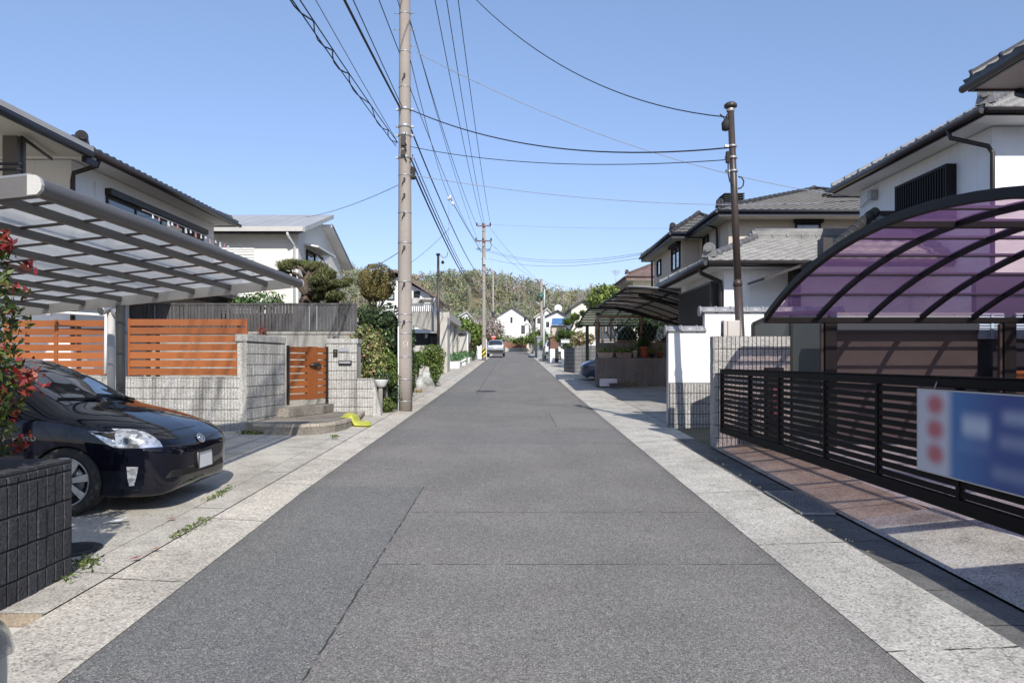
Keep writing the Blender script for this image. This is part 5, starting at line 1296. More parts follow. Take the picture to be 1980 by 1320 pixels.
def carport_right():
    t = thing('carport', 'arched carport with purple translucent roof and black curved beams', 'carport', (5.5, 10.6, .4))
    R, yc, zc = 9.4, 7.05, 3.06; ye, yn = 10.72, 3.38
    def pt(y, off=0.): # arch centre line
        a = (y-yc)/R; return (y+off*math.sin(a), zc-R+math.sqrt(R*R-(y-yc)**2)+off*math.cos(a))
    ys = np.linspace(ye, yn, 25)
    xs = [CPX+.765*k for k in range(9)]
    for k, x in enumerate(xs):
        m = MB(); hw = .036 if k == 0 else .024; hh = .046 if k == 0 else .036
        vs = []
        for y in ys:
            for dx, o in ((-hw, -hh), (hw, -hh), (hw, hh), (-hw, hh)):
                q = pt(y, o); vs.append((x+dx, q[0], q[1]))
        n = len(ys); fs = []
        for i in range(n-1):
            for j in range(4): fs.append((i*4+j, i*4+(j+1) % 4, i*4+4+(j+1) % 4, i*4+4+j))
        fs += [(0, 1, 2, 3)[::-1], tuple((n-1)*4+j for j in range(4))]
        m.add(vs, fs); m.build('arch_beam', 'black_metal', t, bevel=.01 if k == 0 else 0)
    for k in range(8):
        m = MB(); m.grid(lambda u, v: (xs[k]+.03+(.705)*u, pt(ye+(yn-ye)*v, .02)[0], pt(ye+(yn-ye)*v, .02)[1]), 1, 24); m.build('roof_panel', 'panel_purple', t)
    nb = 11
    for i in range(1, nb):
        y = ye+(yn-ye)*i/nb; q = pt(y, .035); big = i in (5, 6)
        m = MB(); m.box(xs[0]+.04, xs[-1], q[0]-(.05 if i == 5 else .012), q[0]+(.05 if i == 5 else .012), q[1]-(.07 if i == 5 else .03), q[1]+.012); m.build('purlin' if i == 5 else 'glazing_bar', 'black_metal', t)
    for y, s in ((ye, 1), (yn, -1)):
        q = pt(y); m = MB(); m.box(xs[0]-.02, xs[-1]+.05, q[0]-.01, q[0]+s*.10, q[1]-.085, q[1]+.0) if s > 0 else m.box(xs[0]-.02, xs[-1]+.05, q[0]-.10, q[0], q[1]-.085, q[1]); m.build('gutter', 'black_metal', t, bevel=.01)
    for x in (PX(1607, ye), PX(1953, ye), 9.6):
        z = pt(ye)[1]; m = MB(); m.box(x-.10, x+.08, ye-.03, ye+.10, .35, z-.088); p = m.build('post', 'black_metal', t, bevel=.012)
        m = MB(); m.box(x-.15, x-.105, ye+.0, ye+.06, .35, z-.1); m.build('drain_pipe', 'brown_pole', p, bevel=.01)
    for x in (CPX+.82, 7.3, 9.6):
        z = pt(yn)[1]; m = MB(); m.box(x-.10, x+.08, yn-.1, yn, .35, z-.088); m.build('post', 'black_metal', t)
    t = thing('side_screen', 'dark smoked translucent side screen between the block pillar and the carport post', 'screen', (4.6, 11.9, .4))
    Y = 11.95; q = [P(1456, 870, Y), P(1456, 626, Y), P(1500, 606, Y), P(1606, 602, Y), P(1606, 870, Y)]
    m = MB(); m.quad(*[(a, Y+.02, max(c, .42)) for a, b, c in q]); m.build('sheet', 'panel_screen', t)
    m = MB()
    for a, b in zip(q, q[1:]): m.bar((a[0], Y, max(a[2], .41)), (b[0], Y, max(b[2], .41)), .05, .05)
    m.bar(P(1530, 604, Y), (PX(1530, Y), Y, .41), .04, .03); m.build('frame', 'black_metal', t)
carport_right()
def shadow_wall():  # out-of-frame wall, added to cast the shadow in the lower right corner
    t = thing('block_wall', 'unseen grey block wall added at the near end of the sliding gate to throw the corner shadow at lower right', 'wall', (3.3, 0, .1))
    m = MB(); ribbed(m, (3.32, 3.5), (3.32, -5), .05, 1.38, -1, th=1.0, rib=.19, course=.2, depth=.01); m.build('wall', ['block_right', 'mortar'], t)
shadow_wall()
def back_wall():
    t = thing('boundary_wall', 'brown rendered wall with navy and grey bands at the back of the purple carport', 'wall', (6, 11.1, .4)); Y = 11.08
    xa, xb = 4.95, PX(1890, Y)
    m = MB(); m.box(xa, xb, Y, Y+.15, .38, PZ(643, Y)); m.build('wall', 'wallbrown', t)
    m = MB(); m.box(xa, xb, Y-.03, Y+.15, PZ(643, Y)+.002, PZ(625, Y)); m.build('band', 'navy', t)
    m = MB(); m.box(xa, xb, Y-.02, Y+.15, PZ(625, Y)+.002, PZ(604, Y)); m.build('band', 'greyband', t)
    t = thing('louvre_screen', 'pale blue grey louvred shutters above a dark base right of the brown wall', 'screen', (7.4, 11.1, .4))
    for x0, x1 in ((PX(1891, Y), PX(1939, Y)), (PX(1962, Y), PX(2010, Y))):
        m = MB(); z0, z1 = PZ(655, Y), PZ(606, Y)
        for i in range(10): z = z0+(z1-z0)*i/10; m.ext([(x0, Y-.01, z), (x0, Y-.05, z+.012), (x0, Y-.01, z+.045)], (x1-x0, 0, 0))
        m.box(x0, x1, Y, Y+.02, z0, z1); m.box((x0+x1)/2-.02, (x0+x1)/2+.02, Y-.055, Y-.04, z0, z1); m.build('shutter', surf('blue_grey_louvre', (.42, .47, .56), (.38, .43, .52), 1, 30, .04, .5), t)
    m = MB(); m.box(xb+.003, 12, Y+.03, Y+.15, .38, 3.0); m.build('wall', 'navy', t)
    m = MB(); m.box(PX(1905, Y), 9.8, Y-.3, Y-.26, 1.28, PZ(716, Y)); m.build('board', 'wood', t)
    m = MB(); m.box(PX(1905, Y), 9.8, Y-.3, Y-.02, .40, 1.279); m.build('chest', 'wallbrown', t)
back_wall()

# ================================================================== house A: white with grey tiles (right)
def house_a():
    t = thing('house', 'white rendered two storey house with tiled roofs and dark lattice window on the right', 'house', (10, 16, .5))
    m = MB(); m.box(9.1, 16, 13.76, 19.0, .4, 6.12); m.build('wall', 'white_siding', t)
    hip_roof(t, 8.5, 16.6, 13.05, 19.7, 6.24, 1.75, 'tile_grey', tile_faces='fl', name='main_roof', drop=.13)
    lattice(t, 'x', 9.1, 14.85, 16.85, 4.55, 5.72, pitch=.095, mat='black_metal', dep=.22)
    m = MB(); xw = 9.1
    m.tube([(8.44, 14.05, 6.16), (8.46, 14.0, 5.98), (9.0, 13.72, 5.74), (9.06, 13.68, 5.6), (9.06, 13.68, 2.4)], .045, 8); m.build('downpipe', 'brown_metal', t)
    m = MB(); m.box(8.92, 9.09, 18.05, 18.25, 5.72, 5.95); m.tube([(9.0, 18.1, 5.8), (9.06, 18.9, 5.68)], .012, 6); m.build('light_fitting', 'steel', t)
    # ground floor wing
    m = MB(); m.box(4.84, 9.09, 16.6, 21.0, .5, 3.82); m.build('wing_wall', 'white_siding', t)
    wr_ = hip_roof(t, 4.31, 13.2, 16.0, 21.6, 3.9, .92, 'tile_grey', ins=2.0, tile_faces='fl', name='wing_roof', ridge_mat='tile_grey', drop=.14)
    m = MB(); m.bar((6.25, 18.8, 4.92), (9.09, 18.8, 4.92), .2, .24); m.tube([(6.25, 18.8, 5.03), (9.09, 18.8, 5.03)], .09, 10); onigawara(m, (6.25, 18.8, 4.8), (-1, 0, 0), .22); m.build('main_ridge', 'tile_grey', wr_)
    lattice(t, 'x', 4.84, 17.0, 20.3, 1.4, 3.55, pitch=.10, dep=.2)
    m = MB(); m.tube([(4.25, 16.5, 3.8), (4.3, 16.55, 3.68), (4.78, 16.68, 3.5), (4.79, 16.7, 3.3), (4.79, 16.7, 1)], .05, 8); m.build('downpipe', 'brown_metal', t)
    # porch roof climbing to the main block
    m = MB(); e0, e1 = Vector((6.45, 14.9, 3.78)), Vector((9.09, 14.9, 3.78)); t0, t1 = Vector((8.45, 16.9, 5.06)), Vector((9.09, 16.9, 5.06))
    tile_slope(m, e0, e1, t0, t1); rf = m.build('porch_roof', 'tile_grey', t)
    m = MB(); ridge(m, e0+Vector((.1, .1, .06)), t0, .12); m.bar(t0, t1, .2, .2); m.build('ridge_tiles', 'tile_mid', rf)
    m = MB(); m.box(6.45, 9.08, 14.92, 14.98, 3.62, 3.78); m.tube([(6.42, 14.86, 3.72), (9.05, 14.86, 3.72)], .05, 8); m.ext([(6.45, 14.98, 3.62), (6.45, 14.98, 3.76), (8.4, 16.9, 4.98), (8.4, 16.9, 4.84)], (.05, 0, 0)); m.build('eave_trim', 'brown_metal', rf)
    m = MB(); m.quad((6.5, 14.98, 3.66), (6.5, 16.6, 3.66), (9.09, 16.6, 3.66), (9.09, 14.98, 3.66)); m.build('soffit', 'soffit', rf)
    m = MB(); m.ext([P(1478, 541, 15.3), P(1580, 506, 15.3), P(1580, 500, 15.3), P(1478, 536, 15.3)], (0, 1.1, 0)); m.build('awning', 'brown_metal', t)
    m = MB(); m.box(6.3, 6.5, 16.35, 16.59, .5, 3.75); m.build('porch_post', 'brown_metal', t)
    m = MB(); m.box(PX(1586, 14.7), PX(1604, 14.7), 14.55, 14.84, PZ(500, 14.7), PZ(462, 14.7)); m.build('rain_hopper', 'brown_metal', t)
house_a()
def house_near():
    t = thing('house', 'house at the far right edge of which only a dark roof corner with bracket shows', 'house', (9, 9, .4))
    m = MB(); m.box(8.6, 16, 8.3, 9.6, .4, 5.5); m.build('wall', 'white_siding', t)
    hip_roof(t, 6.5, 16.5, 7.7, 10.4, 5.62, .75, 'tile_dark', tile_faces='l', soffit='soffit_beige', drop=.10)
    m = MB(); y = 10.2; m.tube([(7.22, 10.35, 5.50), (7.22, 10.05, 5.34), (7.5, 9.7, 5.28)], .06, 8); m.build('bracket', 'black_metal', t)
house_near()

# ================================================================== house B (tan) and C (brown roof)
def house_b():
    t = thing('house', 'tan panelled two storey house with dark tiled roof and rooftop vent on the right', 'house', (10, 29, 1))
    m = MB(); m.box(7.8, 17, 26.2, 36.4, .9, 6.9); m.build('wall', 'tan', t)
    m = MB(); m.box(7.1, 7.79, 30.4, 36.4, .9, 6.9); m.build('wall', 'tan', t)
    hip_roof(t, 7.2, 17.6, 25.4, 37, 7.0, 1.72, 'tile_mid', trim='navy', soffit='soffit_beige', ins=4.4, name='main_roof', drop=.24, pitch=.3)
    hip_roof(t, 6.5, 9.5, 29.7, 36.9, 6.98, 1.0, 'tile_mid', trim='navy', soffit='soffit_beige', name='side_roof', drop=.24, pitch=.3)
    m = MB()
    for i in range(14): x = 9.9+.46*i; m.bar((x, 26.2, 7.33), (x, 29.6, 8.34), .05, .05)
    m.build('snow_bars', 'greyband', t)
    m = MB(); a, b = PX(1399, 28.5), PX(1434, 28.5); m.box(a, b, 28.3, 29.0, 7.4, PZ(379, 28.5)); v = m.build('roof_vent', 'navy', t)
    m = MB()
    for i in range(4): z = PZ(391, 28.5)+i*.09; m.box(a-.04, b+.04, 28.24, 29.06, z, z+.035)
    m.build('vent_louvre', 'black_metal', v)
    window(t, 'y', 26.2, PX(1537, 26.2), PX(1586, 26.2), 4.9, PZ(432, 26.2), mull=1, pane='glass_pale', frame='black_metal', box=.28)
    window(t, 'x', 7.8, 7.8*F/(1371-CX), 7.8*F/(1361-CX), PZ(497, 29), PZ(455, 29), mull=1)
    window(t, 'x', 7.1, 7.1*F/(1316-CX), 7.1*F/(1300-CX), PZ(522, 31.5), PZ(478, 31.5), mull=2, box=.25)
    window(t, 'x', 7.1, 7.1*F/(1279-CX), 7.1*F/(1272-CX), PZ(533, 35), PZ(503, 35), mull=1)
    m = MB(); m.tube([(7.2, 27.2, 6.85), (7.7, 27.4, 6.7), (7.72, 27.4, 6.3), (7.72, 27.4, 2)], .05, 8); m.build('downpipe', 'navy', t)
    m = MB(); m.tube([(6.4, 36.6, 6.9), (7.0, 36.5, 6.8), (7.03, 36.5, 2)], .05, 8); m.build('downpipe', 'navy', t)
house_b()
def house_c():
    t = thing('house', 'beige house with brown tiled hip roof beyond the tan house on the right', 'house', (12, 52, 1.5))
    m = MB(); m.box(8.1, 20, 48.8, 68, 1.3, 7.3); m.build('wall', 'tan2', t)
    hip_roof(t, 7.5, 21, 48, 69, 7.4, 3.0, 'tile_brown', trim='tile_brown', soffit='soffit_beige', name='roof', tile_faces='', drop=.3)
    m = MB(); m.box(7.6, 22, 46.8, 48.7, 5.55, 5.7); m.build('balcony_canopy', 'white_paint', t)
    window(t, 'x', 8.1, 56, 58.5, 4.2, 6, mull=2)
    window(t, 'x', 8.1, 62, 64, 4.2, 6, mull=2)
    t = thing('antenna', 'thin TV antenna mast above the far slope beside the brown roofed house', 'antenna', (PX(1191, 62), 62, 7.5))
    m = MB(); m.tube([(PX(1191, 62), 62, 7.6), (PX(1191, 62), 62, PZ(522, 62))], .03, 6); m.build('mast', 'steel', t)
    m = MB()
    for i, w in enumerate((.35, .3, .25, .2)): m.tube([(PX(1191, 62)-w, 62, PZ(524+i*2.2, 62)), (PX(1191, 62)+w, 62, PZ(524+i*2.2, 62))], .018, 5)
    m.build('elements', 'steel', t)
house_c()

# ================================================================== smoked carport, planter wall, green carport
def carport_dark():
    t = thing('carport', 'dark smoked carport with a single curved roof sloping from the street', 'carport', (4.8, 20, .6))
    a, xc = 3.3, 5.85; y0, y1 = 20.9, 27.9
    def prof(u): x = a+(xc-a)*u; return x, 3.80-.56*u+.19*math.sin(PI*min(u, 1))*(1-.3*u)-.12*max(0, u-1)
    n = 8; prof_ = prof; prof = lambda u: prof_(u*1.45)
    for i, y in enumerate(np.linspace(y0, y1, 6)):
        m = MB(); m.tube([(prof(k/n)[0], y, prof(k/n)[1]-.02) for k in range(n+1)], .026 if 0 < i < 5 else .035, 6); m.build('rib', 'black_metal', t)
    m = MB(); m.grid(lambda u, v: (prof(u)[0], y0+(y1-y0)*v, prof(u)[1]+.018), n, 1); m.build('roof_panel', 'panel_brown', t)
    m = MB(); m.tube([(prof(k/n)[0], y0-.04, prof(k/n)[1]+.03) for k in range(n+1)], .025, 6); m.build('front_trim', 'greyband', t)
    for u in (0, .36, .7, 1):
        x, z = prof(u); m = MB(); m.tube([(x, y0-.03, z), (x, y1, z)], .04, 6); m.build('purlin', 'black_metal', t)
    for y in (y0+1.0, y1-.8):
        m = MB(); x, z = prof(.93); m.box(x-.07, x+.07, y-.05, y+.05, .5, z-.05); m.bar((x, y, z-.08), (a+.5, y, prof(.2)[1]-.09), .06, .1); m.build('post', 'black_metal', t)
carport_dark()
def planter_wall():
    t = thing('block_wall', 'brown stained block wall with ledge of flower pots under the smoked carport', 'wall', (4.5, 26.8, .7)); Y = 26.7
    xa = PX(1154, Y)
    m = MB(); ribbed(m, (xa, Y), (xa+4, Y), .75, PZ(692, Y), -1, th=.6, rib=.195, course=.2, depth=.008, gap=.012); m.build('wall', ['block_brown', 'mortar_light'], t)
    m = MB(); m.box(xa+.02, xa+4, Y+.45, Y+.6, PZ(692, Y)+.002, PZ(661, Y)); m.build('upper_wall', 'block_brown', t)
    t = thing('wire_fence', 'rusty framed wire mesh fence on top of the brown block wall', 'fence', (4, 27.2, 2.3)); Y2 = 27.2
    z0, z1 = PZ(661, Y2), PZ(612, Y2)
    m = MB()
    for px in (1156, 1181, 1240, 1290): m.tube([(PX(px, Y2), Y2, z0), (PX(px, Y2), Y2, z1)], .035, 6)
    m.tube([(PX(1156, Y2), Y2, z1), (PX(1290, Y2), Y2, z1)], .035, 6); m.tube([(PX(1156, Y2), Y2, z0+.03), (PX(1290, Y2), Y2, z0+.03)], .03, 6); m.build('frame', 'rust', t)
    m = MB(); x0, x1 = PX(1181, Y2), PX(1290, Y2); h = z1-z0
    for i in range(-5, 14):
        for s in (1, -1):
            xs_ = x0+i*.17; a, b = (xs_, xs_+s*h*.6)
            if s < 0: a, b = xs_+h*.6, xs_
            if min(a, b) < x0 or max(a, b) > x1: continue
            m.tube([(a, Y2-.01*s, z0+.03), (b, Y2-.01*s, z1)], .006, 4, cap=False)
    m.build('mesh', surf('dull_wire', (.20, .23, .21), rough=.6, bump=0), t)
    def planter(px0, px1, mat, label, long=True, pal=GREEN, n=120, hh=.14):
        Y3 = Y+.2; x0, x1 = PX(px0, Y3), PX(px1, Y3); z = PZ(692, Y)+.003
        t = thing('planter' if long else 'flower_pot', label, 'planter' if long else 'pot', ((x0+x1)/2, Y3, z))
        m = MB()
        if long:
            m.ext([(x0+.04, Y3-.1, z), (x1-.04, Y3-.1, z), (x1, Y3-.12, z+.18), (x0, Y3-.12, z+.18)], (0, .24, 0)); m.box(x0-.015, x1+.015, Y3-.14, Y3+.14, z+.18, z+.205)
        else:
            r = (x1-x0)/2; m.lathe([(0, 0), (r*.72, 0), (r, hh*.85), (r*1.06, hh*.86), (r*1.06, hh), (r*.9, hh), (r*.85, hh*.9), (0, hh*.9)], ((x0+x1)/2, Y3, z), 18)
        m.build('pot', mat, t)
        p = np.array([((x0+x1)/2, Y3, z+(.28 if long else hh+.1))])+RNG.normal(0, 1, (n, 3))*np.array([(x1-x0)*.3, .08, .09 if long else hh*.35])
        leaf_object('plant', p, .09*(1+RNG.normal(0, .2, n)), pick(pal, n), t, aspect=.4)
        return t
    planter(1156, 1185, surf('beige_pot', (.42, .33, .25), rough=.8), 'beige trough planter at the street end of the brown wall ledge')
    planter(1190, 1221, surf('pinkish_pot', (.30, .19, .16), rough=.8), 'pinkish trough planter second from the street on the wall ledge', n=260)
    planter(1223, 1233, surf('cream_pot', (.50, .47, .36), rough=.7), 'slim cream flower pot on the wall ledge left of the orange pot', False, hh=.28, n=90)
    planter(1237, 1254, surf('terracotta', (.42, .10, .045), (.36, .085, .04), 3, 30, .1, .8), 'large orange terracotta pot on the wall ledge', False, hh=.42, n=900, pal=DKGREEN+[(.05, .08, .02)])
    planter(1256, 1266, 'black_rubber', 'small black pot on the wall ledge right of the orange pot', False, hh=.16, n=60)
    planter(1271, 1281, surf('terracotta_dark', (.3, .08, .045), rough=.8), 'small red pot on the wall ledge beside the white wall', False, hh=.22, n=60)
    x0 = PX(1160, 26.3); m = MB(); m.box(x0, x0+.62, 26.2, 26.45, .77, 1.05); tag(m.build('foam_box', surf('pinkish_foam', (.74, .68, .68), (.68, .62, .62), 2, 20, .05, .8), bevel=.03), 'pinkish white foam box on the ground at the foot of the brown wall', 'box')
    m = MB(); x1 = x0+.30; yb = 25.95; m.box(x1, x1+.40, yb, yb+.1, .765, .79); m.box(x1, x1+.40, yb, yb+.1, .875, .90)
    for i in range(5): m.box(x1+i*.0925, x1+.03+i*.0925, yb, yb+.1, .791, .874)
    m.box(x1+.005, x1+.395, yb+.08, yb+.099, .791, .874); tag(m.build('hollow_block', 'block_brown'), 'hollow concrete block lying in front of the foam box', 'block')
    bush('shrub', 'dark garden shrubs behind the wire mesh fence under the carports', 'shrub', [((4.5+i*.8, 28.6, 2.5+.5*math.sin(i*2)), (.65, .5, .9)) for i in range(5)], .12, 3000, DKGREEN, stems=[([(5, 28.6, .9), (5, 28.6, 2.2)], .05, .03)], lump=.3)
    p = np.array([x0+1.0, 26.3, .85])+RNG.normal(0, 1, (140, 3))*np.array([.25, .1, .06]); tag(leaf_object('dry_weeds', p, .12*np.ones(140), pick([(.24, .2, .1), (.3, .27, .13), (.14, .14, .05)], 140), aspect=.2), 'dry straw coloured weeds beside the hollow block', 'weeds')
planter_wall()
def carport_green():
    t = thing('carport', 'arched carport with olive green roof sheets beyond the brown block wall', 'carport', (3.2, 28, .8))
    x0, x1 = 3.02, 7.2; y0, y1 = 28.4, 33.6
    def prof(v): y = y1+(y0-y1)*v; return y, 3.33+.42*math.sin(v*PI*.55)/1.0
    n = 8
    for i, x in enumerate(np.linspace(x0, x1, 7)):
        m = MB(); m.tube([(x, *prof(k/n)) for k in range(n+1)], .045 if i == 0 else .03, 6); m.build('arch_beam', 'black_metal', t)
    m = MB(); m.grid(lambda u, v: (x0+(x1-x0)*u, prof(v)[0], prof(v)[1]+.04), 1, n); m.build('roof_panel', 'panel_green', t)
    for k in range(n+1):
        y, z = prof(k/n); m = MB(); m.tube([(x0, y, z+.02), (x1, y, z+.02)], .05 if k in (0, n) else .018, 6); m.build('purlin', 'black_metal', t)
    for x, y in ((x0+.35, y0+.35), (x0+.4, y1-.2), (x1-.3, y0+.4)):
        m = MB(); m.box(x-.07, x+.07, y-.05, y+.05, .7, 3.3 if y > 30 else 3.6); m.build('post', surf('dark_green_post', (.025, .032, .03), rough=.5) if 'dkp' not in M else M['dkp'], t)
carport_green()
def far_right_walls():
    t = thing('block_wall', 'dark grey block wall beside the covered blue car', 'wall', (3.4, 38, 1)); Y = 38
    m = MB(); ribbed(m, (PX(1113, Y), Y), (PX(1165, Y), Y), .95, PZ(668, Y), -1, th=.2, rib=.4, course=.2, depth=.01, gap=.02)
    ribbed(m, (PX(1096, Y), 40), (PX(1112, Y), Y), .95, PZ(671, Y), -1, th=.2, rib=.4, course=.2, depth=.02, gap=.03); m.build('wall', ['block_old', 'mortar'], t)
    t = thing('garden_wall', 'short white wall beyond the dark block wall on the right', 'wall', (3.6, 47, 1.2)); Y = 47
    m = MB(); m.box(PX(1085, Y), 8, Y, Y+.2, 1.2, PZ(657, Y)); m.build('wall', 'stucco', t)
    m = MB(); m.box(PX(1085, Y)-.03, 8, Y-.03, Y+.23, PZ(657, Y)+.002, PZ(657, Y)+.06); m.build('cap', 'greyband', t)
    t = thing('garden_shed', 'rust brown corrugated shed with white lower panel on the right kerb', 'shed', (3.4, 56, 1.5)); Y = 56; x0, x1 = PX(1064, Y), PX(1080, Y)
    m = MB(); m.ext([(x0, Y, PZ(674, Y)), (x1, Y, PZ(674, Y)), (x1, Y, PZ(647, Y)), (x0, Y, PZ(652, Y))], (0, 3, 0)); m.build('wall', surf('rust_sheet', (.20, .10, .07), (.14, .07, .05), 2, 30, .2, .8), t)
    m = MB(); m.box(x0-.003, x1-.28, Y-.003, Y+3, 1.5, PZ(674, Y)-.002); m.build('lower_wall', 'white_paint', t)
    m = MB(); m.box(x1-.277, x1, Y-.003, Y+3, 1.5, PZ(674, Y)-.002); m.build('door', 'navy', t)
    m = MB(); m.ext([(x0-.12, Y-.12, PZ(653.5, Y)), (x1+.12, Y-.12, PZ(647.5, Y)), (x1+.12, Y-.12, PZ(646, Y)), (x0-.12, Y-.12, PZ(652, Y))], (0, 3.3, 0)); m.build('roof', 'tile_brown', t)
    t = thing('garden_shed', 'grey corrugated side wall of a garage beyond the white van', 'shed', (3.6, 72, 2)); Y = 70; x0 = PX(1039, Y)
    m = MB(); m.box(x0, x0+.5, Y, Y+8, 1.9, PZ(652, Y)); m.build('wall', 'greyband', t)
    m = MB(); m.box(x0-.1, x0+.6, Y-.1, Y+8.2, PZ(652, Y)+.003, PZ(652, Y)+.1); m.build('roof', 'steel', t)
    m = MB(); m.box(x0+.5, x0+.62, Y-.05, Y+.1, 1.9, PZ(652, Y)); m.build('corner_post', 'white_paint', t)
far_right_walls()
def blue_car():
    t = thing('parked_car', 'dark blue car nosing out beside the dark block wall under the green carport', 'car', (PX(1121, 31.3), 31.4, g(31)+.06), PI)
    K = Car(HATCH, t, 'paint_blue', nst=50)
    K.sheet('windscreen', 'car_glass', lambda u, j, o: 1.06 < u < 1.93 and j < 9)
    K.sheet('side_window', 'car_glass', lambda u, j, o: 1.5 < u < 3.75 and 11 <= j < 14)
    K.sheet('headlight', 'lamp', lambda u, j, o: .08 < u < .5 and 11 <= j < 15)
    for x in (-.93, -3.63):
        for y in (-.865, .865): K.wheel(x, y, .315, 5)
blue_car()

# ================================================================== left houses
def house_l1():
    t = thing('house', 'white two storey house with dark tiled eaves behind the grey carport on the left', 'house', (-12, 18, .5))
    m = MB(); m.box(-18, -9.4, 15.4, 22.75, .4, 5.95); m.build('wall', 'white_siding', t)
    hip_roof(t, -18.6, -8.75, 14.8, 23.05, 6.06, 1.35, 'tile_dark', tile_faces='fr', drop=.12, name='roof')
    m = MB(); m.tube([(-8.69, 14.8, 5.98), (-8.69, 23.05, 5.98)], .06, 8); ridge(m, (-8.95, 15.0, 6.16), (-10.2, 16.15, 6.50), .1); onigawara(m, (-8.95, 15.0, 6.14), (1, -1, 0), .24); m.build('gutter', 'brown_metal', t)
    window(t, 'x', -9.4, 16.7, 21.9, 3.7, 5.50, out=1, mull=4, dep=.05, box=.15, frame='brown_metal')
    m = MB(); m.box(-9.397, -9.36, 16.25, 16.6, 3.7, 5.7); m.build('shutter_case', 'white_paint', t)
    m = MB(); m.tube([(-8.75, 15.3, 5.92), (-8.8, 15.32, 5.8), (-9.32, 15.36, 5.66), (-9.34, 15.36, 5.5), (-9.34, 15.36, 2)], .05, 8); m.build('downpipe', 'brown_metal', t)
    # balcony canopy at the near end
    m = MB(); m.box(-16, -8.72, 9.5, 14.78, 5.84, 5.93); m.build('balcony_canopy', 'soffit_beige', t)
    m = MB(); m.box(-16, -8.66, 9.4, 14.82, 5.932, 6.03); m.box(-8.66, -8.58, 9.4, 14.82, 5.95, 6.05); m.build('canopy_roof', 'light_alu', t)
    m = MB(); m.tube([(-8.62, 9.4, 5.88), (-8.62, 14.8, 5.88)], .07, 8); m.box(-8.76, -8.66, 14.7, 15.1, 5.72, 5.83); m.build('canopy_gutter', 'navy', t)
    m = MB(); m.box(PX(12, 13.5), PX(40, 13.5), 13.4, 13.65, 3.5, 5.838); m.build('canopy_post', 'grey_alu', t)
    m = MB()
    for z in (5.18, 5.08): m.tube([(-14, 12.9, z), (PX(42, 12.9), 12.9, z)], .025, 6)
    m.tube([(PX(42, 13.2), 13.2, 5.75), (PX(100, 14.6), 14.6, 5.74)], .03, 6); m.tube([(PX(42, 13.2), 13.2, 5.75), (PX(42, 13.2), 13.2, 5.0)], .03, 6); m.build('balcony_rail', 'brown_metal', t)
    m = MB(); x = -8.25
    m.tube([(x, 13.5, 4.80), (x, 23.2, 4.80)], .028, 6)
    for i in range(9): m.tube([(x, 14+i*1.12, 4.0), (x, 14+i*1.12, 4.8)], .022, 6)
    m.box(-9.39, -8.22, 13.5, 23.2, 3.5, 3.62); m.build('balcony', 'brown_metal', t)
    m = MB(); rg = random.Random(4)
    l = thing('laundry', 'row of small pink and white laundry hanging before the upper left window', 'laundry', (-8.6, 19, 4.9))
    mb2 = MB(); mb2.tube([(-8.6, 16.8, 5.18), (-8.6, 22.2, 5.18)], .012, 5); mb2.build('pole', 'steel', l)
    for i in range(15):
        y = 17.3+i*.32+rg.uniform(-.09, .09); w_, h_ = rg.uniform(.03, .09), rg.uniform(.05, .16); m = MB(); m.quad((-8.6, y, 5.17), (-8.59, y+w_, 5.17), (-8.57, y+w_, 5.17-h_), (-8.6, y, 5.17-h_)); m.build('cloth', ('white_paint', 'pinkcloth', 'ceramic')[i % 3], l)
M['pinkcloth'] = surf('pink_cloth', (.55, .25, .28), rough=.9, bump=0)
house_l1()
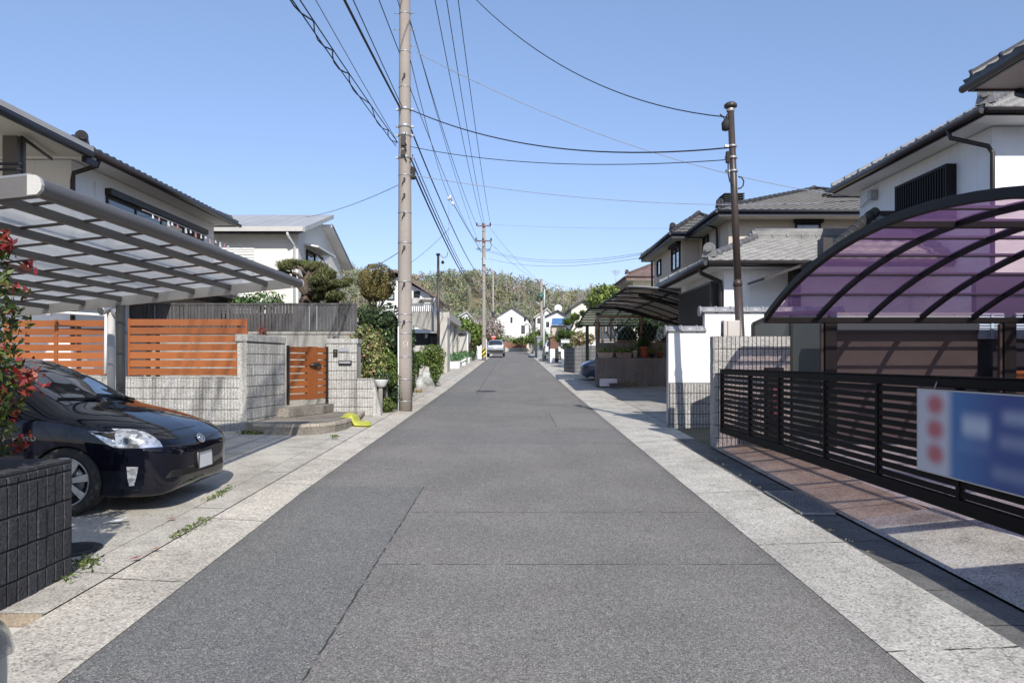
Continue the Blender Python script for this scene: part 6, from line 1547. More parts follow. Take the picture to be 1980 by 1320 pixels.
def house_l2():
    t = thing('house', 'white house with grey metal gable roof and side window behind the pine on the left', 'house', (-11, 27, 1))
    xr, xl = -7.3, -18; yf, yb = 24.6, 30.6; yr, zr = 27.75, 7.2; ze, zb = 6.02, 5.75
    m = MB()
    zf = 5.92+ (zr-ze)/(yr-24)*(.6)-.1
    m.ext([(xr, yf, .8), (xr, yb, .8), (xr, yb, zb-.02), (xr, yr, zr-.25), (xr, yf, ze-.02)], (xl-xr, 0, 0)); m.build('wall', 'cream_siding', t)
    x1 = -6.95
    m = MB(); m.ext([(x1, 24, ze), (x1, 24, ze+.1), (x1, yr+.15, zr+.12), (x1, yr+.15, zr+.02)], (xl-.5-x1, 0, 0)); m.build('roof', 'metal_roof', t)
    m = MB(); m.ext([(x1, yr, zr-.38), (x1, yr, zr-.28), (x1, 31.3, zb-.02), (x1, 31.3, zb-.12)], (xl-.5-x1, 0, 0)); m.build('rear_roof', 'soffit', t)
    m = MB(); m.ext([(x1+.03, yr+.05, zr-.33), (x1+.03, yr+.05, zr-.25), (x1+.03, 31.35, zb+.01), (x1+.03, 31.35, zb-.09)], (-.06, 0, 0)); m.build('rear_fascia', 'greyband', t)
    m = MB(); m.bar((xl, 23.96, ze+.04), (x1, 23.96, ze+.04), .05, .16); m.bar((x1+.02, 24, ze+.03), (x1+.02, yr+.15, zr+.05), .05, .16); m.build('eave_trim', 'light_alu', t)
    m = MB(); m.bar((xl, yf-.012, PZ(466, yf)), (xr, yf-.012, PZ(466, yf)), .02, .05); m.build('trim_line', 'white_paint', t)
    m = MB(); x = PX(566, yf)
    m.tube([(x, 24.0, ze-.02), (x, 24.05, ze-.15), (x+.08, yf-.07, ze-.4), (x+.08, yf-.06, 2)], .045, 8); m.build('downpipe', 'white_paint', t)
    m = MB(); x0, x1_ = PX(418, yf), PX(493, yf)
    for k in range(3):
        a, b = x0+(x1_-x0)*k/3, x0+(x1_-x0)*(k+1)/3-.02
        z = 3.4
        while z < PZ(472, yf)-.05: m.ext([(a, yf-.015, z), (a, yf-.05, z+.01), (a, yf-.02, z+.07)], (b-a, 0, 0)); z += .09
        m.box(a, b, yf-.015, yf-.002, 3.4, PZ(472, yf)-.04)
    m.build('shutter', 'white_paint', t)
    window(t, 'x', xr, 25.5, 27.6, 4.35, 5.62, out=1, mull=2, frame='black_metal')
    m = MB(); m.ext([(xr+.002, 25.3, 5.75), (xr+.5, 25.3, 5.66), (xr+.5, 25.3, 5.71), (xr+.002, 25.3, 5.82)], (0, 2.5, 0)); m.build('awning', 'white_paint', t)
    window(t, 'x', xr, 28.6, 30.2, 4.0, 5.0, out=1, mull=1, frame='light_alu', pane='glass_pale', box=.2)
    m = MB(); m.box(-10.5, -7.32, yf-.03, yf-.003, 2.0, 3.3); m.build('lower_shutter', 'brown_metal', t)
    l = thing('laundry', 'towels hanging on a rail at the side window of the house behind the pine', 'laundry', (-6.9, 26, 4.8))
    m = MB(); m.tube([(-6.85, 25.3, 5.35), (-6.85, 28.2, 5.1)], .015, 5); m.build('pole', 'steel', l)
    for i in range(4): m = MB(); y = 25.5+i*.45; m.grid(lambda u, v, y=y: (-6.85+.02*math.sin(9*u), y+.3*u, 5.3-.55*v), 6, 4); m.build('cloth', ('ceramic', 'white_paint')[i % 2], l)
house_l2()
def house_d():
    t = thing('house', 'white house with dark gable roof half hidden behind the utility pole', 'house', (-7.5, 44, 1.2)); Y = 42
    xa, xb = PX(730, Y), PX(832, Y); 
    apx, apz = PX(768, Y), PZ(528, Y)
    m = MB(); m.ext([(xa, Y, 1), (xb, Y, 1), (xb, Y, PZ(570, Y)), (apx, Y, apz-.25), (xa, Y, PZ(545, Y))], (0, 8, 0)); m.build('wall', 'stucco', t)
    m = MB()
    for (p, q) in (((apx, apz), (PX(845, Y), PZ(578, Y))), ((apx, apz), (xa-1, PZ(552, Y)))):
        m.ext([(p[0], Y-.5, p[1]), (q[0], Y-.5, q[1]), (q[0], Y-.5, q[1]+.14), (p[0], Y-.5, p[1]+.16)], (0, 9, 0))
    m.build('roof', 'tile_brown', t)
    window(t, 'y', Y, PX(748, Y), PX(763, Y), PZ(580, Y), PZ(565, Y), mull=1, pane='glass_pale')
    window(t, 'y', Y, PX(800, Y), PX(812, Y), PZ(575, Y), PZ(563, Y), mull=1)
    t = thing('balcony_block', 'raw concrete garage block with a roofed balcony overhanging its dark entrance', 'building', (-4.8, 39, 1.2)); Y = 38
    x0, x1 = PX(780, Y), PX(850, Y)
    m = MB(); m.ext([(x0, Y-1.2, PZ(600, Y)), (x1-.3, Y-1.2, PZ(600, Y)), (x1, Y-1.2, PZ(640, Y)), (x1, Y+.4, PZ(641, Y)), (x0, Y+.4, PZ(641, Y))] if False else [(x0, Y, PZ(602, Y)), (PX(836, Y), Y, PZ(602, Y)), (x1, Y, PZ(628, Y)), (x1, Y, PZ(643, Y)), (x0, Y, PZ(625, Y))], (0, 2, 0)); m.build('balcony', 'concrete', t)
    m = MB()
    for i in range(16): xx = x0+(PX(838, Y)-x0)*i/15; m.tube([(xx, Y-.02, PZ(602, Y)), (xx, Y-.02, PZ(588, Y))], .025, 5)
    m.bar((x0, Y-.02, PZ(588, Y)), (PX(842, Y), Y-.02, PZ(588, Y)), .06, .08); m.build('railing', 'greyband', t)
    m = MB(); m.ext([(x0, Y, PZ(586, Y)), (x0, Y, PZ(576, Y)), (PX(842, Y), Y, PZ(576, Y)), (PX(838, Y), Y, PZ(586, Y)), (PX(836, Y), Y, PZ(579, Y)), (PX(812, Y), Y, PZ(579, Y)), (PX(808, Y), Y, PZ(586, Y))], (0, 2, 0)); m.build('canopy', 'light_alu', t)
    m = MB(); m.box(x0, PX(846, Y), Y+2.0, Y+2.2, 1.2, PZ(641, Y)+.0); m.build('back_wall', 'navy', t)
    m = MB(); m.ext([(PX(845, Y), Y+.3, 1.0), (PX(864, Y), Y+.3, 1.0), (PX(864, Y), Y+.3, PZ(612, Y)), (PX(850, Y), Y+.3, PZ(608, Y)), (PX(845, Y), Y+.3, PZ(630, Y))], (0, 1.6, 0)); m.box(PX(800, Y), PX(852, Y), Y-.3, Y+.1, .9, PZ(668, Y)); m.build('wall', 'concrete_pale', t)
    m = MB(); m.box(PX(824, Y), PX(846, Y), Y+1.7, Y+1.95, 1.2, PZ(648, Y)); m.build('door_panel', 'fence_grey', t)
    m = MB(); m.box(PX(812, Y), PX(821, Y), Y+1.9, Y+1.98, 1.2, PZ(645, Y)); m.box(PX(813.5, Y), PX(818.5, Y), Y+1.86, Y+1.899, PZ(651, Y), PZ(643, Y), 1); m.build('door', ['navy', 'white_paint'], t)
    t = thing('garage', 'pale concrete garages with tall dark openings along the left kerb', 'garage', (-4.3, 50, 1.5))
    X = -4.15; 
    def seg(px0, px1): return -X*F/(CX-px0), -X*F/(CX-px1)
    m = MB(); ys = [45.0, 46.2, 49.4, 50.6, 53.2, 55.0]
    for a, b in ((ys[0], ys[1]), (ys[2], ys[3]), (ys[4], ys[5])): m.box(X-.4, X, a, b, 1.0, 4.3)
    m.box(X-.5, X+.2, ys[0]-.1, ys[5], 4.303, 4.75); m.box(X-6, X-.41, 45.0, 45.3, 1.0, 4.3); m.box(X-6, X-.45, 54.7, 55, 1, 4.3); m.build('wall', 'concrete_pale', t)
    m = MB(); m.box(X-5, X-4.8, 45.4, 54.6, 1, 4.3); m.build('back_wall', 'navy', t)
    m = MB(); m.box(X-6, X-.51, 45, 55, 4.303, 4.5); m.build('roof', 'concrete', t)
    Y = 57; a, b = PX(884, Y), PX(904.5, Y)
    m = MB(); m.box(a, b-.35, Y, Y+.3, 1.5, PZ(647, Y)); m.box(b-.35, b, Y-.02, Y+4, 1.4, PZ(641, Y)); m.build('end_wall', 'concrete_pale', t)
    m = MB(); m.box(a-.1, b-.1, Y-.3, Y+3, PZ(645, Y), PZ(638, Y)); m.build('portal_beam', 'fence_grey', t)
    m = MB(); m.box(b-.08, b+.02, Y-.1, Y-.03, 1.4, PZ(642, Y)); m.build('portal_post', 'white_paint', t)
house_d()
def planters():
    for i, (px, Y) in enumerate(((876, 43), (889, 48), (898, 53))):
        x = PX(px, Y); z = g(Y)+.06; w_ = .38
        t = thing('planter', ('white planter box of leafy greens nearest on the left kerb', 'white planter box of leafy greens in the middle of the kerb row', 'white planter box of leafy greens farthest along the kerb row')[i], 'planter', (x, Y, z), 0, 'white planters along the garage kerb')
        m = MB(); m.ext([(x-w_, Y-.2, z), (x+w_, Y-.2, z), (x+w_+.04, Y-.24, z+.38), (x-w_-.04, Y-.24, z+.38)], (0, 2.2, 0)); m.box(x-w_-.07, x+w_+.07, Y-.27, Y+2.1, z+.38, z+.43); m.build('box', 'white_paint', t)
        p = np.array([x, Y+.8, z+.65])+RNG.normal(0, 1, (260, 3))*np.array([.28, .6, .13]); leaf_object('plant', p, .22*(1+RNG.normal(0, .2, 260)), pick([(.10, .2, .09), (.16, .28, .13), (.06, .13, .06)], 260), t, aspect=.3, up=(0, 0, .8))
planters()
ZB = lambda y: g(y)+.06
bush('shrub', 'clipped round shrub beyond the utility pole above the white boulder', 'bush', [((PX(835, 28), 28, PZ(688, 28)), (.52, .5, .46)), ((PX(842, 28.2), 28.2, PZ(700, 28)), (.3, .4, .35))], .08, 2600, GREEN+[(.11, .13, .035)], stems=[([(-3.2, 28, .75), (-3.2, 28, 1.6)], .06, .04)], lump=.1, shell=.7)
bush('shrub', 'bright green clipped shrub directly right of the utility pole', 'bush', [((PX(808, 27.2), 27.2, PZ(696, 27)), (.34, .4, .34)), ((PX(800, 27), 27, PZ(712, 27)), (.2, .3, .3))], .07, 1600, [(.10, .17, .03), (.14, .22, .045), (.07, .12, .02)], stems=[([(-3.6, 27.2, .72), (-3.55, 27.2, 1.5)], .06, .04)], lump=.15)
bush('shrub', 'small dark round shrub at the kerb right of the white boulder', 'bush', [((PX(844, 27), 27, PZ(715, 27)), (.27, .3, .26)), ((PX(838, 27), 27, PZ(730, 27)), (.22, .25, .2))], .07, 1400, DKGREEN+GREEN, stems=[([(-2.9, 27, .72), (-2.88, 27, 1.2)], .05, .03)])
def boulder():
    m = MB(); c = (PX(822, 27), 27.0, .95); rg = np.random.default_rng(5); ph = rg.uniform(0, 6, 6)
    def fn(u, v):
        a, b = 2*PI*u, PI*v; d = (math.cos(a)*math.sin(b), math.sin(a)*math.sin(b), math.cos(b))
        k = 1+.14*math.sin(3*d[0]+ph[0]+2*d[2])+.10*math.sin(5*d[1]+ph[1]+4*d[2])+.07*math.sin(9*d[0]-7*d[2]+ph[2])+.03*math.sin(17*d[0]+13*d[1]+15*d[2])
        return (c[0]+.33*k*d[0], c[1]+.3*k*d[1], c[2]-.05+.36*k*d[2])
    m.grid(fn, 28, 18)
    tag(m.build('boulder', surf('white_rock', (.55, .55, .52), (.22, .24, .22), 3.5, 14, .3, .85, .6, .03)), 'upright white and grey garden boulder among the shrubs beyond the pole', 'rock')
boulder()
m = MB(); m.tube([(PX(803, 26), 26, .72), (PX(799, 26), 26, 1.15)], .05, 6); tag(m.build('wood_stump', 'bark'), 'leaning brown stump beside the pole at the foot of the shrubs', 'stump')
p = np.array([PX(806, 24), 24, .68])+RNG.normal(0, 1, (120, 3))*np.array([.15, .3, .03]); tag(leaf_object('dry_leaves', p, .1*np.ones(120), pick([(.35, .22, .1), (.4, .3, .12), (.2, .12, .06)], 120), aspect=.4), 'dry brown leaves heaped at the kerb just beyond the pole', 'leaves', kind='stuff')
def kerb_pole():
    Y = 36; x = PX(848, Y); t = thing('steel_pole', 'thin black service pole with wire fittings in front of the concrete balcony', 'pole', (x, Y, 1.1))
    m = MB(); m.tube([(x, Y, 1.0), (x-.02, Y, PZ(492, Y))], [.075, .06], 12); m.build('pole', 'brown_pole', t)
    m = MB(); m.tube([(x-.02, Y, PZ(494, Y)), (x-.02, Y, PZ(490, Y))], .10, 12); m.build('cap', 'brown_metal', t)
    m = MB(); m.tube([P(852, 494, Y), P(858, 499, Y), P(864, 496, Y), P(866, 488, Y)], .015, 5); c = Vector(P(856, 507, Y)); m.tube([c+Vector((0, 0, .08)), c, c-Vector((0, 0, .08))], [.04, .09, .05], 8); m.build('fitting', 'black_rubber', t)
kerb_pole()
# trees and shrubs along the far left
def tree(name, label, x, y, z0, ztop, rx, pal, n, leaf, zc=None, rz=None, group=None, mat='leaf', lump=.25, inner='x', shell=.5, blobs=None, bark='bark'):
    zc = zc if zc is not None else (z0+ztop)/2+.2*(ztop-z0); rz = rz or ztop-zc
    bl = blobs or [((x, y, zc), (rx, rx, rz)), ((x-rx*.5, y, zc-rz*.25), (rx*.6, rx*.6, rz*.6)), ((x+rx*.5, y-.2, zc-rz*.2), (rx*.55, rx*.6, rz*.6))]
    st = [([(x, y, z0), (x+.05, y, (z0+zc)/2), (x, y, zc)], .05*rx+.05, .02*rx+.02)]
    for b in bl: st.append(([(x, y, z0+(zc-z0)*.6), tuple((Vector((x, y, zc-rz*.3))+Vector(b[0]))/2), b[0]], .03*rx+.02, .012))
    return bush(name, label, 'tree', bl, leaf, n, pal, stems=st, lump=lump, inner=inner, shell=shell, group=group, mat=mat, bark=bark)
tree('clipped_tree', 'large clipped rounded green tree rising above the left garages', PX(895, 62), 62, 1.8, PZ(613, 62), 1.7, GREEN, 3600, .22, blobs=[((PX(893, 62), 62, PZ(632, 62)), (1.1, 1.2, .85)), ((PX(908, 62), 62, PZ(640, 62)), (1.15, 1.2, .8)), ((PX(918, 62), 62.2, PZ(648, 62)), (.7, .8, .7)), ((PX(882, 62), 62, PZ(642, 62)), (.6, .8, .5))])
tree('clipped_tree', 'smaller round green bush under the clipped tree by the white gatepost', PX(914, 64), 64, 1.9, PZ(648, 64), .8, GREEN+DKGREEN, 1500, .2, zc=PZ(658, 64), rz=.6)
bush('shrub', 'dark flowering shrub by the kerb right of the garage portal', 'bush', [((PX(909, 59), 59, PZ(680, 59)), (.55, .6, .65)), ((PX(913, 59), 59, PZ(672, 59)), (.4, .5, .4))], .2, 900, DKGREEN+[(.16, .09, .06), (.12, .16, .05)], stems=[([(PX(909, 59), 59, 1.7), (PX(909, 59), 59, 2.4)], .05, .03)])
t_ = thing('gate_wall', 'short white gate wall beside the second utility pole', 'wall', (PX(928, 66), 66, 1.95))
m = MB(); m.ext([(PX(920, 66), 66, 1.9), (PX(935, 66), 66, 1.9), (PX(935, 66), 66, PZ(650, 66)), (PX(924, 66), 66, PZ(650, 66)), (PX(922, 66), 66, PZ(668, 66))], (0, .3, 0)); m.build('wall', 'white_paint', t_)
m = MB(); m.box(PX(937.5, 66), PX(941, 66), 66, 66.3, 1.9, PZ(655, 66)); m.build('post', 'white_paint', t_)
BL = [(.46, .38, .40), (.40, .31, .33), (.30, .24, .22), (.5, .43, .45)]
for i, (px, Y, rx, py) in enumerate(((868, 84, 1.9, 612), (906, 95, 2.6, 611), (930, 88, 2.0, 612), (951, 92, 1.6, 610))):
    tree('cherry_tree', ('pale blossoming cherry tree in front of the low white roofs on the left', 'broad pale cherry tree blossoming behind the clipped tree', 'pale cherry tree blossoming just left of the second utility pole', 'pale cherry tree blossoming right of the second utility pole')[i], PX(px, Y), Y, g(Y), PZ(py, Y), rx, BL+[(.22, .2, .12)], 1500, .26, inner=None, shell=.2, mat='blossom', group='cherry trees beyond the left garages', bark='bark_grey')
tree('tree', 'green and brown tree behind the stop sign left of the white gable house', PX(951, 98), 98, g(98), PZ(628, 98), 1.6, GREEN+[(.16, .1, .05)], 1200, .3)
for px, py, w_, lab in ((862, 640, 2.6, 'low white gabled house with grey roof edge behind the cherry trees'), (912, 634, 3.6, 'white gabled house with blue grey roof left of the second utility pole')):
    pass
def gable_house(label, pxl, pxr, pxa, pya, pyel, pyer, pyb, Y, depth, wall, roof, wins=(), name='house', over=.4):
    t = thing(name, label, 'house', ((PX(pxl, Y)+PX(pxr, Y))/2, Y, PZ(pyb, Y)))
    xl, xr, xa = PX(pxl, Y), PX(pxr, Y), PX(pxa, Y); za, zl, zr, zb = PZ(pya, Y), PZ(pyel, Y), PZ(pyer, Y), PZ(pyb, Y)-1
    m = MB(); m.ext([(xl, Y, zb), (xr, Y, zb), (xr, Y, zr), (xa, Y, za), (xl, Y, zl)], (0, depth, 0)); m.build('wall', wall, t)
    m = MB()
    for q, zq in ((xl, zl), (xr, zr)):
        d = Vector((q-xa, 0, zq-za)); e = Vector((xa, Y-over, za))+d*(1+over/d.length); 
        m.ext([(xa, Y-over, za+.005), tuple(e), (e.x, e.y, e.z+.2), (xa, Y-over, za+.22)], (0, depth+2*over, 0))
    m.build('roof', roof, t)
    for (a, b, c, d) in wins: window(t, 'y', Y, PX(a, Y), PX(b, Y), PZ(d, Y), PZ(c, Y), mull=1, fw=.12)
    return t
gable_house('low white gabled house with grey roof edge behind the first cherry tree', 855, 905, 888, 618, 640, 640, 690, 100, 8, 'stucco', 'light_alu')
gable_house('white gabled house with blue grey roof left of the second utility pole', 872, 925, 903, 604, 622, 628, 690, 108, 8, 'stucco', 'steel')
gable_house('plain white gabled house facing the end of the street', 957.5, 1022, 990, 595, 615, 617, 688, 118, 12, 'stucco', 'tile_dark', [(987, 991, 613, 624), (1013, 1017, 614, 621), (1008, 1015, 629, 645), (966, 970, 645, 653)])
gable_house('white house with pale blue roof behind the third utility pole', 1036, 1070, 1058, 598, 613, 610, 690, 120, 10, 'stucco', 'light_alu', [(1039, 1046, 615, 625)])
t_ = gable_house('house with dark blue hip roof right of the third utility pole', 1052, 1098, 1078, 602, 614, 614, 690, 104, 8, 'stucco', 'navy', [(1056, 1062, 622, 632)])
gable_house('cream gabled house with grey roof beyond the pine on the right', 1105, 1150, 1127, 582, 596, 596, 680, 84, 10, 'stucco_cream', 'tile_mid')
m = MB(); Y = 96; m.ext([P(1066, 628, Y), P(1094, 628, Y), P(1092, 616, Y+3), P(1068, 616, Y+3)], (0, .2, .1)); t_ = thing('annexe', 'low annexe with bright blue roof below the dark blue roof', 'building', P(1080, 660, Y)); m.build('roof', surf('blue_roof', (.10, .22, .42), (.07, .17, .34), 2, 12, .2, .5), t_); m = MB(); m.box(PX(1067, Y), PX(1093, Y), Y+.5, Y+4, 2.5, PZ(628, Y)); m.build('wall', 'tan', t_)
m = MB(); Y = 112; c = P(1079.5, 596, Y); m.lathe([(0, 0), (.35, .06), (.6, .2)], (c[0], Y, c[2]), 14, axis='y'); tag(m.build('satellite_dish', 'white_paint'), 'white satellite dish on the dark blue roof', 'dish')
t_ = thing('brown_fence', 'low brown wall with pale base across the end of the street', 'wall', (1, 108, 3)); Y = 108
m = MB(); m.box(PX(975, Y), PX(1019, Y), Y, Y+.3, PZ(672, Y), PZ(661, Y)); m.build('boards', surf('brown_boards', (.28, .13, .09), (.2, .09, .065), 2, 10, .2, .8), t_); m = MB(); m.box(PX(962, Y), PX(1030, Y), Y-.1, Y+.4, 2.9, PZ(672, Y)-.003); m.build('base', 'concrete_pale', t_)
for i, (px, py, Y, rx, lab) in enumerate(((975, 645, 112, 1.6, 'pale leafed small tree in front of the white gable house'), (984, 650, 111, 1.5, 'pale feathery tree right of the stop sign before the white gable house'), (1009, 648, 106, 1.7, 'green tree at the right corner of the white gable house'), (1030, 640, 92, 1.1, 'green tree beside the curved street light'), (1045, 632, 88, 1.2, 'green tree behind the pale green sign post'), (1066, 648, 70, 1.3, 'bright green bush above the rust brown shed'))):
    tree('garden_tree', lab, PX(px, Y), Y, g(Y), PZ(py, Y), rx, (GREEN+[(.2, .22, .1)]) if i not in (0, 1) else [(.32, .33, .22), (.22, .26, .13), (.4, .4, .3)], 800, .24, inner=None if i < 2 else 'x', shell=.3)
def right_pine():
    t = thing('garden_pine', 'pine tree with pale trunk beside the olive green carport', 'tree', (PX(1105, 52), 52, 1.5)); Y = 52
    tr = MB(); tr.tube([P(1108, 680, Y), P(1106, 655, Y), P(1102, 640, Y), P(1110, 622, Y)], [.14, .12, .10, .05], 7)
    for l in (((1104, 645), (1115, 632), (1122, 628)), ((1103, 642), (1092, 630), (1090, 624)), ((1105, 650), (1122, 640), (1128, 638))): tr.tube([P(a, b, Y) for a, b in l], [.07, .05, .03], 6)
    tr.build('trunk', 'bark_grey', t)
    pts, cols = [], []
    for x, y, rx, ry in ((1112, 613, 9, 7), (1098, 622, 10, 6), (1120, 628, 8, 6), (1090, 645, 12, 8), (1105, 648, 12, 7), (1118, 650, 12, 7), (1082, 655, 10, 6), (1126, 605, 5, 5)):
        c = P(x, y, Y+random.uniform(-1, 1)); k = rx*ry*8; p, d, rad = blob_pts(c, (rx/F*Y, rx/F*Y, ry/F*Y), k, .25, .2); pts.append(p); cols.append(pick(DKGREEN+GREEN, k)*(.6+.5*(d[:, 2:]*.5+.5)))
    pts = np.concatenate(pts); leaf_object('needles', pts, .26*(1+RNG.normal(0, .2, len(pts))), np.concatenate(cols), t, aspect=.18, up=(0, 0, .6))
right_pine()
bush('shrub', 'straw coloured flowering shrub over the short white wall on the right', 'bush', [((PX(1127, 44), 44, PZ(655, 44)), (.75, .7, .42)), ((PX(1116, 44), 44, PZ(660, 44)), (.5, .5, .35))], .17, 1200, [(.38, .30, .17), (.30, .22, .12), (.16, .18, .07), (.42, .36, .25)], stems=[([(PX(1125, 44), 44, 1.4), (PX(1125, 44), 44, 2.6)], .06, .03)], inner=None, shell=.3)
bush('shrub', 'dark clipped bush in front of the short white wall on the right', 'bush', [((PX(1096, 45.5), 45.5, PZ(669, 45.5)), (.42, .4, .22))], .12, 500, DKGREEN, stems=[([(PX(1096, 45.5), 45.5, 1.3), (PX(1096, 45.5), 45.5, 2.3)], .05, .03)])
bush('shrub', 'leafy shrub climbing beside the brown roofed house above the green carport', 'bush', [((PX(1165, 46), 46, PZ(572, 46)), (.9, .8, .75)), ((PX(1148, 47), 47, PZ(585, 47)), (.6, .6, .6)), ((PX(1180, 46), 46, PZ(565, 46)), (.7, .7, .5))], .2, 1300, GREEN+[(.2, .2, .08)], stems=[([(PX(1165, 46), 46, 1.5), (PX(1165, 46), 46, 5.5)], .10, .05)], inner=None, shell=.3)

# ================================================================== far poles, sign posts
def pole2():
    Y = 62; x = PX(935.5, Y); zb = g(Y); t, R = utility_pole('utility_pole', 'second concrete utility pole with two crossarms down the left side', x, Y, zb, PZ(432, Y), .19, .13)
    for py, w_, dx in ((437.5, .62, 0), (466.5, .70, 0)):
        m = MB(); m.bar((x-w_, Y-.2, PZ(py, Y)), (x+w_, Y-.2, PZ(py, Y)), .10, .10); a = m.build('crossarm', surf('weathered_crossarm', (.20, .13, .11), rough=.8), t)
        for s in (-.95, -.1, .9):
            m = MB(); z = PZ(py, Y)+.05; m.lathe([(0, 0), (.05, 0), (.09, .06), (.05, .1), (.08, .15), (.04, .2), (0, .22)], (x+s*w_, Y-.2, z), 10); m.build('insulator', 'navy', a)
        m = MB(); m.bar((x-w_*.55, Y-.2, PZ(py, Y)-.05), (x, Y-.2, PZ(py, Y)-.45), .05, .05); m.bar((x+w_*.55, Y-.2, PZ(py, Y)-.05), (x, Y-.2, PZ(py, Y)-.45), .05, .05); m.build('brace', 'steel', a)
    m = MB(); m.tube([P(948, 466, Y), P(950, 475, Y), P(947, 483, Y), P(940, 486, Y)], .025, 5); m.tube([P(923, 478, Y), P(930, 486, Y), P(935, 488, Y)], .03, 5); m.bar(P(920, 482, Y), P(948, 482, Y), .05, .05); m.build('jumper_cables', 'cable', t)
    m = MB(); 
    for px, py in ((942, 520), (945, 522), (948, 521)): c = Vector(P(px, py, Y-.2)); m.tube([c-Vector((0, 0, .12)), c+Vector((0, 0, .12))], .07, 8)
    m.bar(P(936, 523, Y-.2), P(952, 523, Y-.2), .06, .06); m.build('switchgear', 'steel', t)
    m = MB(); 
    for py in (500, 522, 545, 560): m.lathe([(.17, -.05), (.19, -.04), (.19, .04), (.17, .05)], (x, Y, PZ(py, Y)), 14)
    m.box(x-.05, x+.16, Y-.3, Y-.15, PZ(512, Y), PZ(500, Y)); m.build('clamps', 'steel', t)
    s = G('hazard_stripes'); X, Yc, Z = s.sep(); f = s.ma('FRACT', s.ma('MULTIPLY', s.ma('ADD', s.ma('MULTIPLY', X, -1.), Z), 2.6)); hz = s.done(s.bsdf(s.mix(s.ma('GREATER_THAN', f, .5), (.02, .02, .02), (.62, .5, .05)), .5))
    m = MB(); m.lathe([(R(zb+.2)+.004, PZ(690, Y)-zb), (R(zb+1)+.004, PZ(674, Y)-zb)], (x, Y, zb), 18); m.build('hazard_wrap', hz, t)
pole2()
def slim_poles():
    Y = 96; x = PX(953.5, Y); t = thing('utility_pole', 'slim distant utility pole behind the second pole with stop sign below', 'utility pole', (x, Y, g(Y)))
    m = MB(); m.tube([(x, Y, g(Y)-.1), (x, Y, PZ(522, Y))], [.16, .11], 10); m.build('pole', 'pole_conc', t)
    m = MB(); m.box(x-.2, x+.25, Y-.3, Y-.12, PZ(612, Y), PZ(603, Y)); m.build('cable_box', 'navy', t)
    Ys = 84; xs = PX(954.5, Ys); t = thing('stop_sign', 'small red stop sign on a thin post above the silver SUV', 'sign', (xs, Ys, g(Ys)))
    m = MB(); m.tube([(xs, Ys, g(Ys)), (xs, Ys, PZ(648, Ys))], .04, 8); m.build('post', 'steel', t)
    m = MB(); z = PZ(652, Ys); r = .30; m.ext([(xs+.5*math.cos(w)*.8, Ys-.05, z-.05+.5*.8*math.sin(w)) for w in (PI/2+PI, PI/2+PI+2*PI/3, PI/2+PI+4*PI/3)], (0, .02, 0)); m.build('plate', surf('red_sign', (.55, .05, .04), rough=.5, bump=0), t)
    m = MB(); m.box(xs-.22, xs+.22, Ys-.056, Ys-.052, z+.03, z+.09); m.build('legend', 'white_paint', t)
    Y = 80; x = PX(1047, Y); t = thing('utility_pole', 'third utility pole with street lamp arm on the right of the street', 'utility pole', (x, Y, g(Y)))
    m = MB(); m.tube([(x, Y, g(Y)-.1), (x, Y, PZ(541, Y))], [.17, .12], 12); m.build('pole', 'pole_conc', t)
    m = MB(); m.bar(P(1031, 542, Y), P(1050, 540, Y), .08, .08); m.build('crossarm', 'rust', t)
    m = MB(); m.tube([P(1049, 592, Y), P(1036, 583, Y)], .06, 6); m.build('lamp_arm', 'light_alu', t)
    m = MB(); m.tube([P(1046, 569, Y-.4), P(1046, 576, Y-.4)], .26, 12); m.tube([P(1050, 564, Y-.4), P(1050, 573, Y-.4)], .2, 12); m.build('transformer', surf('teal_steel', (.08, .16, .14), rough=.5), t)
    Y = 60; x = PX(1051.5, Y); t = thing('sign_post', 'tall pale green post on the right kerb before the white van', 'post', (x, Y, g(Y)))
    m = MB(); m.tube([(x, Y, g(Y)), (x, Y, PZ(610, Y))], .085, 12); m.tube([(x, Y, PZ(610, Y)), (x+.07, Y, PZ(557, Y))], .055, 10); m.build('pole', 'green_post', t)
    m = MB(); m.tube([(x+.03, Y, PZ(598, Y)), (x+.03, Y, PZ(594, Y))], .09, 10); m.tube([(x+.07, Y, PZ(559, Y)), (x+.14, Y, PZ(556, Y))], .06, 8); m.build('fittings', 'navy', t)
    Y = 95; x = PX(1027, Y); t = thing('street_light', 'white curved arm street light beside the white gable house', 'street light', (x, Y, g(Y)))
    m = MB(); m.tube([(x, Y, g(Y)), (x, Y, PZ(640, Y)), P(1026, 630, Y), P(1023, 625.5, Y), P(1019, 625, Y)], .07, 8); m.build('pole', 'white_paint', t)
    m = MB(); m.tube([P(1021, 626, Y), P(1015, 626.5, Y)], [.12, .16], 8); m.build('lamp', 'light_alu', t)
slim_poles()

# ================================================================== cables
def cable(label, a, b, sag, r=.012, mat='cable', group=None, n=22, cat='cable'):
    a, b = Vector(a), Vector(b); m = MB()
    m.tube([a.lerp(b, i/n)-Vector((0, 0, sag*4*(i/n)*(1-i/n))) for i in range(n+1)], r, 5, cap=False)
    return tag(m.build('overhead_cable', mat), label, cat, group)
px1, py1 = -2.63, 17.6; x2 = PX(935.5, 62)
def zz_(py): return PZ(py, 17.6)
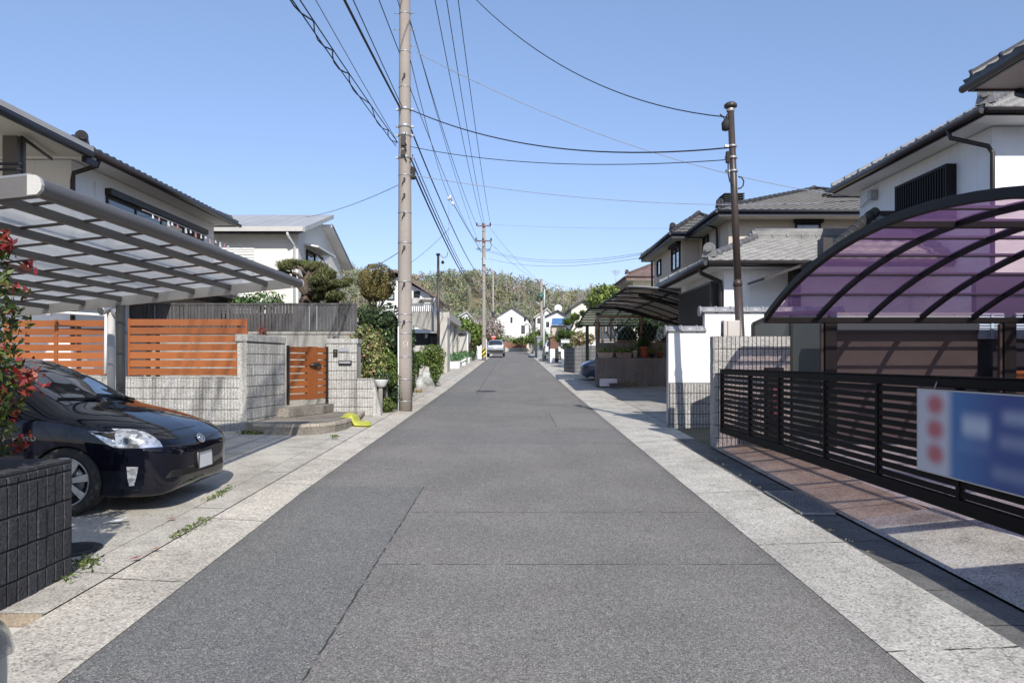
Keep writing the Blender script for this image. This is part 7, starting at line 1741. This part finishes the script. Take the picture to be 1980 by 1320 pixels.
# behind the camera to the first pole
cable('thick black cable from the top left edge to the first pole', (px1-.1, 17.45, zz_(212)), (px1+.05, -14, 7.1), .35, .024)
cable('thin wire beside the thick black cable running to the first pole', (px1-.05, 17.45, zz_(210)), (px1+.35, -14, 7.2), .25, .010)
for i in range(3):
    m = MB(); pts = []
    for k in range(161):
        u = k/160; p = Vector((px1-.2, 17.5, zz_(285)+.03*i)).lerp(Vector((px1-.15, -14, 6.2)), u)-Vector((0, 0, .55*4*u*(1-u)))
        if i == 2: p += Vector((.05*math.sin(u*130+2*math.sin(u*31)), 0, .05*math.cos(u*130+2*math.sin(u*31))))*(1 if k not in (0,) else 0)
        else: p += Vector((.05*i, 0, .05*i))
        pts.append(p)
    m.tube(pts, .011, 4, cap=False); tag(m.build('overhead_cable', 'cable'), ('lower strand of the spiral wrapped cable bundle at upper left', 'upper strand of the spiral wrapped cable bundle at upper left', 'spiral wrap winding round the cable bundle at upper left')[i], 'cable')
cable('thin wire slanting down to the first pole just above the spiral bundle', (px1-.2, 17.5, zz_(272)), (px1-.05, -14, 7.0), .35, .008, 'cable_grey')
cable('thin wire leaving the first pole near the top left of its shaft', (px1-.12, 17.5, zz_(105)), (px1-.0, -14, 8.9), .2, .011)
cable('second thin wire leaving the first pole near its top', (px1-.10, 17.5, zz_(20)), (px1+.25, -14, 10.2), .2, .010)
# first pole to second pole
hv = ((-2.95, -.60), (-2.32, -.1), (-1.95, .08), (-1.62, .58))
for i, (xa, xb) in enumerate(hv):
    zt_ = 12.65 if i != 0 else 11.45
    cable(('leftmost', 'second', 'third', 'rightmost')[i]+' of the four long high wires running down the street to the second pole', (xa, 17.45, zt_), (x2+xb, 61.8, PZ(435, 62)), .55, .014, group='high wires down the street')
    cable(('leftmost', 'second', 'third', 'rightmost')[i]+' of the high wires passing over the viewer from the first pole', (xa, 17.45, zt_), (xa+.1, -14, zt_-.3), .3, .014, group='high wires over the viewer')
for i in range(3):
    cable(('lowest', 'middle', 'upper')[i]+' strand of the thick cable bundle from the first to the second pole', (px1+.12+.04*i, 17.5, zz_(316)+.09*i), (x2-.15, 62, PZ(572, 62)+.12*i), .75-.05*i, .024-.006*i)
cable('black cable from the first pole collar down to the second pole', (px1+.1, 17.5, zz_(240)), (x2-.15, 62, PZ(538, 62)), .6, .020)
cable('thin wire from the first pole to the lower crossarm of the second pole', (px1+.15, 17.5, zz_(175)), (x2-.5, 62, PZ(470, 62)), .5, .011, 'cable_grey')
cable('pale thin wire from the first pole to the second pole under the high wires', (px1+.15, 17.5, zz_(45)), (x2-.2, 62, PZ(478, 62)), .6, .010, 'cable_grey')
cable('service drop from mid span to the second pole fitting', (PX(872, 40), 40, PZ(385, 40)), (x2-.3, 62, PZ(482, 62)), .1, .022)
t_ = MB(); c = Vector(P(869, 383, 40)); t_.tube([c-Vector((.1, 0, .1)), c+Vector((.1, 0, .1))], .09, 8); t_.tube([c+Vector((.15, 0, -.2)), c+Vector((.22, 0, -.4))], .07, 8); tag(t_.build('cable_joint', 'ceramic'), 'white cable joint clamp hanging in mid air on the street wires', 'clamp')
cable('thin wire holding up the white mid air cable joint', (px1+.15, 17.5, zz_(120)), P(869, 383, 40), .35, .011, 'cable_grey')
cable('drop wire from the mid air joint to the black kerb pole', P(869, 388, 40), P(866, 488, 36), -.5, .010, 'cable_grey')
# across the street to the brown pole
bp = lambda py: (PX(1408, 11.9)-.0, 11.9, PZ(py, 11.9))
cable('thick cable sagging across the street from first pole to middle of brown pole', (px1+.15, 17.5, zz_(215)), bp(286), .42, .013)
cable('cable from the top of the first pole to the top of the brown pole', (px1+1.0, 17.5, 11.2), bp(227), .75, .010)
cable('thin wire crossing the street to the lower clamp of the brown pole', (px1+.15, 17.5, zz_(286)), bp(309), .22, .008)
cable('lowest thin wire crossing the street behind the brown pole', (px1+.15, 17.5, zz_(340)), (9.3, 19.5, PZ(388, 19.5)), .35, .009, 'cable_grey')
cable('long grey wire from the first pole top to the white house roof corner', (px1+.3, 17.5, zz_(105)), (8.9, 18.9, PZ(381, 18.9)), .55, .010, 'cable_grey')
cable('thin wire from the first pole over the left house roofs', (px1-.15, 17.5, zz_(360)), (-6.95, 24.3, PZ(420, 24.3)), .1, .009, 'cable_grey')
cable('thin wire from the first pole toward the round tree side', (px1-.15, 17.6, zz_(488)), (-7.2, 30, PZ(535, 30)), .15, .009, 'cable_grey')
cable('thin wire from mid span toward the house behind the pole', P(870, 440, 42), (-7, 45, PZ(520, 45)), .2, .014, 'cable_grey')
for i, (pa, pb, sag) in enumerate(((484, 489, 1.0), (486, 492, 1.1), (500, 498, .9))):
    cable(('upper', 'middle', 'lower')[i]+' of three faint wires sagging from the second pole to the tan house', (x2+.4, 62, PZ(pa, 62)), (6.6, 37, PZ(pb+.0, 37)), sag*.6, .012, 'cable_grey')
cable('faint level wire high across the street behind the second pole', (x2-.8, 62, PZ(432, 62)), (14, 50, PZ(440, 50)), .2, .010, 'cable_grey')
for i, (pa, pb) in enumerate(((440, 541), (468, 543))):
    cable(('higher', 'lower')[i]+' wire from the second pole to the third pole crossarm', (x2+.5, 62, PZ(pa, 62)), P(1040, pb, 80), .3, .013, 'cable_grey')
cable('faint wire from the third pole to the right edge houses', P(1050, 543, 80), P(1210, 565, 75), .4, .014, 'cable_grey')
for i, py in enumerate((606, 611)):
    cable(('upper', 'lower')[i]+' wire continuing from the second pole to the slim distant pole', (x2+.1, 62, PZ(566+i*4, 62)), P(953, py, 96), .1, .022)

# ================================================================== far wood on the hill
def wood():
    pts, cols, sz = [], [], []; tw = MB()
    rg = np.random.default_rng(11)
    pal = {'olive': (.25, .26, .12), 'green': (.19, .235, .11), 'brown': (.28, .21, .12), 'grey': (.30, .27, .24), 'pink': (.36, .29, .26), 'dark': (.08, .11, .05), 'yel': (.33, .29, .12)}
    keys = ['olive', 'olive', 'green', 'green', 'brown', 'grey', 'grey', 'grey', 'pink', 'dark', 'yel', 'green']
    n = 0
    for k in range(4200):
        y = rg.uniform(165, 390); x = rg.uniform(-140, 190)
        if not -.42 < x/y < .62: continue
        z = 3.7+hill_h(x, y)*min(1, (y-150)/40); h = rg.uniform(4, 7); r = rg.uniform(1.8, 3.2)
        # only the slope that faces the street
        low = z < 9
        key = keys[rg.integers(len(keys))] if not low else ('green', 'dark', 'olive', 'grey', 'pink')[rg.integers(5)]
        c = (np.array(pal[key])*.78+.22*np.array((.36, .36, .34)))*rg.uniform(.85, 1.15); q = 70 if key not in ('grey', 'pink') else 60  # distance haze painted in: leaf colour mixed toward pale grey
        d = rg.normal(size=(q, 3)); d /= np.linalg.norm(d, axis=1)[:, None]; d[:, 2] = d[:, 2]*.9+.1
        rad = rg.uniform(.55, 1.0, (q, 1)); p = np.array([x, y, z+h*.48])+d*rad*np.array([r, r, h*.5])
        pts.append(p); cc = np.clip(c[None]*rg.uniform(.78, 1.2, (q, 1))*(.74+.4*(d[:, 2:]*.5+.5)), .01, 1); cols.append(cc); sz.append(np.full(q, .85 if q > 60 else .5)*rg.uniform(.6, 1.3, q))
        if key in ('grey', 'pink') or rg.random() < .25:
            for j in range(3 if key in ('grey', 'pink') else 1):
                a = rg.normal(0, .9, 2); tw.tube([(x, y, z), (x+a[0]*.4, y+a[1]*.4, z+h*.5), (x+a[0], y+a[1], z+h*1.05)], [.16, .11, .04], 3, cap=False)
    P_ = np.concatenate(pts)
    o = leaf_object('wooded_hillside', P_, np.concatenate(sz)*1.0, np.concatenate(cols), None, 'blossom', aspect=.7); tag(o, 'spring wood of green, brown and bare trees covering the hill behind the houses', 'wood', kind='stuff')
    o2 = tw.build('tree_trunks', surf('pale_trunks', (.30, .27, .24), rough=.9, bump=0), None); tag(o2, 'bare pale trunks and branches of the hillside wood', 'trunks', kind='stuff')
wood()
